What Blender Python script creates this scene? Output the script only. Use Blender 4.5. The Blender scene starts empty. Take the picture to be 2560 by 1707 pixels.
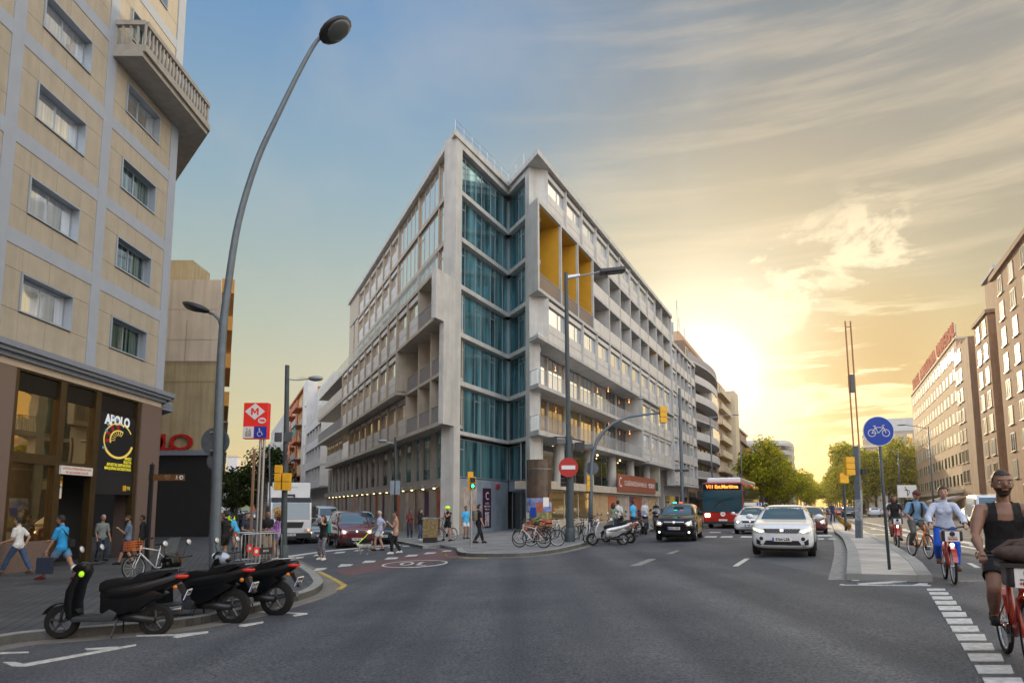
import bpy, bmesh, math, random
from mathutils import Vector, Matrix, noise
from mathutils.bvhtree import BVHTree
random.seed(7)
R = math.radians
SC = bpy.context.scene
C = SC.collection
# ---------------------------------------------------------------- camera, sky, sun, exposure
F, TH, PX, PY, CZ = 1707., math.atan(.1172), 1280., 1068., 1.7
cam_d = bpy.data.cameras.new('camera'); cam = bpy.data.objects.new('camera', cam_d); C.objects.link(cam)
cam.location = (0, 0, CZ); cam.rotation_euler = (R(90)+TH, 0, 0)
cam_d.sensor_width = 36; cam_d.lens = 24.0; cam_d.shift_y = .0838; cam_d.clip_start = .1; cam_d.clip_end = 6000
SC.camera = cam
SC.view_settings.view_transform = 'Standard'; SC.view_settings.look = 'None'
SC.view_settings.exposure = 0.46; SC.view_settings.gamma = 1.0
SUN_AZ, SUN_EL = 16.0, 10.6           # degrees right of +Y, above the horizon
sdir = Vector((math.sin(R(SUN_AZ))*math.cos(R(SUN_EL)), math.cos(R(SUN_AZ))*math.cos(R(SUN_EL)), math.sin(R(SUN_EL))))
sl = bpy.data.lights.new('sun', 'SUN'); sun = bpy.data.objects.new('sun', sl); C.objects.link(sun)
sl.energy = 3.4; sl.angle = R(.6); sl.color = (1, .78, .48)
sun.rotation_euler = sdir.to_track_quat('Z', 'Y').to_euler()

def build_world():
    w = bpy.data.worlds.new('World'); SC.world = w; w.use_nodes = True
    nt = w.node_tree; N = nt.nodes; L = nt.links; N.clear()
    def n(t, **k):
        o = N.new(t)
        for a, b in k.items(): setattr(o, a, b)
        return o
    def m(op, a, b=None, c=None, clamp=False):
        o = n('ShaderNodeMath', operation=op, use_clamp=clamp)
        for i, v in enumerate((a, b, c)):
            if v is None: continue
            if isinstance(v, (int, float)): o.inputs[i].default_value = v
            else: L.new(v, o.inputs[i])
        return o.outputs[0]
    def ramp(f, pts, interp='LINEAR'):
        o = n('ShaderNodeValToRGB'); o.color_ramp.interpolation = interp
        e = o.color_ramp.elements
        while len(e) < len(pts): e.new(.5)
        for i, (p, c) in enumerate(pts):
            e[i].position = p; e[i].color = (*c, 1) if len(c) == 3 else c
        L.new(f, o.inputs[0]); return o.outputs[0]
    def mix(f, a, b, t='MIX'):
        o = n('ShaderNodeMix', data_type='RGBA', blend_type=t)
        if isinstance(f, (int, float)): o.inputs[0].default_value = f
        else: L.new(f, o.inputs[0])
        for i, v in ((6, a), (7, b)):
            if isinstance(v, tuple): o.inputs[i].default_value = (*v, 1)
            else: L.new(v, o.inputs[i])
        return o.outputs[2]
    tc = n('ShaderNodeTexCoord').outputs['Generated']
    sep = n('ShaderNodeSeparateXYZ'); L.new(tc, sep.inputs[0]); X, Y, Z = sep.outputs
    dt = n('ShaderNodeVectorMath', operation='DOT_PRODUCT'); L.new(tc, dt.inputs[0]); dt.inputs[1].default_value = sdir
    dot = dt.outputs['Value']
    el = m('DIVIDE', m('MULTIPLY', m('ARCSINE', m('MAXIMUM', Z, -.2)), 180/math.pi), 60.0)       # 0..1 over 60 deg
    el = m('MAXIMUM', el, 0.0)
    ang = m('DIVIDE', m('MULTIPLY', m('ARCCOSINE', m('MINIMUM', dot, .99999)), 180/math.pi), 90.0) # 0..1 over 90 deg
    cool = ramp(el, [(0, (.72, .50, .17)), (.10, (.60, .51, .25)), (.24, (.41, .46, .36)), (.42, (.26, .38, .45)), (.62, (.14, .28, .48)), (1, (.10, .22, .42))])
    tan_ = ramp(el, [(0, (.86, .47, .06)), (.12, (.70, .50, .16)), (.28, (.41, .36, .235)), (.45, (.34, .31, .25)), (.62, (.20, .235, .26)), (1, (.13, .18, .24))])
    az = m('DIVIDE', X, m('MAXIMUM', m('SQRT', m('ADD', m('MULTIPLY', X, X), m('MULTIPLY', Y, Y))), .001))
    side = n('ShaderNodeMapRange', interpolation_type='SMOOTHSTEP'); L.new(az, side.inputs[0])
    side.inputs[1].default_value = -.20; side.inputs[2].default_value = .42
    col = mix(side.outputs[0], cool, tan_)
    # warm veil round the sun
    veil = ramp(ang, [(0, (1, 1, 1)), (.032, (.98, .98, .98)), (.062, (.58, .58, .58)), (.12, (.20, .20, .20)), (.25, (0, 0, 0))], 'EASE')
    veilc = ramp(ang, [(0, (1.0, .98, .90)), (.07, (1.0, .93, .72)), (.14, (.98, .80, .45)), (.30, (.85, .62, .32)), (1, (.7, .5, .3))])
    # clouds: soft large noise, streaks that fan out of the sun side, puffs low on the right
    def noise_(scale, detail, rough, vec, dist=0):
        o = n('ShaderNodeTexNoise'); o.inputs['Scale'].default_value = scale; o.inputs['Detail'].default_value = detail
        o.inputs['Roughness'].default_value = rough; o.inputs['Distortion'].default_value = dist; L.new(vec, o.inputs['Vector']); return o.outputs[0]
    mp = n('ShaderNodeMapping'); L.new(tc, mp.inputs[0]); mp.inputs['Rotation'].default_value = (0, R(-24), 0); mp.inputs['Scale'].default_value = (1.0, 2.0, 13.)
    st = noise_(1.9, 8, .6, mp.outputs[0], .12)
    stf = ramp(st, [(.42, (0, 0, 0)), (.68, (1, 1, 1))], 'EASE')
    stm = m('MULTIPLY', stf, m('MULTIPLY', side.outputs[0], ramp(el, [(.15, (0, 0, 0)), (.35, (1, 1, 1)), (.8, (.6, .6, .6))])))
    col = mix(m('MULTIPLY', stm, .38), col, (.86, .68, .46))
    big = noise_(2.6, 6, .55, tc, .3)
    col = mix(m('MULTIPLY', ramp(big, [(.48, (0, 0, 0)), (.72, (1, 1, 1))], 'EASE'), .30), col, (.52, .50, .47))
    col = mix(veil, col, veilc)
    # cumulus puffs right of the sun
    mp2 = n('ShaderNodeMapping'); L.new(tc, mp2.inputs[0]); mp2.inputs['Scale'].default_value = (1, 1, 2.0); mp2.inputs['Location'].default_value = (.37, .2, .12)
    cu = noise_(9.5, 9, .62, mp2.outputs[0], .3)
    def blob(x, y, r0, r1):
        d = Vector(((x-PX)/F, math.cos(TH)+(y-PY)/F*math.sin(TH), math.sin(TH)-(y-PY)/F*math.cos(TH))).normalized()
        v = n('ShaderNodeVectorMath', operation='DISTANCE'); L.new(tc, v.inputs[0]); v.inputs[1].default_value = d
        q = n('ShaderNodeMapRange', interpolation_type='SMOOTHSTEP'); L.new(v.outputs['Value'], q.inputs[0])
        q.inputs[1].default_value = r1; q.inputs[2].default_value = r0
        q.inputs[3].default_value = 0; q.inputs[4].default_value = 1; return q.outputs[0]
    mask = m('MAXIMUM', blob(1960, 705, .03, .13), m('MAXIMUM', blob(2170, 640, .02, .11), m('MULTIPLY', blob(1930, 960, .02, .17), .9)))
    cuf = m('MULTIPLY', ramp(m('ADD', cu, m('MULTIPLY', mask, .10)), [(.56, (0, 0, 0)), (.66, (1, 1, 1))], 'EASE'), mask)
    col = mix(m('MULTIPLY', cuf, .72), col, (1.05, .88, .58))
    # long bands of dark cloud over the far end of the avenue
    mp3 = n('ShaderNodeMapping'); L.new(tc, mp3.inputs[0]); mp3.inputs['Scale'].default_value = (1, 1, 6.0); mp3.inputs['Rotation'].default_value = (0, R(7), 0)
    bd = noise_(4.2, 7, .55, mp3.outputs[0], .3)
    bm = m('MAXIMUM', blob(2170, 935, .02, .16), m('MULTIPLY', blob(2330, 1000, .02, .16), .8))
    bdf = m('MULTIPLY', ramp(bd, [(.46, (0, 0, 0)), (.53, (1, 1, 1))], 'EASE'), bm)
    col = mix(m('MULTIPLY', bdf, .85), col, (.42, .27, .09))
    edge = m('MULTIPLY', ramp(bd, [(.42, (0, 0, 0)), (.47, (1, 1, 1)), (.52, (0, 0, 0))], 'EASE'), bm)
    col = mix(m('MULTIPLY', edge, .6), col, (1.0, .84, .50))
    col = mix(1.0, col, (.86, .86, .86), 'MULTIPLY')
    # the unseen sky behind the camera: made-up bright cloud, added to light the fronts
    back = n('ShaderNodeMapRange', interpolation_type='SMOOTHSTEP'); L.new(Y, back.inputs[0])
    back.inputs[1].default_value = .15; back.inputs[2].default_value = -.55; back.inputs[3].default_value = 0; back.inputs[4].default_value = 1
    backc = ramp(el, [(0, (1.5, 1.35, 1.25)), (.3, (2.0, 2.1, 2.3)), (1, (1.6, 1.9, 2.3))])
    cl = mix(m('MULTIPLY', ramp(big, [(.42, (0, 0, 0)), (.66, (1, 1, 1))], 'EASE'), .5), backc, (2.6, 2.4, 2.2))
    col = mix(back.outputs[0], col, cl)
    rt = n('ShaderNodeMapRange', interpolation_type='SMOOTHSTEP'); L.new(az, rt.inputs[0]); rt.inputs[1].default_value = .62; rt.inputs[2].default_value = .80
    col = mix(rt.outputs[0], col, (1.5, 1.32, 1.05))  # sky right of the frame, raised to brighten the window reflections
    lf = n('ShaderNodeMapRange', interpolation_type='SMOOTHSTEP'); L.new(az, lf.inputs[0]); lf.inputs[1].default_value = -.62; lf.inputs[2].default_value = -.78; lf.inputs[3].default_value = 0; lf.inputs[4].default_value = 1
    col = mix(lf.outputs[0], col, (1.1, 1.2, 1.35))
    # the zenith, above the frame
    zen = n('ShaderNodeMapRange', interpolation_type='SMOOTHSTEP'); L.new(Z, zen.inputs[0])
    zen.inputs[1].default_value = .70; zen.inputs[2].default_value = .95; zen.inputs[3].default_value = 0; zen.inputs[4].default_value = 1
    col = mix(zen.outputs[0], col, (.55, .68, .90))
    sky = n('ShaderNodeTexSky', sky_type='NISHITA'); sky.sun_disc = False
    sky.sun_elevation = R(SUN_EL); sky.sun_rotation = R(SUN_AZ); sky.dust_density = 2.0
    b1 = n('ShaderNodeBackground'); L.new(sky.outputs[0], b1.inputs[0]); b1.inputs[1].default_value = .008
    b2 = n('ShaderNodeBackground'); L.new(col, b2.inputs[0]); b2.inputs[1].default_value = .90
    ad = n('ShaderNodeAddShader'); L.new(b1.outputs[0], ad.inputs[0]); L.new(b2.outputs[0], ad.inputs[1])
    out = n('ShaderNodeOutputWorld'); L.new(ad.outputs[0], out.inputs[0])
build_world()

# ---------------------------------------------------------------- picture point -> place on the ground
_c, _s = math.cos(TH), math.sin(TH)
def ray(x, y):
    u = (x-PX)/F; v = -(y-PY)/F
    return (u, _c-v*_s, _s+v*_c)
def g(X): return .033*max(-13., min(10., X))
def G(x, y, dz=0.):
    d = ray(x, y); t = 10.
    for i in range(60):
        z = g(t*d[0])+dz; t = (z-CZ)/d[2]
    return Vector((t*d[0], t*d[1], z))
def AY(x, y, Y):
    d = ray(x, y); t = Y/d[1]; return Vector((t*d[0], Y, t*d[2]+CZ))
def AZ(x, y, z):
    d = ray(x, y); t = (z-CZ)/d[2]; return Vector((t*d[0], t*d[1], z))

# ---------------------------------------------------------------- materials
MT = {}
def mat(name, col, rough=.6, metal=0., var=.12, scale=8., bump=0., bscale=None, spec=None, coat=0., emis=None, estr=0., col2=None, trans=0., alpha=1., streak=0.):
    m = bpy.data.materials.new(name); m.use_nodes = True; nt = m.node_tree; N = nt.nodes; L = nt.links
    b = N['Principled BSDF']
    b.inputs['Roughness'].default_value = rough; b.inputs['Metallic'].default_value = metal
    if spec is not None: b.inputs['Specular IOR Level'].default_value = spec
    if coat: b.inputs['Coat Weight'].default_value = coat; b.inputs['Coat Roughness'].default_value = .05
    if emis: b.inputs['Emission Color'].default_value = (*emis, 1); b.inputs['Emission Strength'].default_value = estr
    if trans: b.inputs['Transmission Weight'].default_value = trans
    if alpha < 1: b.inputs['Alpha'].default_value = alpha
    tc = N.new('ShaderNodeTexCoord')
    if var > 0 or col2:
        t = N.new('ShaderNodeTexNoise'); t.inputs['Scale'].default_value = scale; t.inputs['Detail'].default_value = 6
        L.new(tc.outputs['Object'], t.inputs['Vector'])
        r = N.new('ShaderNodeValToRGB'); e = r.color_ramp.elements
        c2 = col2 or tuple(min(1, c*(1+var)) for c in col)
        c1 = col if col2 else tuple(c*(1-var) for c in col)
        e[0].position = .3; e[0].color = (*c1, 1); e[1].position = .7; e[1].color = (*c2, 1)
        L.new(t.outputs[0], r.inputs[0]); L.new(r.outputs[0], b.inputs['Base Color'])
        if streak:
            mp = N.new('ShaderNodeMapping'); mp.inputs['Scale'].default_value = (2.2, 2.2, .16); L.new(tc.outputs['Object'], mp.inputs[0])
            s = N.new('ShaderNodeTexNoise'); s.inputs['Scale'].default_value = 1.; s.inputs['Detail'].default_value = 7; s.inputs['Roughness'].default_value = .65; L.new(mp.outputs[0], s.inputs['Vector'])
            q = N.new('ShaderNodeValToRGB'); e = q.color_ramp.elements; e[0].position = .34; e[0].color = (1-streak, 1-streak, 1-streak*1.1, 1); e[1].position = .55; e[1].color = (1, 1, 1, 1); L.new(s.outputs[0], q.inputs[0])
            x = N.new('ShaderNodeMix'); x.data_type = 'RGBA'; x.blend_type = 'MULTIPLY'; x.inputs[0].default_value = 1; L.new(r.outputs[0], x.inputs[6]); L.new(q.outputs[0], x.inputs[7]); L.new(x.outputs[2], b.inputs['Base Color'])
    else: b.inputs['Base Color'].default_value = (*col, 1)
    if bump:
        t2 = N.new('ShaderNodeTexNoise'); t2.inputs['Scale'].default_value = bscale or scale*6; t2.inputs['Detail'].default_value = 4
        L.new(tc.outputs['Object'], t2.inputs['Vector'])
        bp = N.new('ShaderNodeBump'); bp.inputs['Strength'].default_value = bump; bp.inputs['Distance'].default_value = .02
        L.new(t2.outputs[0], bp.inputs['Height']); L.new(bp.outputs[0], b.inputs['Normal'])
    MT[name] = m; return m

# ---------------------------------------------------------------- mesh builder
I4 = Matrix.Identity(4)
class MB:
    def __init__(s, M=None): s.v = []; s.f = []; s.mi = []; s.k = 0; s.M = M or I4
    def _add(s, vs, fs):
        b = len(s.v); s.v += [s.M @ Vector(p) for p in vs]; s.f += [tuple(b+i for i in f) for f in fs]; s.mi += [s.k]*len(fs); return s
    def m(s, k): s.k = k; return s
    def box(s, x0, x1, y0, y1, z0, z1):
        return s._add([(x0,y0,z0),(x1,y0,z0),(x1,y1,z0),(x0,y1,z0),(x0,y0,z1),(x1,y0,z1),(x1,y1,z1),(x0,y1,z1)],
                      [(0,3,2,1),(4,5,6,7),(0,1,5,4),(1,2,6,5),(2,3,7,6),(3,0,4,7)])
    def cbox(s, c, d): return s.box(c[0]-d[0]/2,c[0]+d[0]/2,c[1]-d[1]/2,c[1]+d[1]/2,c[2]-d[2]/2,c[2]+d[2]/2)
    def prism(s, poly, z0, z1):            # polygon in xy
        n = len(poly); return s._add([(p[0],p[1],z0) for p in poly]+[(p[0],p[1],z1) for p in poly],
            [tuple(range(n))[::-1], tuple(range(n,2*n))]+[(i,(i+1)%n,(i+1)%n+n,i+n) for i in range(n)])
    def prism_xz(s, poly, y0, y1):         # polygon in xz, thickness along y
        n = len(poly); return s._add([(p[0],y0,p[1]) for p in poly]+[(p[0],y1,p[1]) for p in poly],
            [tuple(range(n)), tuple(range(n,2*n))[::-1]]+[((i+1)%n,i,i+n,(i+1)%n+n) for i in range(n)])
    def prism_yz(s, poly, x0, x1):
        n = len(poly); return s._add([(x0,p[0],p[1]) for p in poly]+[(x1,p[0],p[1]) for p in poly],
            [tuple(range(n))[::-1], tuple(range(n,2*n))]+[(i,(i+1)%n,(i+1)%n+n,i+n) for i in range(n)])
    def tube(s, pts, r, n=8, caps=True):
        pts = [Vector(p) for p in pts]; rs = r if isinstance(r, (list, tuple)) else [r]*len(pts)
        rings = []; up = None
        for i, p in enumerate(pts):
            d = (pts[min(i+1, len(pts)-1)]-pts[max(i-1, 0)]).normalized()
            if up is None or abs(up.dot(d)) > .98: up = Vector((0,0,1)) if abs(d.z) < .9 else Vector((1,0,0))
            a = d.cross(up).normalized(); b = a.cross(d).normalized(); up = b
            rings.append([p+(a*math.cos(2*math.pi*k/n)+b*math.sin(2*math.pi*k/n))*rs[i] for k in range(n)])
        vs = [q for rg in rings for q in rg]; fs = []
        for i in range(len(pts)-1):
            for k in range(n): fs.append((i*n+k, i*n+(k+1)%n, (i+1)*n+(k+1)%n, (i+1)*n+k))
        if caps: fs += [tuple(range(n))[::-1], tuple(range((len(pts)-1)*n, len(pts)*n))]
        return s._add(vs, fs)
    def cyl(s, p0, p1, r0, r1=None, n=12): return s.tube([p0, p1], [r0, r0 if r1 is None else r1], n)
    def lathe(s, prof, n=16, ax='z', c=(0,0,0), loop=False):   # prof = [(r,h)]
        vs = []; fs = []
        for (r, h) in prof:
            for k in range(n):
                a = 2*math.pi*k/n; u, w = r*math.cos(a), r*math.sin(a)
                vs.append({'z':(u,w,h),'y':(u,h,w),'x':(h,u,w)}[ax])
        vs = [(p[0]+c[0],p[1]+c[1],p[2]+c[2]) for p in vs]
        for i in range(len(prof)-1):
            for k in range(n): fs.append((i*n+k, i*n+(k+1)%n, (i+1)*n+(k+1)%n, (i+1)*n+k))
        if loop:
            m = len(prof)-1
            for k in range(n): fs.append((m*n+k, m*n+(k+1)%n, (k+1)%n, k))
            return s._add(vs, fs)
        if prof[0][0] > 1e-5: fs.append(tuple(range(n))[::-1])
        if prof[-1][0] > 1e-5: fs.append(tuple(range((len(prof)-1)*n, len(prof)*n)))
        return s._add(vs, fs)
    def ball(s, c, r, n=10, sc=(1,1,1)):
        m = max(4, n//2+1); vs = []; fs = []
        for i in range(m+1):
            t = math.pi*i/m
            for k in range(n):
                a = 2*math.pi*k/n
                vs.append((c[0]+r*sc[0]*math.sin(t)*math.cos(a), c[1]+r*sc[1]*math.sin(t)*math.sin(a), c[2]+r*sc[2]*math.cos(t)))
        for i in range(m):
            for k in range(n): fs.append((i*n+k, (i+1)*n+k, (i+1)*n+(k+1)%n, i*n+(k+1)%n))
        return s._add(vs, fs)
    def torus(s, c, R0, r, n=28, m=8, ax='y'):
        vs = []; fs = []
        for i in range(n):
            a = 2*math.pi*i/n
            for k in range(m):
                b = 2*math.pi*k/m; q = R0+r*math.cos(b); h = r*math.sin(b); u, w = q*math.cos(a), q*math.sin(a)
                p = {'z':(u,w,h),'y':(u,h,w),'x':(h,u,w)}[ax]; vs.append((p[0]+c[0],p[1]+c[1],p[2]+c[2]))
        for i in range(n):
            for k in range(m): fs.append((i*m+k, ((i+1)%n)*m+k, ((i+1)%n)*m+(k+1)%m, i*m+(k+1)%m))
        return s._add(vs, fs)
    def poly(s, pts): return s._add(pts, [tuple(range(len(pts)))])
    def mesh(s, name, mt, smooth=False, bevel=0., recalc=True, world_to=None):
        me = bpy.data.meshes.new(name)
        vs = s.v if world_to is None else [world_to @ p for p in s.v]
        me.from_pydata([tuple(p) for p in vs], [], s.f)
        if s.k or any(s.mi): me.polygons.foreach_set('material_index', s.mi)
        bm = bmesh.new(); bm.from_mesh(me)
        bmesh.ops.remove_doubles(bm, verts=bm.verts, dist=1e-5)
        if recalc: bmesh.ops.recalc_face_normals(bm, faces=bm.faces)
        if bevel:
            es = [e for e in bm.edges if len(e.link_faces) == 2 and e.calc_face_angle(0) > .6]
            bmesh.ops.bevel(bm, geom=es, offset=bevel, segments=2, profile=.6, affect='EDGES', clamp_overlap=True)
        if smooth:
            for f in bm.faces: f.smooth = True
            if smooth == 'auto':
                for e in bm.edges:
                    if len(e.link_faces) == 2 and e.calc_face_angle(0) > .7: e.smooth = False
        bm.to_mesh(me); bm.free()
        for q in (mt if isinstance(mt, (list, tuple)) else [mt]): me.materials.append(MT[q] if isinstance(q, str) else q)
        return me
def link(name, me, parent=None):
    o = bpy.data.objects.new(name, me); C.objects.link(o); o.parent = parent; return o
def part(name, mb, mt, parent=None, smooth=False, bevel=0., label=None, world=False):
    wt = MW(parent).inverted() if (world and parent) else None
    o = link(name, mb.mesh(name, mt, smooth, bevel, world_to=wt), parent)
    if label: o['label'] = label
    return o
def MW(o):
    m = Matrix.LocRotScale(o.location, o.rotation_euler, o.scale)
    return MW(o.parent) @ m if o.parent else m
def tag(o, label, cat, group=None):
    o['label'] = label; o['category'] = cat
    if group: o['group'] = group
    return o
def thing(name, label, cat, loc=(0,0,0), rz=0., group=None):
    o = bpy.data.objects.new(name, None); C.objects.link(o); o.location = loc; o.rotation_euler = (0,0,rz)
    o.empty_display_size = .3
    return tag(o, label, cat, group)
def solo(name, mb, mt, label, cat, loc=(0,0,0), rz=0., group=None, smooth=False, bevel=0.):
    o = part(name, mb, mt, None, smooth, bevel); o.location = loc; o.rotation_euler = (0,0,rz); return tag(o, label, cat, group)
def struct(name, mb, mt, smooth=False):
    o = part(name, mb, mt, None, smooth); o['kind'] = 'structure'; return o
def copy_tree(o, loc=None, rz=None, label=None, group=None, parent=None, sc=None):
    c = o.copy(); C.objects.link(c); c.parent = parent
    if loc is not None: c.location = loc
    if rz is not None: c.rotation_euler = (0,0,rz)
    if sc is not None: c.scale = (sc,)*3
    if label: c['label'] = label
    if group: c['group'] = group
    for ch in o.children: copy_tree(ch, parent=c)
    return c
def text_mb(s, size, thick=.004, spacing=1.0, bold=0.0):
    cu = bpy.data.curves.new('t', 'FONT'); cu.body = s; cu.size = size; cu.align_x = 'CENTER'; cu.align_y = 'CENTER'
    cu.extrude = thick/2; cu.space_character = spacing; cu.offset = bold; cu.resolution_u = 3
    o = bpy.data.objects.new('t', cu); C.objects.link(o)
    me = bpy.data.meshes.new_from_object(o.evaluated_get(bpy.context.evaluated_depsgraph_get()))
    mb = MB(); mb.v = [v.co.copy() for v in me.vertices]; mb.f = [tuple(p.vertices) for p in me.polygons]
    bpy.data.objects.remove(o); bpy.data.curves.remove(cu); bpy.data.meshes.remove(me)
    return mb
def text(s, size, mt, parent, loc, rot, sx=1., name='lettering', thick=.004, bold=0., spacing=1.):
    # the text stands in the local xz plane, read from -y, before rot (about z)
    mb = text_mb(s, size, thick, spacing, bold)
    M = Matrix.Translation(Vector(loc)) @ (rot if isinstance(rot, Matrix) else Matrix.Rotation(rot, 4, 'Z')) @ Matrix.Rotation(R(90), 4, 'X') @ Matrix.Diagonal((sx, 1, 1, 1))
    mb.v = [M @ p for p in mb.v]
    me = bpy.data.meshes.new(name); me.from_pydata([tuple(p) for p in mb.v], [], mb.f); me.materials.append(MT[mt])
    return link(name, me, parent)

# base materials
mat('concrete', (.48,.475,.46), .75, var=.10, scale=1.2, bump=.15, bscale=30, streak=.17)
mat('concrete_warm', (.47,.42,.35), .75, var=.10, scale=1.5, bump=.15, bscale=30, streak=.18)
mat('panel', (.54,.53,.515), .42, var=.06, scale=.8, streak=.11)
mat('frame_tan', (.36,.29,.22), .45, var=.08, scale=3)
mat('frame_grey', (.26,.29,.32), .4, metal=.3, var=.05)
mat('dark', (.012,.013,.016), .5, var=.2)
mat('black_gloss', (.008,.008,.01), .12, var=0, coat=.5)
mat('black_plastic', (.010,.010,.012), .42, var=.1)
mat('rubber', (.007,.007,.007), .85, var=.1)
mat('chrome', (.6,.6,.62), .18, metal=1, var=.05)
mat('galv', (.13,.16,.19), .5, metal=.45, var=.12, scale=5)
mat('steel', (.42,.43,.45), .35, metal=.8, var=.1, scale=10)
mat('post_green', (.045,.065,.075), .5, var=.15, scale=6)
mat('white_paint', (.74,.75,.76), .35, var=.03, coat=.4)
mat('white_matt', (.72,.71,.69), .6, var=.05)
mat('amber', (.80,.42,.02), .45, var=.08, scale=6)
mat('red', (.42,.012,.012), .4, var=.05)
mat('red_lens', (.45,.012,.008), .15, var=0, emis=(1,.05,.02), estr=.08)
mat('amber_lens', (.6,.18,.015), .15, var=0)
mat('headlamp', (.85,.85,.85), .1, var=0, emis=(1,.93,.75), estr=2.5)
mat('headlamp_warm', (.85,.8,.7), .1, var=0, emis=(1,.72,.40), estr=5)
mat('car_glass', (.02,.05,.06), .05, var=0, spec=.9, coat=1)
mat('plate', (.80,.80,.78), .4, var=.03)
mat('plate_blue', (.02,.08,.45), .4, var=0)
mat('ink', (.02,.02,.025), .6, var=0)
mat('skin', (.46,.27,.19), .5, var=.06, scale=20)
mat('skin_dark', (.28,.15,.10), .5, var=.06, scale=20)
mat('skin_tan', (.36,.20,.135), .5, var=.06, scale=20)
mat('hair_black', (.012,.010,.009), .6, var=.3, scale=60, bump=.4, bscale=120)
mat('hair_brown', (.035,.02,.013), .6, var=.3, scale=60, bump=.4, bscale=120)
mat('hair_grey', (.42,.38,.34), .7, var=.2, scale=60, bump=.4, bscale=120)
# ---------------------------------------------------------------- ground, road, pavements
def road_material():
    m = bpy.data.materials.new('asphalt'); m.use_nodes = True; nt = m.node_tree; N = nt.nodes; L = nt.links; b = N['Principled BSDF']
    tc = N.new('ShaderNodeTexCoord').outputs['Object']
    def nz(s, d=4, r=.6):
        t = N.new('ShaderNodeTexNoise'); t.inputs['Scale'].default_value = s; t.inputs['Detail'].default_value = d; t.inputs['Roughness'].default_value = r; L.new(tc, t.inputs['Vector']); return t.outputs[0]
    def rp(f, a, b_, c0, c1):
        o = N.new('ShaderNodeValToRGB'); e = o.color_ramp.elements; e[0].position = a; e[1].position = b_; e[0].color = (*c0, 1); e[1].color = (*c1, 1); L.new(f, o.inputs[0]); return o.outputs[0]
    def mx(t, f, a, b_):
        o = N.new('ShaderNodeMix'); o.data_type = 'RGBA'; o.blend_type = t; o.inputs[0].default_value = f; L.new(a, o.inputs[6]); L.new(b_, o.inputs[7]); return o.outputs[2]
    base = rp(nz(.35, 6), .35, .68, (.056, .064, .080), (.094, .100, .112))
    spk = rp(nz(30, 3, .85), .37, .65, (.30, .30, .32), (1.95, 1.90, 1.82))
    c = mx('MULTIPLY', .85, base, spk)
    pat = rp(nz(1.3, 8, .7), .62, .74, (1, 1, 1), (1.5, 1.42, 1.30))
    c = mx('MULTIPLY', .7, c, pat)
    oil = rp(nz(2.1, 7, .75), .30, .42, (.62, .62, .62), (1, 1, 1))
    c = mx('MULTIPLY', .8, c, oil)
    # tyre worn bands along the avenue and fine cracks
    mp = N.new('ShaderNodeMapping'); L.new(tc, mp.inputs[0]); mp.inputs['Rotation'].default_value = (0, 0, R(24.5)); mp.inputs['Scale'].default_value = (.75, .035, 1)
    t = N.new('ShaderNodeTexNoise'); t.inputs['Scale'].default_value = 1; t.inputs['Detail'].default_value = 5; L.new(mp.outputs[0], t.inputs['Vector'])
    c = mx('MULTIPLY', .9, c, rp(t.outputs[0], .38, .62, (.72, .73, .75), (1.30, 1.27, 1.22)))
    nzv = N.new('ShaderNodeTexNoise'); nzv.inputs['Scale'].default_value = .9; nzv.inputs['Detail'].default_value = 5; L.new(tc, nzv.inputs['Vector'])
    ad = N.new('ShaderNodeVectorMath'); ad.operation = 'ADD'; L.new(tc, ad.inputs[0]); L.new(nzv.outputs['Color'], ad.inputs[1])
    vo = N.new('ShaderNodeTexVoronoi'); vo.feature = 'DISTANCE_TO_EDGE'; vo.inputs['Scale'].default_value = .22; L.new(ad.outputs[0], vo.inputs['Vector'])
    c = mx('MULTIPLY', 1, c, rp(vo.outputs[0], .001, .004, (.72, .72, .72), (1, 1, 1)))
    L.new(c, b.inputs['Base Color']); b.inputs['Roughness'].default_value = .62; b.inputs['Specular IOR Level'].default_value = .22
    bp = N.new('ShaderNodeBump'); bp.inputs['Strength'].default_value = .7; bp.inputs['Distance'].default_value = .006
    L.new(nz(70, 3, .7), bp.inputs['Height']); L.new(bp.outputs[0], b.inputs['Normal'])
    MT['asphalt'] = m
road_material()
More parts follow.
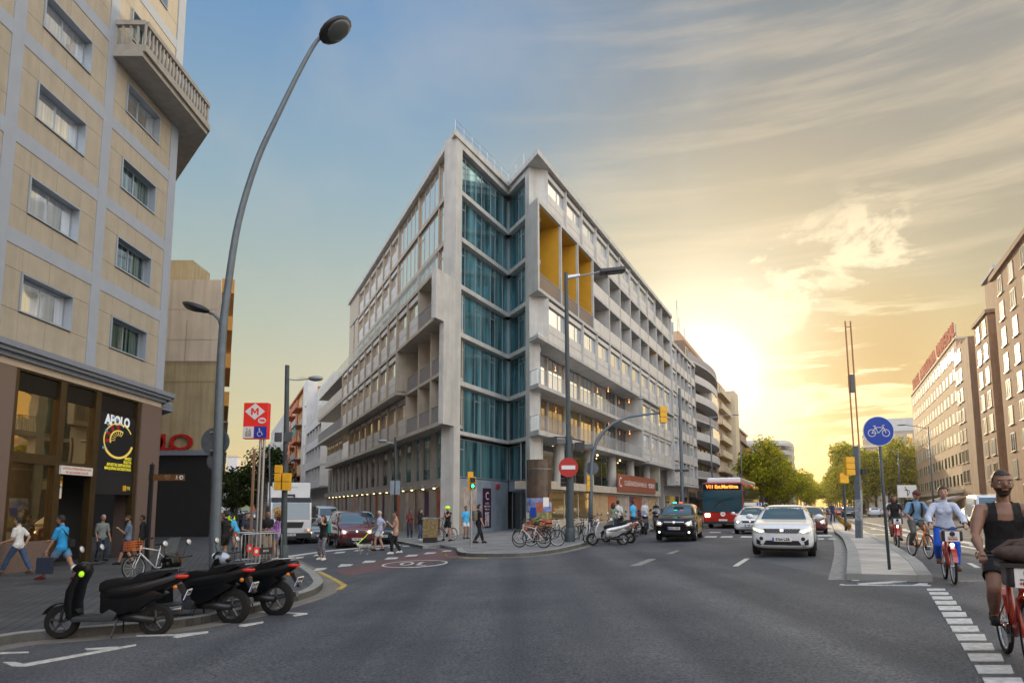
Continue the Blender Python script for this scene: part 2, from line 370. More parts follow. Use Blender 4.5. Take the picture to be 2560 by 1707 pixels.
def tile_material(name, c1, c2, joint, sx, sy, rough=.8, off=.5):
    m = bpy.data.materials.new(name); m.use_nodes = True; nt = m.node_tree; N = nt.nodes; L = nt.links; b = N['Principled BSDF']
    tc = N.new('ShaderNodeTexCoord').outputs['Object']
    mp = N.new('ShaderNodeMapping'); L.new(tc, mp.inputs[0]); mp.inputs['Rotation'].default_value = (0, 0, R(-22))
    br = N.new('ShaderNodeTexBrick'); L.new(mp.outputs[0], br.inputs['Vector']); br.inputs['Scale'].default_value = 1
    br.inputs['Brick Width'].default_value = sx; br.inputs['Row Height'].default_value = sy; br.inputs['Mortar Size'].default_value = .014; br.offset = off
    br.inputs['Color1'].default_value = (*c1, 1); br.inputs['Color2'].default_value = (*c2, 1); br.inputs['Mortar'].default_value = (*joint, 1)
    t = N.new('ShaderNodeTexNoise'); t.inputs['Scale'].default_value = .9; t.inputs['Detail'].default_value = 8; L.new(tc, t.inputs['Vector'])
    r = N.new('ShaderNodeValToRGB'); e = r.color_ramp.elements; e[0].position = .3; e[0].color = (.62, .62, .62, 1); e[1].position = .7; e[1].color = (1.15, 1.15, 1.15, 1); L.new(t.outputs[0], r.inputs[0])
    o = N.new('ShaderNodeMix'); o.data_type = 'RGBA'; o.blend_type = 'MULTIPLY'; o.inputs[0].default_value = 1; L.new(br.outputs[0], o.inputs[6]); L.new(r.outputs[0], o.inputs[7])
    L.new(o.outputs[2], b.inputs['Base Color']); b.inputs['Roughness'].default_value = rough
    bp = N.new('ShaderNodeBump'); bp.inputs['Strength'].default_value = .4; bp.inputs['Distance'].default_value = .01
    L.new(br.outputs['Fac'], bp.inputs['Height']); bp.invert = True; L.new(bp.outputs[0], b.inputs['Normal']); MT[name] = m
tile_material('paving_dark', (.062, .068, .078), (.085, .09, .098), (.03, .03, .033), .2, .2, off=0)
tile_material('paving', (.20, .205, .21), (.235, .235, .235), (.10, .10, .10), .6, .4)
tile_material('paving_pale', (.42, .39, .35), (.46, .43, .39), (.20, .19, .18), 1.2, .6)
mat('kerb', (.26, .26, .25), .8, var=.15, scale=2, bump=.2)
mat('gutter', (.17, .155, .135), .8, var=.2, scale=2)
mat('marking', (.36, .36, .35), .6, col2=(.62, .62, .60), scale=12)
mat('marking_worn', (.22, .215, .21), .7, var=.35, scale=7)
mat('marking_yellow', (.42, .30, .07), .7, var=.3, scale=6)
mat('red_asphalt', (.115, .062, .066), .8, var=.2, scale=1.5, bump=.3, bscale=60)
mat('dark_asphalt', (.058, .062, .072), .75, var=.2, scale=1.2, bump=.3, bscale=60)
mat('earth', (.16, .11, .05), .9, var=.35, scale=4)

def build_ground():
    xs = [-2500, -600, -200, -80, -40, -26, -20, -16, -13, -9, -5, -1, 3, 7, 10, 14, 20, 40, 90, 200, 600, 2500]
    ys = [-120, -40, -10, 0, 6, 12, 18, 25, 35, 50, 70, 100, 160, 300, 600, 1500, 4500]
    mb = MB(); n = len(ys)
    mb._add([(x, y, g(x)) for x in xs for y in ys], [(i*n+j, (i+1)*n+j, (i+1)*n+j+1, i*n+j+1) for i in range(len(xs)-1) for j in range(n-1)])
    struct('road', mb, 'asphalt')
build_ground()
def drape(name, poly, top, mt, thick=.16, kerb_mt=None):
    # flat polygon (xy) laid on the sloping ground, with real thickness
    bm = bmesh.new(); f = bm.faces.new([bm.verts.new((p[0], p[1], 0)) for p in poly])
    for x in (-13., 10.):
        bmesh.ops.bisect_plane(bm, geom=bm.verts[:]+bm.edges[:]+bm.faces[:], plane_co=(x, 0, 0), plane_no=(1, 0, 0))
    if thick > .01:
        ret = bmesh.ops.extrude_face_region(bm, geom=bm.faces[:])
        up = {v for v in ret['geom'] if isinstance(v, bmesh.types.BMVert)}
    else: up = set(bm.verts)
    for v in bm.verts: v.co.z = g(v.co.x)+(top if v in up else top-thick)
    bmesh.ops.triangulate(bm, faces=[q for q in bm.faces if len(q.verts) > 4])
    bmesh.ops.recalc_face_normals(bm, faces=bm.faces)
    if thick <= .01:
        for q in bm.faces:
            if q.normal.z < 0: q.normal_flip()
    me = bpy.data.meshes.new(name)
    if kerb_mt:
        for q in bm.faces: q.material_index = 0 if q.normal.z > .5 else 1
    bm.to_mesh(me); bm.free(); me.materials.append(MT[mt])
    if kerb_mt: me.materials.append(MT[kerb_mt])
    o = link(name, me); o['kind'] = 'structure'; return o
def Gp(pts, dz=0.): return [G(x, y, dz) for x, y in pts]
def offset_in(pts, d):
    # shift an open polyline sideways by d (positive = left of travel)
    out = []
    for i, p in enumerate(pts):
        a = pts[max(i-1, 0)]; b = pts[min(i+1, len(pts)-1)]; t = Vector((b[0]-a[0], b[1]-a[1])).normalized()
        out.append(Vector((p[0]-t.y*d, p[1]+t.x*d, 0)))
    return out
def strip(name, pts, w, top, mt, thick=.02):
    a = [Vector((p[0], p[1], 0)) for p in pts]
    return drape(name, a+offset_in(a, w)[::-1], top, mt, thick)
def smooth_line(pts, k=5):
    out = []
    for i in range(len(pts)-1):
        p0, p1, p2, p3 = pts[max(i-1, 0)], pts[i], pts[i+1], pts[min(i+2, len(pts)-1)]
        for j in range(k):
            t = j/k; out.append(tuple(.5*((2*p1[c])+(-p0[c]+p2[c])*t+(2*p0[c]-5*p1[c]+4*p2[c]-p3[c])*t*t+(-p0[c]+3*p1[c]-3*p2[c]+p3[c])*t**3) for c in (0, 1)))
    return out+[tuple(pts[-1][:2])]
dLv, dRv = Vector((-.3896, .9210)), Vector((.4155, .9096))
# near left pavement with the scooters
k1 = smooth_line([(p.x, p.y) for p in Gp([(-260, 1640), (0, 1591), (112, 1577), (418, 1552), (600, 1522), (731, 1489), (785, 1472), (806, 1456), (803, 1444), (781, 1424), (723, 1393), (690, 1374)], .13)])
e1 = Vector(k1[-1]); e1b = e1 + dLv*170
kerb1 = [Vector(p) for p in k1]+[e1b]
drape('pavement', [(-60, 8)]+kerb1+[(-160, 160), (-60, 60)], .13, 'paving_dark')
strip('kerb', kerb1, .22, .136, 'kerb', .15)
strip('gutter', kerb1, -.38, .006, 'gutter')
# pavement round the main building
k2a = smooth_line([(p.x, p.y) for p in Gp([(1141, 1369), (1146, 1378), (1170, 1382), (1200, 1383), (1300, 1382), (1380, 1374), (1440, 1362), (1475, 1352)], .13)])
pR = Vector(k2a[-1])
kR = k2a+[tuple(pR+dRv*5+Vector((-.3, .1))), tuple(pR+dRv*11), tuple(pR+dRv*260)]
c0 = G(1057, 1364, .13); c1 = G(1006, 1354, .13)
kL = [tuple((c1+Vector((dLv.x, dLv.y, 0))*160)[:2]), tuple(c1[:2]), tuple(c0[:2]), tuple(G(1100, 1361, .13)[:2])]
drape('pavement', kL+[tuple(p[:2]) for p in kR]+[(60, 420), (-60, 420)], .13, 'paving')
strip('kerb', [Vector((*p[:2], 0)) for p in kR], .25, .136, 'kerb', .15)
strip('kerb', [Vector((*p[:2], 0)) for p in kL[:3]], .25, .136, 'kerb', .15)
strip('gutter', [Vector((*p[:2], 0)) for p in k2a], -.35, .006, 'gutter')
strip('yellow_line', [Vector((*p[:2], 0)) for p in offset_in(k2a[:18], -.42)], -.10, .008, 'marking_yellow')
# side street surface: darker asphalt, red patch, crossing dashes
ss = Gp([(853, 1462), (806, 1420), (725, 1385)])
drape('side_street', [tuple(p[:2]) for p in Gp([(846, 1466), (1142, 1385), (1141, 1372), (1057, 1366), (1006, 1357)])]+[tuple((c1+Vector((dLv.x, dLv.y, 0))*160)[:2]), tuple(e1b)]+[tuple(p[:2]) for p in Gp([(690, 1376), (725, 1396), (784, 1428), (806, 1450), (806, 1461)])], .004, 'dark_asphalt', .002)
drape('red_surface', [tuple(p[:2]) for p in Gp([(835, 1427), (1010, 1388), (1142, 1366), (1185, 1388), (1010, 1418), (865, 1440)])], .008, 'red_asphalt', .002)
strip('yellow_line', [Vector((*p[:2], 0)) for p in Gp([(790, 1429), (812, 1440), (838, 1454), (853, 1464), (838, 1474)])], .14, .012, 'marking_yellow')
def dash(a, b, w, name='road_marking', mt='marking', top=.010):
    a, b = Vector((*a[:2], 0)), Vector((*b[:2], 0)); return strip(name, [a, b], w, top, mt, .02)
def px_quad(pts, mt='marking', name='road_marking', top=.010): return drape(name, [tuple(p[:2]) for p in Gp(pts)], top, mt, .02)
zz = lambda x, y: (560+x/3.92, 1150+y/3.92)
for q in ([(870,1090),(905,1060),(1010,1055),(985,1072)], [(1115,1047),(1145,1020),(1265,1020),(1240,1035)], [(1350,1008),(1385,985),(1490,985),(1470,1000)],
          [(1570,975),(1605,953),(1710,953),(1690,967)], [(1770,948),(1805,928),(1905,926),(1885,940)], [(1955,922),(1990,905),(2080,903),(2065,914)], [(2130,898),(2160,886),(2240,884),(2222,893)],
          [(665,970),(695,950),(785,945),(770,958)], [(870,940),(905,922),(985,920),(965,932)], [(1075,915),(1105,900),(1190,896),(1175,907)], [(1270,892),(1300,880),(1370,877),(1355,887)],
          [(1440,875),(1465,863),(1540,861),(1525,869)], [(1605,857),(1630,847),(1690,846),(1675,853)], [(1745,847),(1765,837),(1850,835),(1838,842)]):
    px_quad([zz(*p) for p in q])
px_quad([zz(*p) for p in [(620,945),(640,935),(1010,885),(1500,840),(1780,825),(1780,830),(1500,848),(1010,895),(640,950)]])
px_quad([zz(*p) for p in [(1840,838),(1870,836),(2220,882),(2200,886)]], 'marking_worn')
# speed limit ring and its 30, read from the other side of the street
rc = G(*zz(1872, 1015)); rx = (G(*zz(2150, 1015))-G(*zz(1594, 1015))).length/2; ry = (G(*zz(1872, 983))-G(*zz(1872, 1047))).length/2
rdir = Vector((1, .02)).normalized(); rn = Vector((-rdir.y, rdir.x))
def ring_pt(a, k=1.): return tuple((Vector(rc[:2])+rdir*rx*k*math.cos(a)+rn*ry*k*math.sin(a)))
for i in range(4):
    aa = [i*math.pi/2+j*math.pi/24 for j in range(13)]
    drape('ring_marking', [ring_pt(a) for a in aa]+[ring_pt(a, .93) for a in aa[::-1]], .012, 'marking', .02)
t30 = text_mb('30', 1.0, .002); t30.f = [f for f in t30.f if all(t30.v[i].z > 0 for i in f)]
me = bpy.data.meshes.new('speed_number'); sc30 = ry*1.35
me.from_pydata([(rc.x-(rdir*v.x*rx*.95+rn*v.y*sc30)[0], rc.y-(rdir*v.x*rx*.95+rn*v.y*sc30)[1], g(rc.x)+.016) for v in t30.v], [], t30.f)
me.materials.append(MT['marking']); o = link('speed_number', me); o['kind'] = 'structure'
# parking bay marks by the scooters
zq = lambda x, y: (x/2.94, 1200+y/2.94)
for q in ([(20,1340),(110,1338),(170,1352),(1000,1207),(1000,1215),(180,1370),(90,1368)], [(620,1240),(860,1225),(900,1233),(640,1250)], [(1000,1140),(1290,1135),(1530,1112),(1530,1120),(1300,1158),(1270,1155),(1290,1142),(1000,1148)],
          [(1760,1065),(1935,1040),(1935,1048),(1790,1076),(1755,1074)], [(1820,962),(2060,972),(2258,978),(2260,985),(2160,1000),(2150,996),(2200,984),(1820,968)], [(0,1268),(210,1262),(210,1268),(0,1277)]):
    px_quad([zq(*p) for p in q], 'marking')
# lane dashes on the avenue
px_quad([(1832, 1415), (1846, 1415), (1874, 1396), (1862, 1396)])
for q in ([(1575,1414),(1600,1414),(1640,1397),(1622,1397)], [(1665,1384),(1680,1384),(1700,1376),(1690,1376)]): px_quad(q, 'marking_worn')
for x0, x1 in ((1760,1790),(1800,1830),(1850,1880)): px_quad([(x0,1343),(x1,1343),(x1+3,1340),(x0+5,1340)])
for x0, x1 in ((1773,1800),(1828,1854)): px_quad([(x0,1331),(x1,1331),(x1+3,1329.3),(x0+4,1329.3)])
for x0, x1 in ((2045,2060),(2072,2090)): px_quad([(x0,1348),(x1,1348),(x1,1345.6),(x0,1345.6)])
for x0, x1 in ((2044,2080),): px_quad([(x0,1340),(x1,1340),(x1,1337),(x0,1337)])
for k in range(12):
    p = G(2055, 1322)+Vector((*dRv, 0))*(6+k*9)-Vector((3.4, 0, 0)); dash(p, p+Vector((*dRv, 0))*3, .12)
# median with kerb
zm = lambda x, y: (2060+x/2.584, 1100+y/2.584)
mL = smooth_line([(p.x, p.y) for p in Gp([zm(145,861), zm(150,790), zm(150,720), zm(136,665), zm(112,622), zm(70,590)], .13)])
mLe = Vector(mL[-1]); mLf = mLe+dRv*240
mR0 = G(*zm(700, 872), .13)
mR = [tuple(p[:2]) for p in Gp([zm(700,872), zm(636,792), zm(460,680), zm(270,590)], .13)]
mRf = Vector(mR[-1])+dRv*200
med = mL+[tuple(mLf), tuple(mRf)]+mR[::-1]
drape('median', med, .13, 'paving_pale', kerb_mt='kerb')
strip('kerb', [Vector((*p, 0)) for p in mL+[tuple(mLf)]], -.28, .137, 'kerb', .15)
strip('kerb', [Vector((*p, 0)) for p in mR+[tuple(mRf)]], .25, .137, 'kerb', .15)
strip('gutter', [Vector((*p, 0)) for p in mL+[tuple(mLf)]], .35, .006, 'marking_worn')
# planted bed on the median
bed0 = [mLe+dRv*1.2+Vector((.75, .0)), Vector(mR[-1])+dRv*1.4-Vector((.8, 0))]
bed = [tuple(bed0[0]), tuple(bed0[0]+dRv*60), tuple(bed0[1]+dRv*55), tuple(bed0[1])]
drape('planting_bed', bed, .20, 'earth', .05)
# painted end of the median and the row of bicycle crossing squares
px_quad([zm(100,937), zm(112,930), zm(140,935), zm(690,937), zm(690,942)])
px_quad([zm(215,928), zm(560,902), zm(625,903), zm(420,925), zm(230,934)])
px_quad([zm(180,897), zm(285,898), zm(215,908), zm(180,907)]); px_quad([zm(570,937), zm(620,925), zm(670,926), zm(670,937)])
ysq = [966, 991, 1020, 1051, 1086, 1127, 1171, 1220, 1275, 1335, 1405, 1482, 1565]
for i, y in enumerate(ysq):
    h = 6+i*1.75; xl = 665+(y-966)*.611; w = 118*(1473.8+(y-966)/2.584-1268)/205.8
    px_quad([zm(xl-h*.3, y-h), zm(xl+w-h*.2, y-h), zm(xl+w+h*.6, y+h), zm(xl+h*.7, y+h)])
px_quad([zm(922,795), zm(955,795), zm(1012,824), zm(975,824)]); px_quad([zm(865,908), zm(1030,908), zm(1030,914), zm(880,914)], 'marking_worn')
px_quad([zm(150,527), zm(560,622), zm(1030,706), zm(1030,714), zm(560,630)]); 
for a, b in ((300, 330), (400, 440), (490, 530)): px_quad([zm(a,572), zm(b,572), zm(b+8,577), zm(a+6,577)])
for a, b in ((268,420),(420,560)): px_quad([zm(a,608), zm(b,608), zm(b,612), zm(a,612)])

# ---------------------------------------------------------------- the corner building
def glass_material(name, base, rough=.04, metal=.55, curtain=0., cscale=9., c2=None):
    m = bpy.data.materials.new(name); m.use_nodes = True; nt = m.node_tree; N = nt.nodes; L = nt.links; b = N['Principled BSDF']
    b.inputs['Roughness'].default_value = rough; b.inputs['Metallic'].default_value = metal; b.inputs['Specular IOR Level'].default_value = .8
    tc = N.new('ShaderNodeTexCoord').outputs['Object']
    if curtain:
        mp = N.new('ShaderNodeMapping'); L.new(tc, mp.inputs[0]); mp.inputs['Scale'].default_value = (cscale, cscale, .12)
        t = N.new('ShaderNodeTexNoise'); t.inputs['Scale'].default_value = 1.; t.inputs['Detail'].default_value = 4; L.new(mp.outputs[0], t.inputs['Vector'])
        r = N.new('ShaderNodeValToRGB'); e = r.color_ramp.elements; e[0].position = .36; e[1].position = .66
        e[0].color = (*[c*(1-curtain) for c in base], 1); e[1].color = (*(c2 or [min(1, c*(1+curtain)) for c in base]), 1)
        L.new(t.outputs[0], r.inputs[0]); L.new(r.outputs[0], b.inputs['Base Color'])
    else: b.inputs['Base Color'].default_value = (*base, 1)
    w = N.new('ShaderNodeTexNoise'); w.inputs['Scale'].default_value = .7; L.new(tc, w.inputs['Vector'])
    bp = N.new('ShaderNodeBump'); bp.inputs['Strength'].default_value = .05; bp.inputs['Distance'].default_value = .05; L.new(w.outputs[0], bp.inputs['Height']); L.new(bp.outputs[0], b.inputs['Normal'])
    MT[name] = m
glass_material('glass_sky', (.93, .95, .98), metal=.9, curtain=.08, cscale=3)
glass_material('glass_teal', (.07, .22, .28), metal=.6, curtain=.55, cscale=1.6, c2=(.26, .52, .58))
glass_material('glass_dark', (.16, .17, .17), metal=.75)
glass_material('glass_bronze', (.50, .40, .26), metal=.9, rough=.03)
glass_material('glass_amber', (.55, .40, .18), metal=.8)
glass_material('glass_rail', (.30, .36, .38), metal=.4, curtain=.4, cscale=30)
mat('clear_rail', (.42,.44,.46), .1, var=.2, scale=.6, alpha=.38, spec=.8)
mat('railing_bars', (.27, .26, .27), .6, var=.25, scale=40)
mat('yellow_wall', (.56, .29, .012), .6, var=.06, scale=2)
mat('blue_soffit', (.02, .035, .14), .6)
mat('warm_soffit', (.33, .29, .23), .7, var=.1)
mat('pier_stone', (.29, .255, .22), .7, var=.12, scale=1.5, bump=.2)
mat('base_blue', (.23, .28, .34), .7, var=.18, scale=1.2, bump=.15)
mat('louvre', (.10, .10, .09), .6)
mat('bulb', (1, .5, .2), .4, var=0, emis=(1, .36, .08), estr=3.5)
mat('downlight', (1, .8, .5), .4, var=0, emis=(1, .70, .30), estr=7)
A2 = Vector((-3.6, 42.0)); V2 = A2+dRv*8; B2 = V2-dLv*5.2
def frame(p, d, inw): return Matrix(((d[0], inw[0], 0, p[0]), (d[1], inw[1], 0, p[1]), (0, 0, 1, 0), (0, 0, 0, 1)))
FL = frame(A2, dLv, (.921, .3896))          # left street front: x along, y inwards
FR = frame(B2, dRv, (-.9096, .4155))        # avenue front
FA = frame(A2, dRv, (-.9096, .4155))        # notch, long side  (y inwards = to the left)
FB = frame(V2, -dLv, (.921, .3896))        # notch, short side
main = thing('corner_building', 'large grey concrete and glass corner building with notched glass prow', 'building', (A2.x, A2.y, g(A2.x)))
LV = [3.5, 6.75, 9.95, 13.1, 16.25, 19.45, 22.6, 25.75]
def window(parent, M, s0, s1, z0, z1, y, panes=2, fr=.06, mats=('frame_grey', 'glass_sky'), dep=.10, split=None, transom=None, name='window'):
    # frame members butt end to end; glass set back between them
    mb = MB(M); mb.m(0)
    mb.box(s0, s1, y, y+dep, z1-fr, z1).box(s0, s1, y, y+dep, z0, z0+fr)
    mb.box(s0, s0+fr, y, y+dep, z0+fr, z1-fr).box(s1-fr, s1, y, y+dep, z0+fr, z1-fr)
    xs = split or [s0+(s1-s0)*k/panes for k in range(1, panes)]
    for x in xs: mb.box(x-fr/2, x+fr/2, y+.004, y+dep, z0+fr, z1-fr)
    if transom:
        for a, b, zt in transom: mb.box(a, b, y+.008, y+dep, zt-fr/2, zt+fr/2)
    mb.m(1).box(s0+fr*.5, s1-fr*.5, y+dep*.3, y+dep*.9, z0+fr*.5, z1-fr*.5)
    return part(name, mb, list(mats), parent, world=True)
def bay(M, s0, s1, z0, z1, y, wz0=1.15, mats=('frame_tan', 'glass_sky'), blind=.42, panel='panel', parent=None):
    # one module: lower panel with joints, window above, blind box on top; returns window
    pa = parent or main
    mb = MB(M); jt = .10
    mb.box(s0+jt, s1-jt, y+.05, y+.13, z0+.06, z0+wz0*.52-.015).box(s0+jt, s1-jt, y+.05, y+.13, z0+wz0*.52+.015, z0+wz0)
    mb.box(s0+jt, s1-jt, y+.02, y+.13, z1-blind, z1-.08)
    part('panel', mb, panel, pa, world=True)
    return window(pa, M, s0+jt, s1-jt, z0+wz0, z1-blind, y+.14, 2, .05, mats, .10, split=[s0+(s1-s0)*.62])
def rail(M, s0, s1, z0, h, y, mt='railing_bars', parent=None, bars=True, name='railing'):
    mb = MB(M); mb.box(s0, s1, y, y+.05, z0+h-.05, z0+h)
    n = max(1, int((s1-s0)/.16))
    for k in range(n+1): x = s0+(s1-s0-.03)*k/n; mb.box(x, x+.03, y+.01, y+.04, z0, z0+h-.05)
    return part(name, mb, mt, parent or main, world=True)
def build_main():
    # --- core volume walls (kept behind every recess)
    w = MB()
    core = [A2+dLv*.4+dRv*2.4, V2+Vector((-.1, 2.2)), B2-Vector(( .0, 0))+dRv*4.4+Vector((-1.6, .9)), B2+dRv*44+Vector((-2.6, 1.2)), A2+dLv*40.3+Vector((7, 6)), A2+dLv*40.3+dRv*1.6, A2+dLv*9+dRv*1.7]
    core = [FL @ Vector((2.6, 1.0, 0)), FA @ Vector((2, 1.3, 0)), FA @ Vector((7.5, 1.5, 0)), Vector((V2.x, V2.y+3, 0)), FB @ Vector((1.2, 1.6, 0)), FB @ Vector((2.9, 1.2, 0)), FR @ Vector((6, 2.6, 0)), FR @ Vector((44.2, 2.6, 0)), FR @ Vector((44.2, 14, 0)), FL @ Vector((40.3, 12, 0)), FL @ Vector((40.3, 1.0, 0))]
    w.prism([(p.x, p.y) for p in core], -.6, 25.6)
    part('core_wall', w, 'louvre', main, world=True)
    # roof plate with the V shaped edge
    r = MB(); o = .25
    rp = [FL @ Vector((40.4, -o, 0)), FL @ Vector((-o*.9, -o, 0)), FA @ Vector((7.6, -o, 0)), FR @ Vector((-.35, -o, 0)), FR @ Vector((44.4, -o, 0)), FR @ Vector((44.4, 14, 0)), FL @ Vector((40.4, 12, 0))]
    rp[1] = Vector((*(A2-dRv*.35-dLv*.1), 0)); rp[2] = Vector((*(V2-Vector((0, .55))), 0)); rp[3] = Vector((*(B2-Vector((0, .5))), 0))
    r.prism([(p.x, p.y) for p in rp], 25.62, 26.0)
    rf = part('roof', r, 'concrete', main, world=True)
    tr = MB()
    edge = [rp[1], rp[2], rp[3]+Vector((-.9, 1.9, 0))]
    for a, b in zip(edge[:-1], edge[1:]):
        n = int((b-a).length/1.1)
        for k in range(n+1):
            p = a.lerp(b, k/n)+Vector((0, .5, 0)); tr.cyl(p+Vector((0,0,26)), p+Vector((0,0,26.9)), .018, n=5)
        for h in (26.5, 26.9): tr.tube([a+Vector((0,.5,h)), b+Vector((0,.5,h))], .018, 5)
    part('roof_railing', tr, 'steel', main, world=True)
    # --- pillars and bands of the notch
    p = MB(FA); p.box(0, .80, 0, .9, -.5, 25.62); part('pillar', p, 'concrete', main, world=True)
    p = MB(FB); p.box(3.1, 3.78, 0, .8, -.5, 25.62); part('pillar', p, 'concrete', main, world=True)
    for i, z in enumerate(LV[1:]):
        for M, a, b in ((FA, .80, 8), (FB, 0, 3.1)):
            s = MB(M); s.box(a, b-.02 if M is FA else b, -.02, 1.2, z-.56 if i else z-.5, z-.26 if i < 6 else 25.6); part('floor_band', s, 'concrete', main, world=True)
    zr = [(LV[k]-.25, LV[k+1]-.57) for k in range(1, 7)]
    zr[-1] = (LV[6]-.2, LV[7]-.7)
    for (z0, z1) in zr:
        xs = [1.9, 3.45, 4.3, 5.75, 6.5, 7.8]
        window(main, FA, .82, 8.74, z0, z1, .35, fr=.07, mats=('frame_grey', 'glass_teal'), split=xs, transom=[(.82, 1.9, z1-.6), (3.45, 4.3, z1-.6), (5.75, 6.5, z1-.6)])
        window(main, FB, -.72, 3.08, z0, z1, .35, fr=.07, mats=('frame_grey', 'glass_teal'), split=[1.1, 2.1], transom=[(1.1, 2.1, z1-.6)])
        q = MB(FA); q.box(8.7, 8.86, .28, .42, z0, z1); part('mullion', q, 'frame_grey', main, world=True)
    window(main, FA, 1.0, 8.74, 3.6, 6.1, .35, fr=.08, mats=('frame_grey', 'glass_teal'), split=[2.0, 4.4], transom=[(1.0, 2.0, 5.4)])
    window(main, FB, -.72, 3.08, 3.6, 6.1, .35, fr=.08, mats=('frame_grey', 'glass_teal'), split=[2.2])
    b = MB(FA); b.box(.80, 8.6, .3, 1.2, -.5, 3.55); part('base_wall', b, 'base_blue', main, world=True)
    b = MB(FB); b.box(-.6, 3.1, .3, 1.2, 2.85, 3.55); part('base_wall', b, 'base_blue', main, world=True)
    window(main, FB, -.5, 3.08, .13, 2.83, .5, fr=.08, mats=('frame_grey', 'glass_dark'), split=[1.1, 2.6], name='entrance_door')
    # --- left street front, upper two rows
    LP = [.55, 3.9, 9.3, 15.95, 19.05, 22.1, 25.25, 28.4, 31.45, 34.6]
    for r_, (z0, z1) in enumerate(((22.75, 25.6), (19.6, 22.45), (16.4, 19.3))):
        for a, b in zip(LP[:-1], LP[1:]):
            if b <= 16:
                n = 2 if b-a < 4 else 4 if b-a < 6 else 5
                sp = [a+.15+(b-a-.3)*k/n for k in range(1, n)]
                window(main, FL, a+.12, b-.12, z0+.05, z1-.12, .10, fr=.06, mats=('frame_tan', 'glass_sky'), split=sp, transom=[(sp[-1], b-.12, z1-.7)])
            else: bay(FL, a, b, z0, z1, .08, 1.35)
    for k, x in enumerate(LP):
        q = MB(FL); q.box(x-.12, x+.12, 0, .5 if x > 1 else .3, 16.3, 25.62); part('pillar', q, 'frame_tan' if x > 1 else 'concrete_warm', main, world=True)
    for z in (22.6, 19.45):
        q = MB(FL); q.prism([(.0, -.03), (34.7, -.03), (34.7, .5), (.6, .5)], z-.16, z+.16); part('floor_band', q, 'frame_tan', main, world=True)
    q = MB(FL); q.box(34.75, 40.3, 0, .9, 22.76, 25.6).box(34.75, 36.6, 0.02, .9, 16.3, 22.6).box(37.4, 40.3, 0.02, .9, 16.3, 22.6); part('end_wall', q, 'frame_tan', main, world=True)
    window(main, FL, 36.62, 37.38, 16.4, 22.3, .2, 1, mats=('frame_tan', 'glass_sky'))
    # --- big overhanging box: row 4 (z 13.1-16.0) at depth -1.72
    y4 = -1.72; e4 = -1.57; y5 = -1.0; e5 = -.91
    def slab(M, s0, s1, y0, y1, z0, z1, mt='concrete_warm', name='slab'):
        q = MB(M); a0 = max(s0, .917*y0+.03) if M is FL else s0; a1 = max(s0, .917*y1+.35) if M is FL else s0
        q.prism([(a0, y0), (s1, y0), (s1, y1), (a1, y1)], z0, z1); return part(name, q, mt, main, world=True)
    q = MB(FA); q.box(-2.33, 0, 0, .32, 13.0, 16.1).box(-1.35, 0, .003, .32, 6.7, 13.0); part('end_wall', q, 'concrete', main, world=True)
    slab(FL, -9, 54.3-1.57, y4, 1.0, 15.85, 16.08); slab(FL, -9, 54.3-1.57, y4, 1.0, 12.98, 13.2, name='slab')
    L4 = [2.62, 5.46, 8.55, 11.6, 14.6, 17.75, 20.85, 24.0, 26.95, 30.1, 33.3]
    for a, b in zip(L4[:-1], L4[1:]): bay(FL, a, b, 13.2, 15.85, y4+.08, 1.2)
    for x in L4[1:]:
        q = MB(FL); q.box(x-.07, x+.07, y4-.02, y4+.3, 13.2, 15.85); part('pillar', q, 'frame_tan', main, world=True)
    # loggia at the tip of row 4
    q = MB(FL); q.box(2.5, 2.62, y4, 1.0, 13.2, 15.85); part('party_wall', q, 'concrete_warm', main, world=True)
    rail(FL, e4+.45, 2.5, 13.2, 1.05, y4+.05)
    window(main, FL, 1.35, 2.45, 13.25, 15.8, .9, 2, mats=('frame_grey', 'glass_dark'))
    # glass parapet of the terrace above
    mb = MB(FL)
    for k in range(26): mb.box(e4+.3+k*2.1, e4+2.36+k*2.1, y4+.06, y4+.08, 16.1, 17.15)
    part('glass_parapet', mb, 'clear_rail', main, world=True)
    # row 5: windows flush with the box then deep loggias
    L5 = [8.55, 11.6, 14.6, 17.75, 20.85, 24.0, 26.95, 30.1, 33.3]
    for a, b in zip(L5[:-1], L5[1:]): bay(FL, a, b, 10.15, 12.95, y4+.08, 1.2)
    for x in L5:
        q = MB(FL); q.box(x-.07, x+.07, y4-.02, y4+.3, 10.1, 12.97); part('pillar', q, 'frame_tan', main, world=True)
    slab(FL, 8.4, 53, y4, 1.0, 9.85, 10.1)
    q = MB(FL); q.box(8.3, 8.48, y4, 1.0, 10.1, 12.97); part('party_wall', q, 'concrete_warm', main, world=True)
    # rows 5 and 6: three loggia bays at the corner
    LG = [(-.75, 1.8), (1.95, 4.8), (4.95, 8.2)]
    slab(FL, -9, 50.6, y5, 1.0, 6.7, 6.95)
    slab(FL, -9, 8.3, y5, 1.0, 9.8, 10.0)
    for z0, z1 in ((10.0, 12.97), (6.95, 9.78)):
        for a, b in LG:
            rail(FL, a+.05, b, z0, 1.05, y5+.06)
            window(main, FL, max(a+.3, 1.3), b-.1, z0+.05, z1-.1, .9, 2 if a > 1 else 1, mats=('frame_tan', 'glass_dark'))
            if a > 4 and z0 > 9: continue
            l = MB(FL); l.ball((a+(b-a)*.5, .3, z1-.45), .07, 6).cyl((a+(b-a)*.5, .3, z1-.38), (a+(b-a)*.5, .3, z1), .015, n=4)
            part('lamp', l, 'bulb', main, world=True)
        for x in (1.87, 4.87, 8.25):
            q = MB(FL); q.box(x-.08, x+.08, y5-.02, 1.0, z0, z1); part('party_wall', q, 'concrete_warm', main, world=True)
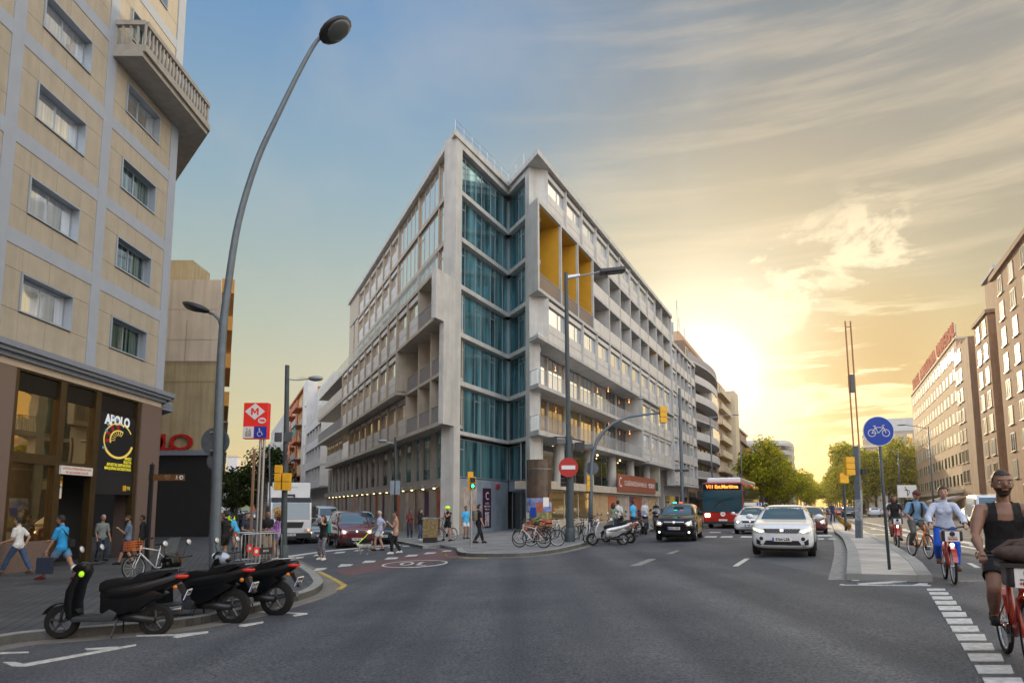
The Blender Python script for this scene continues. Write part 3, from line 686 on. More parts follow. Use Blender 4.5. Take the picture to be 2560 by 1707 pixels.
    L6 = [8.33, 11.37, 14.4, 17.3, 20.35, 23.5, 26.5, 29.55, 32.6]
    for a, b in zip(L6[:-1], L6[1:]): bay(FL, a, b, 6.98, 9.82, y5+.1, 1.25, mats=('frame_tan', 'glass_amber' if a > 17 else 'glass_sky'))
    for x in L6[1:]:
        q = MB(FL); q.box(x-.07, x+.07, y5+.02, y5+.3, 6.96, 9.83); part('pillar', q, 'frame_tan', main, world=True)
    for a, b in ((38.3, 41.3), (41.3, 44.3), (44.3, 47.3), (47.3, 50.3)): bay(FL, a, b, 6.98, 9.82, y5+.1, 1.25, mats=('frame_tan', 'glass_amber'))
    q = MB(FL); q.box(32.7, 38.2, y5+.9, 1.0, 6.95, 9.85); part('recess_wall', q, 'concrete_warm', main, world=True)
    # far terrace beyond the box: railing, canopy, wing wall
    rail(FL, 33.3, 52.4, 10.1, 1.1, y4+.02)
    q = MB(FL); q.box(33.35, 47, .4, 1.0, 10.1, 15.85); part('end_wall', q, 'panel', main, world=True)
    for a in (36, 39, 42): window(main, FL, a, a+1.6, 11.2, 13.0, .33, 2, mats=('frame_tan', 'glass_sky'))
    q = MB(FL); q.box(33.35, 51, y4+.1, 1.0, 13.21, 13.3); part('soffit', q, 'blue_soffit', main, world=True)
    q = MB(FL); q.box(33.3, 52.7, y4-.04, y4+.1, 13.2, 14.4); part('parapet', q, 'concrete_warm', main, world=True)
    # --- tall piers and windows (z 3.5-6.7), band with lamps, ground floor
    slab(FL, .9, 56, -.12, 1.0, 3.0, 3.52, 'pier_stone', 'floor_band')
    x = 1.2; k = 0; ws = [1.5, 2.4, 1.2, 2.3]
    while x < 54:
        gw = [1.5, 2.1, 1.1, 1.9, 1.4][k % 5]; pw = [1.1, 1.3, .9][k % 3]
        q = MB(FL); q.box(x, x+pw, 0, .7, 3.52, 6.7); part('pillar', q, 'pier_stone', main, world=True)
        window(main, FL, x+pw, min(x+pw+gw, 54.5), 3.55, 6.68, .06, 1, mats=('frame_grey', 'glass_teal' if x < 16 else 'glass_dark'))
        x += pw+gw; k += 1
    q = MB(FL); q.box(.9, 56, .12, 1.0, -.8, 3.0); part('base_wall', q, 'pier_stone', main, world=True)
    x = 1.1; k = 0
    while x < 50:
        pw = 1.5; q = MB(FL); q.box(x, x+pw, 0.0, .5, -.8, 3.0); part('pillar', q, 'pier_stone', main, world=True)
        l = MB(FL); l.lathe([(.03, 0), (.12, .05), (.14, .2), (.10, .26)], 8, 'z', (x+pw+.6, -.28, 2.95)).box(x+pw+.57, x+pw+.63, -.26, -.12, 3.12, 3.18).m(1).lathe([(.10, -.01), (.08, -.03)], 8, 'z', (x+pw+.6, -.28, 2.95))
        part('wall_lamp', l, ['frame_grey', 'downlight'], main, world=True)
        gw = [1.2, 1.5, 1.1][k % 3]; q = MB(FL); q.box(x+pw+.1, x+pw+gw-.1, .07, .117, .2, 2.8); part('poster_panel', q, ['poster_rust', 'poster_plum', 'poster_floral', 'poster_white', 'poster_orange', 'poster_grey', 'poster_plum'][k % 7], main, world=True)
        x += pw+gw; k += 1
    # --- avenue front: w = 3.75
    W = 3.75; S0 = 1.95
    # top strip z 22.9-25.6, z 13.1-16.25 strip
    def ch(M, z0, z1):   # chamfered blank wall between the notch pillar and the avenue front
        a = FB @ Vector((3.7, .02, 0)); b = FR @ Vector((S0, 0, 0)); c = FR @ Vector((S0, .6, 0)); d = a+Vector((-.1, .9, 0))
        q = MB(); q.prism([(a.x, a.y), (b.x, b.y), (c.x, c.y), (d.x, d.y)], z0, z1); part('corner_wall', q, 'concrete', main, world=True)
    ch(FR, 22.75, 25.62); ch(FR, 13.2, 16.2)
    def prow(z0, z1, mt='concrete', name='slab', ext=44.2, dpt=3.4):
        a = FB @ Vector((3.7, -.02, 0)); b = B2; c = FR @ Vector((ext, 0, 0)); d = FR @ Vector((ext, 2.5, 0)); e = FR @ Vector((4.5, 2.5, 0)); f = a+Vector((-.2, 2.2, 0))
        q = MB(); q.prism([(a.x, a.y), (b.x, b.y), (c.x, c.y), (d.x, d.y), (e.x, e.y), (f.x, f.y)], z0, z1); part(name, q, mt, main, world=True)
    prow(22.45, 22.74); prow(16.22, 16.45); prow(12.95, 13.18, ext=27.5); prow(9.62, 9.88, ext=29); prow(6.45, 6.78, ext=30)
    q = MB(FR); q.box(28.2, 44.2, -.25, 2.5, 12.95, 13.18).box(30.2, 43.6, -.25, 2.5, 6.3, 6.6); part('slab', q, 'concrete', main, world=True)
    for i in range(9):
        a = S0+W*i
        bay(FR, a, a+W, 22.74, 25.55, .08, 1.25, mats=('frame_grey', 'glass_sky'))
        q = MB(FR); q.box(a+W-.1, a+W+.1, -.02, .5, 22.74, 25.62); part('pillar', q, 'concrete', main, world=True)
    for i in range(11):
        a = S0+W*i
        bay(FR, a, a+W, 13.2, 16.15, .08, 1.25, mats=('frame_grey', 'glass_sky'))
        q = MB(FR); q.box(a+W-.07, a+W+.07, -.02, .4, 13.2, 16.2); part('pillar', q, 'concrete', main, world=True)
    # open loggias above the strip: party walls, parapets, back windows, yellow ones
    for i in range(9, 12):
        a = S0+W*i-.1; q = MB(FR); q.box(a+(W if i < 11 else 3.2)-.1, a+(W if i < 11 else 3.2)+.1, 0, 2.4, 22.74, 25.62); part('party_wall', q, 'concrete', main, world=True)
        q = MB(FR); q.box(a+.2, a+(W if i < 11 else 3.2)-.1, .03, .12, 22.74, 23.8); part('parapet', q, 'panel', main, world=True)
    LX = [.12, 4.6, 8.4, 12.3, 17.0, 20.7, 24.45, 28.3, 32.05, 36.2, 39.6, 43.9]
    for i in range(11):
        a, b = LX[i], LX[i+1]
        dbl = i < 3; low = i >= 8
        yw = 'yellow_wall' if dbl else 'concrete'
        zt = 22.45
        q = MB(FR); q.box(b-.09, b+.09, 0, .18, 16.45, zt); part('pillar', q, 'concrete', main, world=True)
        q = MB(FR); q.box(b-.085, b+.085, .18, 2.5, 16.45, zt); part('party_wall', q, yw, main, world=True)
        if dbl:
            q = MB(FR); q.prism([(max(a, .6), .2), (b-.1, .2), (b-.1, 2.5), (max(a, 2.7), 2.5)], zt-.06, zt-.01); part('ceiling', q, 'yellow_wall', main, world=True)
            rail(FR, a+.1, b-.1, 16.45, 1.1, .05)
            window(main, FR, max(a+.2, 2.7), b-.2, 16.5, 22.3, 2.35, 2, mats=('frame_grey', 'glass_dark'))
        else:
            q = MB(FR); q.box(a+.09, b-.09, .01, 2.5, 19.4, 19.6); part('slab', q, 'concrete', main, world=True)
            for z in (16.45, 19.6):
                q = MB(FR); q.box(a+.1, b-.1, .04, .12, z, z+1.05); part('parapet', q, 'panel', main, world=True)
                window(main, FR, a+.2, b-.2, z+.05, z+2.7, 2.35, 2, mats=('frame_grey', 'glass_dark'))
            if low:
                q = MB(FR); q.box(a+.1, b-.1, .2, 2.5, 19.32, 19.38); part('ceiling', q, 'yellow_wall', main, world=True)
    # blank prow face of the loggia block (returns along the notch)
    a = FB @ Vector((3.74, -.01, 0)); b = B2; q = MB(); q.prism([(a.x, a.y), (b.x, b.y), (b.x+.12, b.y+.26), (a.x+.22, a.y+.12)], 16.45, 22.45); part('corner_wall', q, 'concrete', main, world=True)
    # little pyramids that close the notched corners
    for z in (22.75, 13.2):
        pa = FB @ Vector((3.74, -.02, 0)); pb = B2+Vector((0, .12)); pc = FR @ Vector((S0, 0, 0)); pm = (pa.to_2d()+pc.to_2d())/2+Vector((-.05, .12))
        zt = z+.75 if z > 20 else z+.6
        q = MB(); q._add([(pa.x, pa.y, z), (pb.x, pb.y, z), (pc.x, pc.y, z), (pm.x, pm.y, zt), (pm.x, pm.y, z)], [(0,1,3), (1,2,3), (0,4,1), (1,4,2), (0,3,4), (2,4,3)])
        part('corner_cap', q, 'concrete', main, world=True)
    # recessed glazed floors with balcony slabs, z 6.75-13
    for z0, z1, gm in ((9.88, 12.9, 'glass_sky'), (6.78, 9.6, 'glass_amber')):
        xs = [2.4, 5.9, 9.6, 13.3, 17.0, 20.7, 24.4, 28.2]
        for a, b in zip(xs[:-1], xs[1:]):
            window(main, FR, a, b-.25, z0, z1-.02, 1.7, 3, .06, ('frame_grey', gm if b < 21 else 'glass_dark'), .1)
            q = MB(FR); q.box(b-.25, b, 1.6, 1.9, z0, z1); part('pillar', q, 'concrete_warm', main, world=True)
            if int(b*3) % 2: continue
            l = MB(FR); l.ball((b-.5, 1.2, z1-.35), .06, 6).cyl((b-.5, 1.2, z1-.3), (b-.5, 1.2, z1), .012, n=4); part('lamp', l, 'bulb', main, world=True)
        rail(FR, .3, 27.4 if z0 > 8 else 28.3, z0, 1.05, .12, 'clear_rail')
        a = FB @ Vector((3.9, 0, 0)); r2 = MB()
        for k in range(9):
            p_ = a.lerp(Vector((B2.x, B2.y, 0)), k/8); r2.box(p_.x-.015, p_.x+.015, p_.y+.2, p_.y+.23, z0, z0+1.0)
        r2.tube([(a.x, a.y+.2, z0+1.02), (B2.x, B2.y+.25, z0+1.02)], .025, 5); part('railing', r2, 'glass_rail', main, world=True)
    # solid block at the far end of those floors
    q = MB(FR); q.box(28.4, 28.62, -.02, 2.5, 6.6, 12.95); part('party_wall', q, 'concrete', main, world=True)
    for i, a in enumerate((32.0-3.2, 32.2, 35.9, 39.6)):
        b = (32.2, 35.9, 39.6, 43.4)[i]
        for z0, z1 in ((6.62, 9.78), (9.78, 12.93)):
            bay(FR, a, b, z0, z1, .08, 1.25, mats=('frame_grey', 'glass_sky'))
    for a in (32.2, 35.9, 39.6, 43.4):
        q = MB(FR); q.box(a-.08, a+.08, -.02, .5, 6.6, 12.95); part('pillar', q, 'concrete', main, world=True)
    q = MB(FR); q.box(28.62, 43.3, -.03, .2, 9.7, 9.86); part('floor_band', q, 'concrete', main, world=True)
    # far end pillar, full height
    q = MB(FR); q.box(43.95, 44.4, -.12, .9, 4.4, 25.7); part('pillar', q, 'concrete', main, world=True)
    # gallery z 3.5-6.45 with round columns, fascia, ground floor shop fronts
    for x in (2.6, 6.9, 14.0, 20.9, 27.6, 34.4):
        q = MB(FR); q.cyl((x, 1.2, 3.5), (x, 1.2, 6.45), .42, n=14); part('column', q, 'concrete', main, smooth='auto', world=True)
    window(main, FR, 2.2, 21, 3.5, 6.4, 2.2, 5, .06, ('frame_grey', 'glass_dark'))
    window(main, FR, 21, 35.5, 3.5, 6.4, 2.2, 4, .06, ('frame_grey', 'glass_dark'))
    q = MB(FR)
    for k in range(9): q.ball((3+k*3.7, 1.6, 6.36), .07, 6)
    part('downlights', q, 'downlight', main, world=True)
    q = MB(FR); q.box(1.5, 36.6, .1, 2.4, 2.95, 3.5); part('floor_band', q, 'concrete_warm', main, world=True)
    q = MB(FR); q.box(36.2, 36.6, .1, 2.4, 3.5, 6.4).box(36.2, 36.6, .3, 2.4, -.2, 2.95); part('party_wall', q, 'concrete_warm', main, world=True)
    rail(FR, 23.5, 36.1, 3.5, 1.0, .25, 'green_rail', name='railing')
    window(main, FR, 3.0, 12.4, .75, 2.93, .5, 3, .10, ('concrete_warm', 'glass_amber'))
    q = MB(FR); q.box(1.6, 3.0, .4, 1.2, -.2, 2.93).box(3.0, 12.4, .45, 1.2, -.2, .74).box(12.4, 36.2, .6, 1.2, -.2, 2.93); part('base_wall', q, 'concrete_warm', main, world=True)
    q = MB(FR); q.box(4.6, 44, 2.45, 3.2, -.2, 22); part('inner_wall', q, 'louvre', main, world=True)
    posters = [(13.0, 17.3, 'poster_sand'), (17.5, 20.0, 'poster_orange'), (20.2, 22.8, 'poster_grey'), (23.0, 24.6, 'poster_white'), (24.8, 26.0, 'poster_purple'), (26.2, 29.6, 'poster_rust'), (29.8, 32.5, 'poster_white'), (32.7, 36.0, 'poster_sand')]
    for a, b, mt in posters:
        q = MB(FR); q.box(a, b, .55, .597, .35, 2.75); part('poster_panel', q, mt, main, world=True)
mat('green_rail', (.03, .12, .08), .4)
for n_, c_, c2_ in (('maroon', (.30,.08,.05), (.25,.065,.045)), ('sand', (.62,.42,.22), (.35,.25,.15)), ('orange', (.55,.17,.06), (.42,.12,.06)), ('grey', (.42,.38,.30), (.30,.28,.24)), ('white', (.55,.50,.47), (.35,.25,.22)), ('purple', (.10,.03,.09), (.16,.05,.10)), ('rust', (.45,.12,.06), (.20,.05,.03)), ('floral', (.35,.16,.06), (.03,.02,.03)), ('blue', (.02,.09,.40), (.30,.40,.65)), ('plum', (.055,.012,.045), (.06,.014,.05))):
    mat('poster_'+n_, c_, .35, col2=c2_, scale=2.2 if n_ != 'plum' else .3)
build_main()
# band posters and writing on the corner base
def on(M, x, y, z, mirror=False):
    # placement matrix for text on a front: text reads from outside
    return M @ Matrix.Translation((x, y, z))
def text_on(s, size, mt, parent, M, x, y, z, flip, **k):
    L_ = MW(parent).inverted() @ M @ Matrix.Translation((x, y, z)) @ (Matrix.Diagonal((-1, 1, 1, 1)) if flip else I4)
    return text(s, size, mt, parent, (0, 0, 0), L_, **k)
for a, b, mt in ((1.65, 3.6, 'poster_white'), (4.55, 5.75, 'poster_plum')):
    q = MB(FA); q.box(a, b, .255, .297, .35 if mt == 'poster_plum' else .9, 3.0); pp = part('poster_panel', q, mt, main, world=True)
    if mt == 'poster_plum':
        text_on('C', .75, 'white_matt', pp, FA, 5.15, .25, 2.45, False)
        for i, t in enumerate(('COLISÉE', 'BARCELONA', 'PARAL·LEL')): text_on(t, .15, 'white_matt', pp, FA, 5.15, .25, 1.98-i*.2, False)
        for i, t in enumerate(('932', '200', '915')): text_on(t, .42, 'white_matt', pp, FA, 5.15, .25, 1.22-i*.32, False, bold=.01)
q = MB(FA); q.box(6.5, 6.95, .15, .3, 3.05, 3.3); part('alarm_box', q, 'red', main, world=True)
ban = MB(FR); ban.box(18.6, 33.6, -.02, .03, 3.15, 4.75)
bn = part('banner', ban, 'poster_maroon', main, world=True)
text_on('C', 1.3, 'white_matt', bn, FR, 19.5, -.02, 3.95, False)
text_on('COLISÉE BARCELONA PARAL·LEL', .62, 'white_matt', bn, FR, 25.2, -.02, 3.95, False, sx=.95)
text_on('932 200 915', .62, 'white_matt', bn, FR, 31.7, -.02, 3.95, False, bold=.015, sx=.85)
# ---------------------------------------------------------------- beige hotel on the left, and the block behind it
mat('beige', (.385,.345,.285), .75, var=.06, scale=2, bump=.25, bscale=60, streak=.12)
mat('band_grey', (.32,.365,.445), .75, var=.04, scale=2, bump=.2, bscale=60)
mat('granite', (.17,.125,.11), .35, var=.22, scale=30, spec=.4)
mat('granite_grey', (.20,.23,.29), .5, var=.10, scale=12)
mat('travertine', (.50,.42,.34), .5, var=.08, scale=3)
mat('bronze', (.085,.055,.022), .35, metal=.5, var=.15, scale=4)
mat('louvre_dark', (.03,.025,.02), .5, metal=.3)
mat('balcony_stone', (.33,.31,.28), .8, var=.12, scale=3, bump=.2)
glass_material('glass_curtain', (.88,.92,.94), metal=.85, curtain=.15, cscale=8)
glass_material('glass_open', (.03,.13,.16), metal=.35, curtain=.8, cscale=8, c2=(.18,.26,.24))
glass_material('glass_sepia', (.40,.28,.13), metal=.92, rough=.02)
HX = -15.3
hotel = thing('hotel_building', 'tall beige hotel with blue grey bands and stone corner balcony', 'building', (HX, 20, g(HX)))
HM = frame(Vector((HX, 0)), (0, 1), (-1, 0))        # x = world Y, y = into the building
def hotel_build():
    y0 = -12.; far = 29.5
    sd = Vector((math.sin(R(-39)), math.cos(R(-39))))
    w = MB(); w.prism([(HX-.3, y0), (HX-.3, far-.1), (HX-.3+sd.x*22, far-.1+sd.y*22), (HX-30, far+15), (HX-30, y0)], 6.3, 34)
    part('wall', w, 'beige', hotel, world=True)
    # facade panels between pilasters and bands, with real joints
    bands = [(9.72, 10.2), (12.9, 13.38), (16.1, 16.58), (19.25, 19.7), (22.4, 22.85), (25.55, 26.0), (28.7, 29.15)]
    pil = [(19.35, 19.85), (24.02, 24.56), (28.88, 29.5), (14.65, 15.2), (9.9, 10.4), (5.2, 5.7)]
    b = MB(HM)
    for z0, z1 in bands: b.box(y0, far, -.02, .3, z0, z1)
    part('band', b, 'band_grey', hotel, world=True)
    for a, c in pil:
        q = MB(HM); q.box(a, c, -.024, .3, 6.66, 34); part('pilaster', q, 'band_grey', hotel, world=True)
    cells = [(5.7, 9.9), (10.4, 14.65), (15.2, 19.35), (19.85, 24.02), (24.56, 28.88)]
    wins = {3: (20.6, 23.08), 4: (25.4, 27.9), 2: (16.0, 18.5), 1: (11.3, 13.8), 0: (6.5, 9.0)}
    zs = [6.66]+[z for bb in bands for z in bb]+[32]
    for ci, (a, c) in enumerate(cells):
        for k in range(0, len(zs)-1, 2):
            z0, z1 = zs[k], zs[k+1]
            if k == 0: z0 = 6.66
            wa, wb = wins[ci]; wz0, wz1 = (z1-1.27-.74+.02, z1-.74+.0)
            if k//2 >= 7: continue
            q = MB(HM); e = .006
            q.box(a+e, wa-.0, 0, .3, z0+e, wz0-e).box(wb, c-e, 0, .3, z0+e, wz0-e).box(a+e, wa, 0, .3, wz1+e, z1-e).box(wb, c-e, 0, .3, wz1+e, z1-e)
            q.box(a+e, wa-.03, 0, .3, wz0+e, wz1-e).box(wb+.03, c-e, 0, .3, wz0+e, wz1-e)
            mid = (wa+wb)/2
            q.box(wa+e, mid-e, 0, .3, z0+e, wz0-.03).box(mid+e, wb-e, 0, .3, z0+e, wz0-.03).box(wa+e, mid-e, 0, .3, wz1+.03, z1-e).box(mid+e, wb-e, 0, .3, wz1+.03, z1-e)
            part('wall_panel', q, 'beige', hotel, world=True)
            fr = MB(HM)
            fr.box(wa-.02, wb+.02, -.05, .36, wz1-.05, wz1).box(wa-.02, wb+.02, -.05, .36, wz0, wz0+.05).box(wa-.02, wa+.04, -.045, .36, wz0+.05, wz1-.05).box(wb-.04, wb+.02, -.045, .36, wz0+.05, wz1-.05)
            fo = part('window_surround', fr, 'frame_light', hotel, world=True)
            gm = 'glass_curtain' if ci == 3 or ci < 3 else 'glass_open'
            if ci == 4 and k//2 == 3: gm = 'glass_curtain'
            wd = window(hotel, HM, wa+.04, wb-.04, wz0+.05, wz1-.05, .24, 2, .05, ('frame_light', gm), .1)
    # cornice and ground floor
    c = MB()
    for (o, z0, z1) in ((.36, 6.50, 6.68), (.26, 6.38, 6.50), (.12, 6.24, 6.38)):
        c.prism([(HX+o, y0), (HX+o, far+o*1.2), (HX+sd.x*12+o, far+o*1.2+sd.y*12), (HX-1, far+3), (HX-1, y0)], z0, z1)
    part('cornice', c, 'granite_grey', hotel, world=True)
    q = MB(HM); q.box(y0, far, .01, .6, 6.02, 6.24); part('lintel', q, 'travertine', hotel, world=True)
    for a, cc in ((27.98, 29.55), (18.2, 20.75), (13.0, 14.6), (7, 9.6)):
        q = MB(HM); q.box(a, cc, 0, .9, -.6, 6.02); part('pillar', q, 'granite', hotel, world=True)
    q = MB(HM); q.box(20.75, 22.95, .05, .8, -.6, .62); part('plinth', q, 'granite', hotel, world=True)
    q = MB(HM)
    for a in (20.75, 22.95, 24.95, 27.75): q.box(a, a+(.32 if 22 < a < 26 else .22), .06, .3, .62 if a < 22 else -.4, 6.0)
    q.box(20.97, 22.95, .065, .28, 3.1, 3.42).box(23.27, 24.95, .065, .28, 3.1, 3.25).box(20.97, 27.75, .07, .3, 5.96, 6.015)
    part('bronze_frame', q, 'bronze', hotel, world=True)
    for a, b_ in ((20.97, 22.95), (23.27, 24.95), (25.27, 27.75)):
        q = MB(HM)
        for k in range(9): q.box(a, b_, .16, .2, 5.38+k*.062, 5.41+k*.062)
        q.box(a, b_, .22, .26, 5.3, 5.96); part('louvre', q, 'louvre_dark', hotel, world=True)
    for a, b_, z0, z1 in ((20.97, 22.95, 3.42, 5.34), (20.97, 22.95, .62, 3.1), (23.27, 24.95, 3.25, 5.34), (14.7, 18.1, .62, 5.8)):
        q = MB(HM); q.box(a, b_, .18, .22, z0, z1); part('window', q, 'glass_sepia', hotel, world=True)
    q = MB(HM); q.box(23.3, 27.7, 1.6, 1.7, -.5, 3.1).box(23.1, 23.3, .3, 1.6, -.5, 3.1); part('entrance_recess', q, 'dark', hotel, world=True)
    q = MB(HM); q.box(25.27, 27.75, .1, .3, 2.2, 3.05); part('entrance_fascia', q, 'dark', hotel, world=True)
    q = MB(HM); q.box(25.27, 27.72, .12, .2, 3.05, 5.3); po = part('casino_poster', q, 'poster_black', hotel, world=True)
    # casino poster: a generic roulette wheel and the words, on a gold ribbon
    def tx(s, size, x, z, mt, par=po, **k): text_on(s, size, mt, par, HM, x, .115, z, True if False else False, **k)
    cx, cz = 26.62, 4.30
    arc = MB(HM)
    def band_(r0, r1, a0, a1, y, n=22, sx=1.0, sz=.68):
        for i in range(n):
            t0, t1 = R(a0+(a1-a0)*i/n), R(a0+(a1-a0)*(i+1)/n)
            P_ = [(cx+r*math.cos(t)*sx, cz+r*math.sin(t)*sz) for r, t in ((r0, t0), (r1, t0), (r1, t1), (r0, t1))]
            arc._add([(p[0], y, p[1]) for p in P_]+[(p[0], y-.006, p[1]) for p in P_], [(0,1,2,3), (7,6,5,4), (0,4,5,1), (1,5,6,2), (2,6,7,3), (3,7,4,0)])
    arc.m(0); band_(.93, 1.0, 30, 215, .112); band_(.52, .60, 60, 200, .112); band_(.93, 1.06, 215, 345, .112)
    for i in range(9):
        arc.m(1 if i % 2 else 2); band_(.64, .90, 75+i*15, 88+i*15, .113, 3)
    arc.m(0)
    for i in range(8): arc.tube([(cx+.2*math.cos(t)*1.15, .11, cz+.2*math.sin(t)*.8) if False else (cx+.25*math.cos(t), .108, cz+.18*math.sin(t)) for t in (R(60+i*18),)]+[(cx+.5*math.cos(R(60+i*18)), .108, cz+.5*math.sin(R(60+i*18))*.68)], .012, 4)
    arc.m(3)
    for dx, dz in ((-.75, .55), (-.45, .85), (-.85, .3), (-.2, .8), (-.95, -.35)): arc.cbox((cx+dx, .108, cz+dz), (.14, .01, .10))
    part('roulette_picture', arc, ['gold', 'red', 'ink', 'dice_blue'], po, world=True)
    tx('APOLO', .50, 26.5, 5.03, 'white_glow', bold=.028)
    for i, t in enumerate(('BINGO', 'RULETA', 'APUESTAS DEPORTIVAS', 'MÁQUINAS RECREATIVAS')):
        wd_ = {0: .5, 1: .55, 2: 1.7, 3: 1.8}[i]; tx(t, .155, 27.62-wd_/2, 3.55-i*.145+.08, 'yellow_glow', sx=1.0, bold=.004)
    q = MB(HM); q.box(23.15, 24.9, -.02, .05, 2.83, 3.12); e = part('emergency_sign', q, 'white_matt', hotel, world=True)
    for i, t in enumerate(("SORTIDA D'EMERGÈNCIA 0-24H", "NO BLOQUEJAR L'ACCÉS")): text_on(t, .11, 'red', e, HM, 24.02, -.022, 3.03-i*.13, False)
    q = MB(HM); q.box(23.2, 23.75, .3, .36, 2.0, 2.78); e = part('parking_sign', q, 'amber', hotel, world=True)
    q = MB(HM); q.box(23.22, 23.73, .292, .299, 2.02, 2.5); part('sign_field', q, 'white_matt', e, world=True)
    text_on('ENTRADA', .12, 'ink', e, HM, 23.47, .29, 2.66, False); text_on('PARKING', .12, 'ink', e, HM, 23.47, .288, 2.40, False); text_on('P  ↓', .17, 'ink', e, HM, 23.47, .288, 2.18, False)
    q = MB(HM); q.box(27.1, 27.3, .07, .1, 2.35, 2.56); e = part('number_plate', q, 'amber', hotel, world=True)
    text_on('93', .2, 'yellow_glow', e, HM, 27.5, .09, 2.45, False)
    # balcony with balusters on the second floor from the top of the picture
    ox = HX+1.27
    pl_ = [(ox, 24.3), (ox, 29.9), (ox+sd.x*14, 29.9+sd.y*14), (HX-1+sd.x*14, 29.6+sd.y*14), (HX-.2, 29.6), (HX-.2, 24.3)]
    bal = MB(); bal.prism(pl_, 19.05, 19.33)
    pi_ = [(x+(.12 if i < 3 else 0)*(-1), y) for i, (x, y) in enumerate(pl_)]; bal.prism(pi_, 18.85, 19.05)
    bo = part('balcony', bal, 'balcony_stone', hotel, world=True)
    t = MB()
    def rl(a, b):
        n = int((b-a).length/.26)
        for k in range(n+1):
            p = a.lerp(b, k/n); t.lathe([(.055, 19.33), (.055, 19.4), (.04, 19.45), (.085, 19.65), (.05, 19.95), (.06, 20.17)], 6, 'z', (p.x, p.y, 0))
        d = (b-a).normalized(); nn = Vector((-d.y, d.x))*.1
        t.prism([tuple(a+nn), tuple(b+nn), tuple(b-nn), tuple(a-nn)], 20.171, 20.36)
    a, b, c_, d_ = Vector((HX, 24.42)), Vector((ox-.12, 24.42)), Vector((ox-.12, 29.8)), Vector((ox-.12+sd.x*13, 29.8+sd.y*13))
    rl(a, b); rl(b, c_); rl(c_, d_); part('balustrade', t, 'balcony_stone', bo, world=True, smooth='auto')
mat('frame_light', (.32,.37,.44), .4, metal=.2, var=.03)
mat('gold', (.62,.48,.10), .35, var=.1, emis=(.9,.7,.15), estr=.25)
mat('white_glow', (.8,.85,.9), .4, var=0, emis=(.8,.9,1), estr=.15)
mat('yellow_glow', (.8,.75,.05), .4, var=0, emis=(.9,.8,.05), estr=.2)
mat('dice_blue', (.2,.4,.6), .4, var=0)
mat('poster_black', (.015,.014,.02), .3, var=.1)
hotel_build()
# building behind, blank wall with red letters
mat('render_pale', (.60,.53,.45), .85, var=.08, scale=.6, bump=.1, streak=.2)
mat('render_ochre', (.42,.35,.22), .85, var=.12, scale=.7, bump=.1, streak=.3)
mat('orange_wall', (.56,.28,.06), .8, var=.12)
def theatre():
    p0 = G(400, 1337, .13); th = math.atan2(.03, 1)
    dX = Vector((math.cos(th), math.sin(th))); Yc = 47.5
    xr = AY(528, 1200, Yc).x
    T = thing('theatre_building', 'pale rendered theatre block with black shutter and big red letters', 'building', (xr, Yc, g(xr)))
    M = frame(Vector((xr, Yc)), (-1, 0), (0, 1))
    d2 = Vector((dLv.x*-1, dLv.y))
    zt = AY(533, 700, Yc).z; zm1 = AY(520, 903, Yc).z; zc = AY(505, 1138, Yc).z
    w = MB(M); w.prism([(0, 0), (14, 0), (14, 20), (-16*dLv.x*-1*-1, 16*.92) if False else (8, 20)], -.8, 5.0)
    w = MB(); far = Vector((xr, Yc))+dLv*16
    w.prism([(xr, Yc), (far.x, far.y), (xr-22, Yc+16), (xr-14, Yc)], zc+.35, zm1); part('wall', w, 'render_ochre', T, world=True)
    w = MB(); w.prism([(xr, Yc-.06), (far.x, far.y), (xr-22, Yc+16), (xr-14, Yc-.06)], zm1, zt); part('upper_wall', w, 'render_pale', T, world=True)
    w = MB(); w.prism([(xr-.1, Yc+.2), (far.x-.1, far.y), (xr-22, Yc+16), (xr-14, Yc+.2)], -.8, zc); part('shutter', w, 'dark', T, world=True)
    w = MB(); w.prism([(xr+.15, Yc-.25), (far.x+.2, far.y), (xr-22, Yc+16), (xr-14, Yc-.25)], zc, zc+.35); part('cornice', w, 'granite_grey', T, world=True)
    j = MB()
    for z in (zt-2.2, zt-4.4, zt-6.1, zt-7.4): j.box(xr-14, xr-.05, Yc-.075, Yc-.061, z, z+.03)
    j.box(xr-2.3, xr-2.26, Yc-.075, Yc-.061, zm1, zt-3).box(xr-2.6, xr-2.56, Yc-.02, Yc-.001, zm1-3.2, zm1)
    part('joint', j, 'frame_tan', T, world=True)
    hp = MB(); hp.box(xr-6.5, xr-3.6, Yc+3, Yc+6, zt, zt+2.6); part('rooftop_box', hp, 'render_ochre', T, world=True)
    for i, (c, x) in enumerate((('L', 414.5), ('O', 450.5), ('O', 378))):
        p = AY(x, 1107, Yc-.3); l = text_mb(c, 1.6, .18, bold=.02); l.v = [Vector((p.x+v.x*1.35, Yc-.18-v.z, p.z+v.y)) for v in l.v]
        part('letter', l, 'red', T, world=True)
    # balconies seen edge on along the side street
    for z in [zm1+.4+i*2.95-3 for i in range(4)]:
        b = MB(); q = Vector((xr, Yc))+dLv*4; r_ = q+dLv*9
        nn = Vector((.921, .39)); b.prism([tuple(q), tuple(q+nn*.9), tuple(r_+nn*.9), tuple(r_)], z, z+1.1); part('balcony', b, 'orange_wall', T, world=True)
theatre()
mat('sign_red', (.30,.10,.07), .9, var=0, spec=.1, emis=(1,.25,.1), estr=.1)
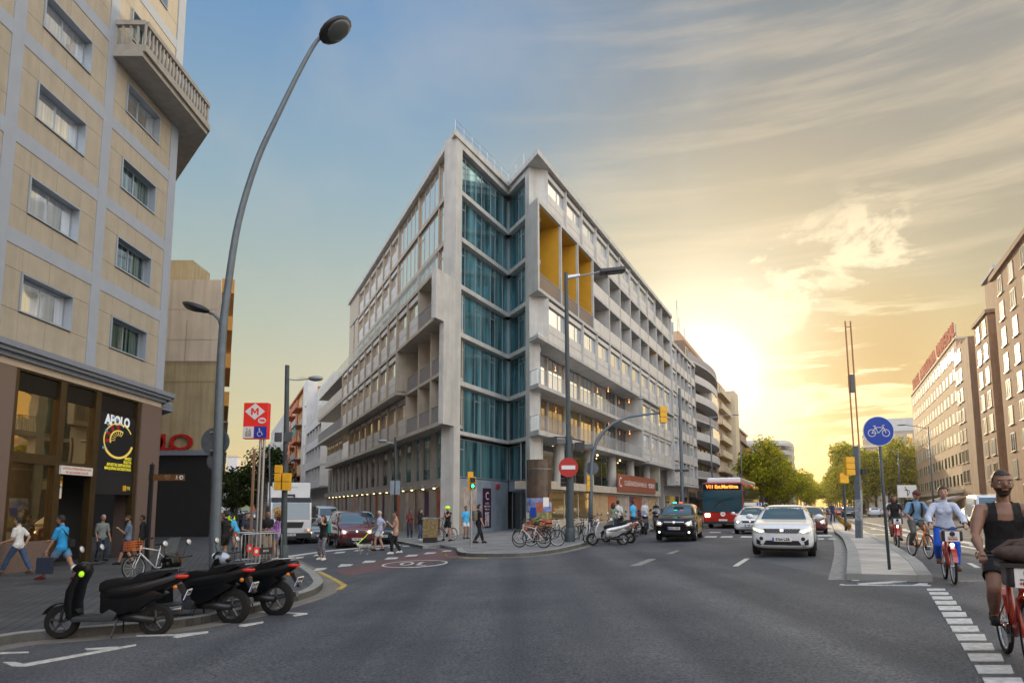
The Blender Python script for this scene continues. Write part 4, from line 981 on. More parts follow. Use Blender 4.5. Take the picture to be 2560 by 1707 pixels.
# ---------------------------------------------------------------- the other buildings along both streets
mat('stucco_tan', (.52,.33,.19), .85, var=.08, scale=.8, bump=.1)
mat('stucco_brown', (.32,.19,.12), .85, var=.12, scale=.8, bump=.1, streak=.3)
mat('stucco_red', (.34,.09,.05), .85, var=.10, scale=.8)
mat('brick_tan', (.34,.19,.11), .85, var=.14, scale=1.5, bump=.2, streak=.25)
mat('stucco_grey', (.36,.36,.35), .85, var=.10, scale=.8, bump=.1)
mat('stucco_white', (.52,.51,.50), .85, var=.08, scale=.8, bump=.1)
mat('stucco_cream', (.56,.47,.33), .85, var=.08, scale=.8)
mat('brick_orange', (.40,.12,.05), .85, var=.15, scale=3)
mat('brick_brown', (.20,.13,.09), .85, var=.2, scale=3)
mat('stone_far', (.38,.32,.27), .85, var=.1, scale=.5)
mat('roof_tile', (.32,.14,.07), .85, var=.2, scale=2)
mat('awning_green', (.01,.20,.17), .7, var=.1)
mat('awning_white', (.66,.60,.54), .7, var=.06)
mat('awning_black', (.015,.015,.018), .8, var=.1)
mat('shop_yellow', (.75,.50,.02), .5, var=.05)
mat('white_frame', (.62,.60,.57), .5, var=.04)
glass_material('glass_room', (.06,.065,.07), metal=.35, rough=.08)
glass_material('glass_bright', (.86,.80,.70), metal=.25, rough=.1, curtain=.2, cscale=4)  # pale base colour stands in for bright reflections in the panes
def win(T, M, s, z, w, h, y=0., gm='glass_room', fm='white_frame', sill=True, panes=2):
    mb = MB(M); f = .06
    mb.box(s, s+w, y-.03, y+.12, z+h-f, z+h).box(s, s+w, y-.03, y+.12, z, z+f).box(s, s+f, y-.03, y+.12, z+f, z+h-f).box(s+w-f, s+w, y-.03, y+.12, z+f, z+h-f)
    for k in range(1, panes): x = s+w*k/panes; mb.box(x-.03, x+.03, y-.02, y+.1, z+f, z+h-f)
    if sill: mb.box(s-.08, s+w+.08, y-.12, y+.1, z-.07, z-.002)
    mb.m(1).box(s+f*.5, s+w-f*.5, y-.008, y+.05, z+f*.5, z+h-f*.5)
    return part('window', mb, [fm, gm], T, world=True)
def bx(T, M, a, mt, name='wall', parent=None):
    q = MB(M)
    for t in (a if isinstance(a[0], (list, tuple)) else [a]): q.box(*t)
    return part(name, q, mt, parent or T, world=True)
def bthing(name, label, M, s, y=0.):
    p = M @ Vector((s, y, 0)); return thing(name, label, 'building', (p.x, p.y, g(p.x)))
# --- second volume of the corner block along the avenue
T = bthing('annex_building', 'grey grid fronted annex standing beside the far end of the glass corner building', FR, 44.6)
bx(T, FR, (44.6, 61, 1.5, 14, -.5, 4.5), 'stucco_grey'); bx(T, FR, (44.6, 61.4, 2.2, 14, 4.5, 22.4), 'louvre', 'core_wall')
bx(T, FR, [(44.6, 61.6, -.1, 14, 22.42, 22.85)], 'concrete', 'roof'); bx(T, FR, (44.7, 61.5, -.1, 2.2, 4.5, 4.75), 'concrete', 'slab')
xs = [44.75, 47.5, 50.2, 52.9, 55.7, 58.5, 61.4]
for r_ in range(6):
    z0 = 4.75+r_*2.95
    if r_: bx(T, FR, (44.7, 61.4, -.02, 2.2, z0-.12, z0+.1), 'concrete', 'slab')
    for i in range(6):
        a, b = xs[i], xs[i+1]
        if i in (0, 4): bay(FR, a, b, z0+.1, z0+2.8, .08, 1.15, mats=('frame_grey', 'glass_sky'), parent=T)
        else:
            bx(T, FR, (a+.1, b-.1, .03, .1, z0+.1, z0+1.1), 'panel', 'parapet'); win(T, FR, a+.3, z0+.15, b-a-.6, 2.3, 2.1, 'glass_dark', 'frame_grey', False)
for x in xs: bx(T, FR, (x-.08, x+.08, -.04, 2.2, 4.75, 22.42), 'concrete', 'party_wall')
for k in range(5): bx(T, FR, (45.6+k*3.2, 47.6+k*3.2, 1.42, 1.5, .2, 3.2), 'glass_dark' if k != 1 else 'shop_yellow', 'shop_window')
# --- curved balcony apartment block
T = bthing('apartment_building', 'brick apartment block with long curved white balconies', FR, 62)
bx(T, FR, (62, 91.5, 1.6, 15, -.5, 27), 'brick_brown'); bx(T, FR, (66, 90, 3, 13, 27, 29.5), 'stucco_tan', 'rooftop_box')
def cbal(s0, s1, bulge, y0, n=14):
    return [(s0+(s1-s0)*k/n, y0-bulge*math.sin(math.pi*k/n)) for k in range(n+1)]
for r_ in range(7):
    z = 6.3+r_*2.95
    pts = cbal(62.2, 91.3, 1.5, .9)
    q = MB(FR); q.prism(pts+[(91.3, 1.6), (62.2, 1.6)], z-.2, z); bl = part('balcony', q, 'stucco_white', T, world=True)
    q = MB(FR); inner = [(x, y+.1) for x, y in pts[::-1]]; q.prism(pts+inner, z+.002, z+1.0); part('parapet', q, 'stucco_white' if r_ % 3 else 'railing_bars', bl, world=True)
    for k in range(7):
        if r_ in (2, 4) and k > 2: bx(T, FR, (63+k*4, 66.8+k*4, .9-1.5*math.sin(math.pi*(k+.5)/7)+.12, 1.5, z+1.05, z+2.7), 'glass_bright', 'winter_garden')
        else: win(T, FR, 63.3+k*4, z+.05, 2.2, 2.2, 1.55, 'glass_room', 'white_frame', False)
for k in range(4): bx(T, FR, (63+k*7, 68+k*7, 1.5, 1.58, .2, 4), 'dark', 'shop_window')
for k in range(5): bx(T, FR, (64.3+k*5.3, 65.2+k*5.3, 1.1, 1.5, 9.5+k % 3*2.95, 10.1+k % 3*2.95), 'white_frame', 'air_conditioner')
for s_, h_ in ((66, 34.5), (67.5, 32), (72, 31.5)):
    q = MB(FR); q.cyl((s_, 3.2, 27), (s_, 3.2, h_), .05, n=5)
    for j in range(4): q.tube([(s_-.7, 3.2, h_-.4*j-.2), (s_+.7, 3.2, h_-.4*j-.2)], .025, 4)
    part('antenna', q, 'frame_grey', T, world=True)
aw = MB(FR); aw.prism_yz([(1.5, 3.3), (-2.2, 2.6), (-2.2, 2.4), (1.5, 3.1)], 62.5, 74); part('awning', aw, 'awning_black', T, world=True)
# --- slab with sunlit side, then old dark fronts
T = bthing('apartment_building', 'narrow apartment block with balconies and a tall cream end wall', FR, 91.8)
bx(T, FR, (91.8, 106.5, 1.2, 14, -.5, 26.2), 'stucco_tan'); bx(T, FR, (106.6, 113.2, -.6, 14, -.5, 26.0), 'stucco_cream', 'end_wall')
for r_ in range(7):
    z = 5.5+r_*3; bx(T, FR, [(92, 106.3, .1, 1.2, z-.15, z), (92, 106.3, .1, .18, z+.01, z+1.0)], 'stucco_cream', 'balcony')
    for k in range(4): win(T, FR, 92.8+k*3.5, z+.05, 2, 2.1, 1.16, 'glass_bright' if r_ in (1, 4) else 'glass_room', 'white_frame', False)
T = bthing('old_building', 'dark old apartment front with iron balconies beyond the cream end wall', FR, 114)
bx(T, FR, (113.4, 136, .2, 14, -.5, 19.4), 'stucco_brown'); bx(T, FR, (113.3, 136.2, -.15, .2, 19.0, 19.5), 'stone_far', 'cornice')
for r_ in range(5):
    for k in range(6): win(T, FR, 114.5+k*3.6, 4.6+r_*3, 1.2, 2.1, .16, 'glass_dark', 'stucco_tan'); 
    bx(T, FR, (114, 135.5, -.5, .2, 4.3+r_*3, 4.45+r_*3), 'dark', 'balcony')
for i, (s0, s1, zt, mt, lb) in enumerate(((136.5, 158, 17.5, 'brick_orange', 'red brick building seen above the plane trees of the avenue'), (200, 260, 21, 'stucco_tan', 'far tan building behind the left row of trees'), (262, 420, 19, 'stone_far', 'farthest hazy building on the left side of the avenue'))):
    T = bthing('far_building', lb, FR, s0); bx(T, FR, (s0, s1, 1, 20, -1, zt), mt); bx(T, FR, (s0-.2, s1+.2, .7, 20.2, zt+.01, zt+.5), 'stone_far', 'roof')
    for r_ in range(4):
        for k in range(4): win(T, FR, s0+1.2+k*(s1-s0)/4.2, 5+r_*3.4, 1.6, 2, .96, 'glass_room', 'stucco_cream')
# far building with a rounded glass front
T = bthing('curved_building', 'large pale building with rounded facade behind the trees', FR, 170)
cp = FR @ Vector((182, 2, 0)); q = MB(); q.lathe([(10, -1), (10, 20.6), (9, 21.6), (0, 21.6)], 40, 'z', (cp.x+1, cp.y, 0)); part('wall', q, 'stucco_grey', T, world=True, smooth='auto')
for r_ in range(7):
    q = MB(); q.lathe([(10.03, 3+r_*2.6), (10.12, 3+r_*2.6), (10.12, 4.3+r_*2.6), (10.03, 4.3+r_*2.6)], 40, 'z', (cp.x+1, cp.y, 0)); part('window_band', q, 'glass_room', T, world=True)
# --- right side of the avenue
FH = frame(Vector((45.5, 60.)), dRv, (.9096, -.4155))
T = bthing('hotel_building', 'long tan hotel with rows of wide windows and red rooftop letters', FH, 30)
bx(T, FH, (30, 81, 0, 16, 0, 23.5), 'stucco_tan'); bx(T, FH, (29.9, 81.1, -.15, 16.1, 23.51, 23.8), 'stucco_cream', 'roof')
bx(T, FH, (30, 81, -.5, .0, 3.6, 4.0), 'stucco_cream', 'canopy')
for r_ in range(7):
    for k in range(8):
        s = 32+k*6.1; z = 4.6+r_*2.78
        bx(T, FH, (s, s+4.2, -.01, .03, z, z+1.5), 'stucco_brown', 'window_band') if False else None
        mb = MB(FH); mb.box(s-.05, s+4.45, -.06, .06, z-.06, z).box(s-.05, s+4.45, -.06, .06, z+1.5, z+1.56).box(s+1.55, s+2.85, -.05, .05, z, z+1.5)
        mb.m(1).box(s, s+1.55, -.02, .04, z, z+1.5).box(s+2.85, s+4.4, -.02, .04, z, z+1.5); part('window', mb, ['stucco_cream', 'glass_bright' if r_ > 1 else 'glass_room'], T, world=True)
bx(T, FH, (44.6, 45.6, -.25, 0, 4, 23.5), 'stucco_brown', 'downpipe') if False else None
ls = MB(); lt = text_mb('HOTEL  BARCELONA  UNIVERSAL', 3.2, .2, bold=.05)
mx_ = max(v.x for v in lt.v)
lt.v = [FH @ Vector((56-v.x*(24/mx_), .3-v.z, 25.4+v.y*.85)) for v in lt.v]
part('rooftop_sign', lt, 'sign_red', T, world=True)
mb = MB(FH); mb.box(32, 80, .35, .45, 23.8, 24.0)
for k in range(13): mb.box(32+k*4, 32.1+k*4, .4, .5, 24.0, 26)
part('sign_frame', mb, 'frame_grey', T, world=True)
T = bthing('brown_building', 'weathered brown block with paired windows next to the tan hotel', FH, 20)
bx(T, FH, (24.4, 29.8, -.4, 12, 0, 22), 'stucco_brown'); bx(T, FH, (20, 24.4, -.4, 12, 0, 21.6), 'stucco_brown', 'side_wall') ; bx(T, FH, (16.9, 20, 2.2, 12, 0, 21), 'stucco_red', 'recess_wall')
bx(T, FH, (20.5, 29, 3, 9, 22, 25.5), 'stucco_grey', 'rooftop_box')
for r_ in range(7):
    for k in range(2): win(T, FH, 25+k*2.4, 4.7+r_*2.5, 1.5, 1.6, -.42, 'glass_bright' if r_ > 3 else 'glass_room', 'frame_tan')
    win(T, FH, 18, 4.6+r_*2.6, .9, 1.4, 2.16)
T = bthing('brown_building', 'brown apartment block with a deep red recess, at the right edge of the picture', FH, 10)
bx(T, FH, (9.8, 16.8, -.3, 12, 0, 21.7), 'brick_tan'); bx(T, FH, (9.6, 17, -.5, 12, 21.71, 22.1), 'stucco_brown', 'roof'); bx(T, FH, (6.3, 9.8, 1.8, 12, 0, 21), 'stucco_red', 'recess_wall')
bx(T, FH, (9.9, 15.5, .8, 9, 22.1, 26.3), 'stucco_brown', 'rooftop_box'); bx(T, FH, (9.6, 15.8, .5, 9.3, 26.31, 26.7), 'stucco_grey', 'rooftop_slab')
for r_ in range(7):
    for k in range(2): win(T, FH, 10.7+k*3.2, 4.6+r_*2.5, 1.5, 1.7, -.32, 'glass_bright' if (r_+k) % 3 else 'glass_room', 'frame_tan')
    win(T, FH, 7.6, 4.6+r_*2.5, 1, 1.4, 1.76)
T = bthing('brown_building', 'nearest brown apartment block on the far right, its small windows pale and dark by turns', FH, 0)
bx(T, FH, (-12, 6.2, -.3, 12, 0, 24), 'brick_tan'); bx(T, FH, (-12.1, 6.4, -.6, 12, 24.01, 24.5), 'stucco_brown', 'roof')
for r_ in range(8):
    for k in range(4): win(T, FH, -10+k*4.2, 4.4+r_*2.5, 1.5, 1.7, -.32, 'glass_bright' if (r_+k) % 2 else 'glass_room', 'frame_tan')
# ground floor awnings and shops on the right
for i, (s, w_, mt) in enumerate(((33, 7, 'awning_white'), (43, 6, 'awning_white'), (22, 6, 'stucco_brown'))):
    p = FH @ Vector((s, -.3, 0)); aw = MB(FH); aw.prism_yz([(-.3, 3.3), (-2.4, 2.7), (-2.4, 2.5), (-.3, 3.1)], s, s+w_)
    o = part('awning', aw, mt, None, world=False); tag(o, ['pale awning over the pavement below the tan hotel', 'second pale awning farther along the tan hotel front', 'brown awning under the weathered brown block'][i], 'awning')
T = bthing('classical_building', 'ornate corner building with mansard roof beyond the trees', FH, 120)
bx(T, FH, (130, 146, -6, 12, 0, 21.5), 'stone_far'); bx(T, FH, (129.6, 146.4, -6.4, 12.4, 17.5, 18.1), 'stucco_cream', 'cornice')
q = MB(FH); q._add([(129.8,-6.2,21.5),(146.2,-6.2,21.5),(146.2,12,21.5),(129.8,12,21.5),(131,-4.8,25),(145,-4.8,25),(145,11,25),(131,11,25)], [(0,1,5,4),(1,2,6,5),(2,3,7,6),(3,0,4,7),(4,5,6,7),(3,2,1,0)]); part('roof', q, 'stucco_grey', T, world=True)
SF = frame((FH @ Vector((129.98, -6, 0))).to_2d(), (.9096, -.4155), dRv)
for r_ in range(5):
    for k in range(4): win(T, SF, 1.6+k*4, 4.5+r_*3.5, 1.3, 2.2, -.02, 'glass_amber', 'stucco_cream')
for r_ in range(5):
    for k in range(4): win(T, FH, 131.5+k*3.7, 4.5+r_*3.5, 1.3, 2.2, -6.03, 'glass_room', 'stucco_cream')
# --- side street, right hand side beyond the corner building
T = bthing('white_building', 'white apartment block with dark loggias beyond the terrace end of the corner building', FL, 60)
bx(T, FL, (60.5, 86, 1.2, 14, -1, 21.5), 'stucco_white'); bx(T, FL, (79, 86, -.4, 1.2, 4.5, 23.6), 'stucco_white', 'stair_tower')
for k in range(5):
    a = 60.6+k*3.6; bx(T, FL, (a, a+.3, -.3, 1.2, 4.6, 17), 'stucco_white', 'party_wall')
for r_ in range(4):
    z = 4.6+r_*3.1; bx(T, FL, [(60.6, 78.9, -.35, 1.2, z, z+.2), (60.9, 78.7, -.3, -.2, z+.21, z+1.15)], 'stucco_white', 'balcony')
    for k in range(5): win(T, FL, 61.2+k*3.6, z+.25, 2.4, 2.3, 1.16, 'glass_room', 'white_frame', False)
for r_ in range(5): win(T, FL, 80.6, 5.5+r_*3.4, 1.4, 2.6, -.42, 'glass_bright')
T = bthing('orange_building', 'orange brick apartment block with green awnings on its balconies', FL, 87)
bx(T, FL, (86.5, 116, .2, 14, -1, 23.2), 'orange_wall'); bx(T, FL, [(86.4, 90, -.05, .2, 3.5, 23.2), (100, 103, -.05, .2, 3.5, 23.2), (113, 116.1, -.05, .2, 3.5, 23.2)], 'brick_orange', 'brick_strip')
bx(T, FL, (86.4, 116.2, -.3, 14.2, 23.21, 23.6), 'roof_tile', 'roof')
for r_ in range(6):
    z = 4.4+r_*3.15
    for s in (90.5, 103.4):
        bx(T, FL, [(s, s+8.6, -1.2, .2, z-.18, z), (s, s+8.6, -1.2, -1.1, z+.01, z+1.0)], 'brick_orange' if r_ % 2 else 'railing_bars', 'balcony')
        win(T, FL, s+1, z+.1, 2.2, 2.1, .16); win(T, FL, s+5, z+.1, 2.2, 2.1, .16)
        if r_ in (0, 3): bx(T, FL, (s+.2, s+5, -1.15, -1.05, z+1.1, z+2.6), 'awning_green', 'awning')
T = bthing('grey_building', 'plain grey apartment block far down the side street', FL, 118)
bx(T, FL, (117, 182, .1, 14, -2, 24.5), 'stucco_grey')
for r_ in range(6):
    for k in range(10): win(T, FL, 119+k*6.2, 4.5+r_*3.2, 1.6, 1.9, .06)
for i, (s0, s1, zt, mt) in enumerate(((184, 214, 22, 'stucco_cream'), (215, 262, 19, 'stucco_brown'), (264, 330, 17, 'brick_orange'))):
    T = bthing('far_building', ['cream balconied block far along the side street, right side', 'brown balconied block far along the side street', 'small reddish block near the hill'][i], FL, s0); bx(T, FL, (s0, s1, .0, 12, -3, zt), mt)
    for r_ in range(5):
        bx(T, FL, (s0+.5, s1-.5, -1.1, 0, 4.2+r_*3, 5.2+r_*3), 'stucco_tan' if i != 1 else 'stucco_brown', 'balcony')
        for k in range(6): win(T, FL, s0+1.5+k*(s1-s0)/6.2, 5.3+r_*3, 1.6, 1.4, -.06)
# left side of the side street
FS = frame(Vector((-21.0, 49)), dLv, (-.921, -.3896))
cols_ = ['stucco_cream', 'stucco_tan', 'stone_far', 'stucco_cream', 'brick_orange', 'stucco_white']
lbs = ['cream block just behind the theatre on the side street', 'tan balconied block on the left of the side street, behind the lamp post', 'stone coloured block on the left of the side street', 'cream block halfway down the left of the side street', 'reddish block down the left of the side street', 'pale block at the far end of the side street, left']
s = 18
for i in range(6):
    w_ = (22, 26, 30, 40, 46, 60)[i]; zt = (13, 17, 15, 18, 16, 20)[i]
    T = bthing('side_street_building', lbs[i], FS, s); bx(T, FS, (s, s+w_-.5, .5, 14, -3, zt), cols_[i]); bx(T, FS, (s-.1, s+w_-.4, .3, 14.1, zt+.01, zt+.4), 'stucco_cream', 'roof')
    for r_ in range(int(zt/3)-1):
        bx(T, FS, (s+1, s+w_-2, -.5, .5, 4+r_*3, 4.12+r_*3), 'stone_far', 'balcony')
        for k in range(5): win(T, FS, s+1.6+k*(w_-3)/5, 4.2+r_*3, 1.3, 2, .46)
    s += w_
# pale church-like tower and the wooded hill at the end of the street
hp = AY(640, 1140, 620); mb = MB(); n = 26
mb._add([(hp.x-260+i*20, 620+j*40, -3+g(-13)+(34+10*math.sin(i*.5)+6*math.sin(i*1.3+1))*math.sin(math.pi*min(1, (j+.0)/5)/2) if j else -4) for j in range(6) for i in range(n)], [(j*n+i, j*n+i+1, (j+1)*n+i+1, (j+1)*n+i) for j in range(5) for i in range(n-1)])
mat('hill_green', (.13,.16,.045), .9, col2=(.06,.08,.025), scale=.06, bump=.8, bscale=.15)
struct('hills', mb, 'hill_green', True)
tp = AY(576, 1140, 300); T = thing('church_tower', 'slender pale tower rising beside the lamp post far down the side street', 'tower', (tp.x, 300, -1))
q = MB(); q.box(-4, 3.4, 0, 6, -2, 17).box(-4.6, 4, -.5, 6.5, 17.01, 17.8).box(-1.6, 2.6, 1, 5, 17.81, 25); part('wall', q, 'stucco_white', T); q = MB(); q.box(-2, 3, .6, 5.4, 25, 25.6); part('cornice', q, 'stucco_cream', T)

# blocks across the junction behind the camera: they shade the street and stand in the shop glass
for nm_, x0, x1, y1, h_, mt in (('tan block across the junction behind the camera, right', 14, 62, -24, 22, 'stucco_cream'), ('ochre block opposite across the junction, behind the camera, left', -44, 2, -30, 20, 'stucco_tan'), ('brown block opposite, at the left end behind the camera', -90, -50, -26, 23, 'brick_tan')):
    OM = frame(Vector((x1, y1)), (-1, 0), (0, -1)); T = thing('apartment_building', nm_, 'building', (x1, y1, 0)); L_ = x1-x0
    bx(T, OM, (0, L_, 0, 14, -1, h_), mt); bx(T, OM, (-.2, L_+.2, -.5, 14.2, h_+.01, h_+.5), 'stone_far', 'roof')
    for r_ in range(5):
        for k in range(9): win(T, OM, 1.5+k*(L_-2)/9, 4.6+r_*3.2, 2.2, 1.9, -.04)
# ---------------------------------------------------------------- trees
def leaf_material(name, c1, c2, trans=.5):
    m = bpy.data.materials.new(name); m.use_nodes = True; nt = m.node_tree; N = nt.nodes; L = nt.links; N.clear()
    out = N.new('ShaderNodeOutputMaterial'); d = N.new('ShaderNodeBsdfDiffuse'); t = N.new('ShaderNodeBsdfTranslucent'); mx = N.new('ShaderNodeMixShader')
    gm = N.new('ShaderNodeNewGeometry'); r = N.new('ShaderNodeValToRGB'); e = r.color_ramp.elements
    e[0].color = (*c1, 1); e[1].color = (*c2, 1); L.new(gm.outputs['Random Per Island'], r.inputs[0])
    L.new(r.outputs[0], d.inputs[0]); L.new(r.outputs[0], t.inputs[0]); mx.inputs[0].default_value = trans
    L.new(d.outputs[0], mx.inputs[1]); L.new(t.outputs[0], mx.inputs[2]); L.new(mx.outputs[0], out.inputs[0]); MT[name] = m
leaf_material('leaf', (.09,.15,.012), (.60,.52,.025))
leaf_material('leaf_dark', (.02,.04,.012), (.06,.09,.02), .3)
mat('bark', (.16,.12,.08), .9, var=.3, scale=3, bump=.5)
def crown_mb(seed, rx, rz, zc, leaves, size):
    rd = random.Random(seed); mb = MB(); cl = []
    for i in range(16):
        a, b, r_ = rd.uniform(0, 6.28), rd.uniform(-1, 1), rd.uniform(.45, .95)
        h = math.sqrt(1-b*b); cl.append((rx*r_*h*math.cos(a)*.8, rx*r_*h*math.sin(a)*.8, zc+rz*r_*b*.85, rd.uniform(.28, .5)*rx))
    cl.append((0, 0, zc, rx*.6)); vs = mb.v; fs = mb.f
    for k in range(leaves):
        c = cl[rd.randrange(len(cl))]; u = Vector((rd.gauss(0, 1), rd.gauss(0, 1), rd.gauss(0, 1))).normalized(); q = c[3]*(rd.random()**.45)
        p = Vector(c[:3])+Vector((u.x, u.y, u.z*.85))*q
        n = (u+Vector((rd.gauss(0, .6), rd.gauss(0, .6), rd.gauss(0, .6)+.3))).normalized(); a = n.orthogonal().normalized(); b = n.cross(a); s = size*rd.uniform(.6, 1.3)
        i0 = len(vs); vs += [p+a*s, p+b*s*.7, p-a*s, p-b*s*.7]; fs.append((i0, i0+1, i0+2, i0+3)); mb.mi.append(0)
    return mb
def tree_proto(seed, h, rx, rz, leaves=3200, size=.22, mt='leaf'):
    t = thing('plane_tree', 'tree', 'tree'); mb = MB(); rd = random.Random(seed)
    mb.tube([(0,0,-.3), (.05,.02,h*.2), (0,.1,h*.4), (.1,0,h*.65)], [.24, .19, .16, .08], 9)
    for k in range(6):
        a = rd.uniform(0, 6.28); z0 = h*rd.uniform(.3, .5); mb.tube([(0,0,z0), (math.cos(a)*rx*.35, math.sin(a)*rx*.35, z0+h*.15), (math.cos(a)*rx*.6, math.sin(a)*rx*.6, z0+h*.34)], [.11, .07, .03], 6)
    part('trunk', mb, 'bark', t, smooth=True); o = link('crown', crown_mb(seed, rx, rz, h-rz*1.02, leaves, size).mesh('crown', mt, recalc=False), t); return t
TP = [tree_proto(11, 13.0, 4.9, 5.6, 6500), tree_proto(12, 12.2, 4.7, 5.2, 6500), tree_proto(13, 13.6, 5.2, 5.8, 6500)]
def ordw(i): return ['nearest', 'second', 'third', 'fourth', 'fifth', 'sixth', 'seventh', 'eighth', 'ninth', 'tenth', 'eleventh', 'twelfth', 'thirteenth', 'fourteenth', 'fifteenth', 'sixteenth', 'seventeenth', 'eighteenth'][i]
used = set()
def put_tree(k, x, y, lb, grp, sc=1.):
    p = TP[k]
    if k not in used: used.add(k); o = p; o.location = (x, y, g(x)); o.rotation_euler = (0,0,x*3); o['label'] = lb; o['group'] = grp; o.scale = (sc,)*3
    else: o = copy_tree(p, (x, y, g(x)), x*3, lb, grp, sc=sc)
    return o
for i in range(18):
    p = FR @ Vector((92+i*9+(i > 8)*9*(i-8), -6.5-(i > 6)*.5*(i-6), 0)); put_tree(i % 3, p.x, p.y, f'{ordw(i)} green tree of the left row along the avenue', 'trees in the left row of the avenue', 1.12+.07*math.sin(i*2))
for i in range(18):
    p = FH @ Vector((72+i*9+(i > 8)*9*(i-8), -9.5-(i > 4)*.45*(i-4), 0)); put_tree((i+1) % 3, p.x, p.y, f'{ordw(i)} golden green tree of the right row along the avenue', 'trees in the right row of the avenue', 1.13+.08*math.sin(i*1.7))
for i, (s_, y_) in enumerate(((84, -2), (87, -7), (92, 2), (95, -4), (101, -1), (90, -11))):
    p = FH @ Vector((s_, y_, 0)); put_tree(i % 3, p.x, p.y, f'{ordw(i)} bushy tree in the group just beyond the tan hotel', 'trees beyond the tan hotel', 1.22)
sp = [(G(566, 1330), 1), (FS @ Vector((40, -2.0, 0)), 0), (FS @ Vector((60, -2, 0)), 2), (FS @ Vector((85, -2, 0)), 1), (FL @ Vector((98, -2.2, 0)), 0), (FL @ Vector((130, -2.2, 0)), 2)]
mt_ = TP[0]
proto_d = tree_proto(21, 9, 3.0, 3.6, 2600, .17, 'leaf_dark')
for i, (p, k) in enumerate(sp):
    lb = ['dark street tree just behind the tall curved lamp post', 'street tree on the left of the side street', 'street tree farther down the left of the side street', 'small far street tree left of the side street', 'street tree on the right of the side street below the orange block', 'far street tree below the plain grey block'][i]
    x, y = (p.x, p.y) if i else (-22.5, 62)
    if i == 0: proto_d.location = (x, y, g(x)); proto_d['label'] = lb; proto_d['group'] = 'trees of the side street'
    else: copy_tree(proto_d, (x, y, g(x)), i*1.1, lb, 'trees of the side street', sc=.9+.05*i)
# grasses on the median bed
rd = random.Random(5); mb = MB()
b0, b1 = Vector((*bed[0], 0)), Vector((*bed[3], 0))
for k in range(5200):
    t, u = rd.random(), rd.random(); L_ = Vector((*dRv, 0))*(t**1.6*55)
    p = b0.lerp(b1, .04+.92*u)+L_; a = rd.uniform(0, 6.28); h = rd.uniform(.12, .34); w_ = .018*(1+t*3); e = rd.uniform(0, .2)
    z = g(p.x)+.2; i0 = len(mb.v); mb.v += [Vector((p.x-w_*math.cos(a), p.y-w_*math.sin(a), z)), Vector((p.x+w_*math.cos(a), p.y+w_*math.sin(a), z)), Vector((p.x+e*math.sin(a), p.y+e*math.cos(a), z+h))]; mb.f.append((i0, i0+1, i0+2)); mb.mi.append(0)
leaf_material('grass_dry', (.16,.09,.02), (.34,.20,.04), .4)
o = link('grass', mb.mesh('grass', 'grass_dry', recalc=False)); o['kind'] = 'stuff'; o['label'] = 'short dry orange grass growing in the median bed'; o['category'] = 'grass'
# ---------------------------------------------------------------- street furniture
mat('column_brown', (.045,.03,.026), .3, col2=(.12,.08,.055), scale=2.2)
mat('lamp_dark', (.035,.035,.04), .4, metal=.4, var=.2)
mat('lamp_glass', (.09,.10,.10), .25, var=.05)
mat('sign_blue', (.005,.06,.42), .35, var=0)
mat('sign_blue2', (.01,.035,.36), .4, var=0)
mat('sign_white', (.75,.75,.74), .4, var=0)
mat('sign_back', (.10,.12,.14), .45, metal=.4, var=.15)
mat('metro_red', (.62,.015,.012), .35, var=0, emis=(1,.05,.03), estr=.12)
mat('sign_peach', (.70,.33,.17), .35, var=.05)
mat('brown_sign', (.14,.06,.015), .5, var=.1)
mat('signal_off', (.02,.02,.02), .3, var=0)
mat('chair_green', (.03,.30,.18), .5, var=.05)
mat('signal_green', (.0,.5,.25), .3, var=0, emis=(.02,1,.55), estr=4)
mat('signal_red', (.5,.02,.0), .3, var=0, emis=(1,.06,.02), estr=4)
mat('graffiti', (.10,.13,.15), .6, col2=(.40,.42,.44), scale=14)
mat('gold_paint', (.35,.25,.10), .6, col2=(.08,.06,.03), scale=10)
class At:
    def __init__(s, x, y, dz=.13): s.b = G(x, y, dz)
    def __call__(s, x, y, dy=0.): p = AY(x, y, s.b.y+dy); return Vector((p.x-s.b.x, dy, p.z-s.b.z))
    def mpp(s): return s.b.y/F*1.0
def furn(name, label, cat, A_, group=None): return thing(name, label, cat, tuple(A_.b), 0, group)
def disc(c, r, y0, y1, n=28, mb=None):
    mb = mb or MB(); mb.lathe([(.0001, y0), (r, y0), (r, y1), (.0001, y1)], n, 'y', c); return mb
def sigbox(mb, c, w=.32, h=.95, d=.28, n=3, ang=0.):
    # stack of n rounded signal sections
    hh = h/n
    for k in range(n): mb.cbox((c[0], c[1], c[2]+h/2-hh*(k+.5)), (w, d, hh-.015))
    return mb
# tall curved lamp post, near left
a = At(536, 1436); T = furn('street_lamp', 'tall blue grey curved lamp post rising past the scooters, its lamp against the blue sky', 'street lamp', a)
cl = [(536,1436),(539,1300),(544,1150),(549,980),(557,827),(571,707),(596,555),(642,403),(697,283),(751,174),(792,103)]
cl = smooth_line(cl+[(816,88)], 4); pts = [a(*p) for p in cl]; rs = [.155-.107*(i/(len(pts)-1)) for i in range(len(pts))]
q = MB(); q.tube(pts, rs, 14); q.lathe([(.20,-.0),(.20,.05),(.17,.09)], 14); part('pole', q, 'galv', T, smooth=True)
q = MB(); c_ = a(838, 76); q.M = Matrix.Translation(c_) @ Matrix.Rotation(R(-34), 4, 'Y') @ Matrix.Rotation(R(-12), 4, 'X')
q.ball((0,0,0), .56, 16, (1.0,.72,.26)).m(1).ball((.06,0,-.07), .45, 14, (.95,.72,.24)); part('lamp_head', q, ['lamp_dark', 'lamp_glass'], T, smooth=True)
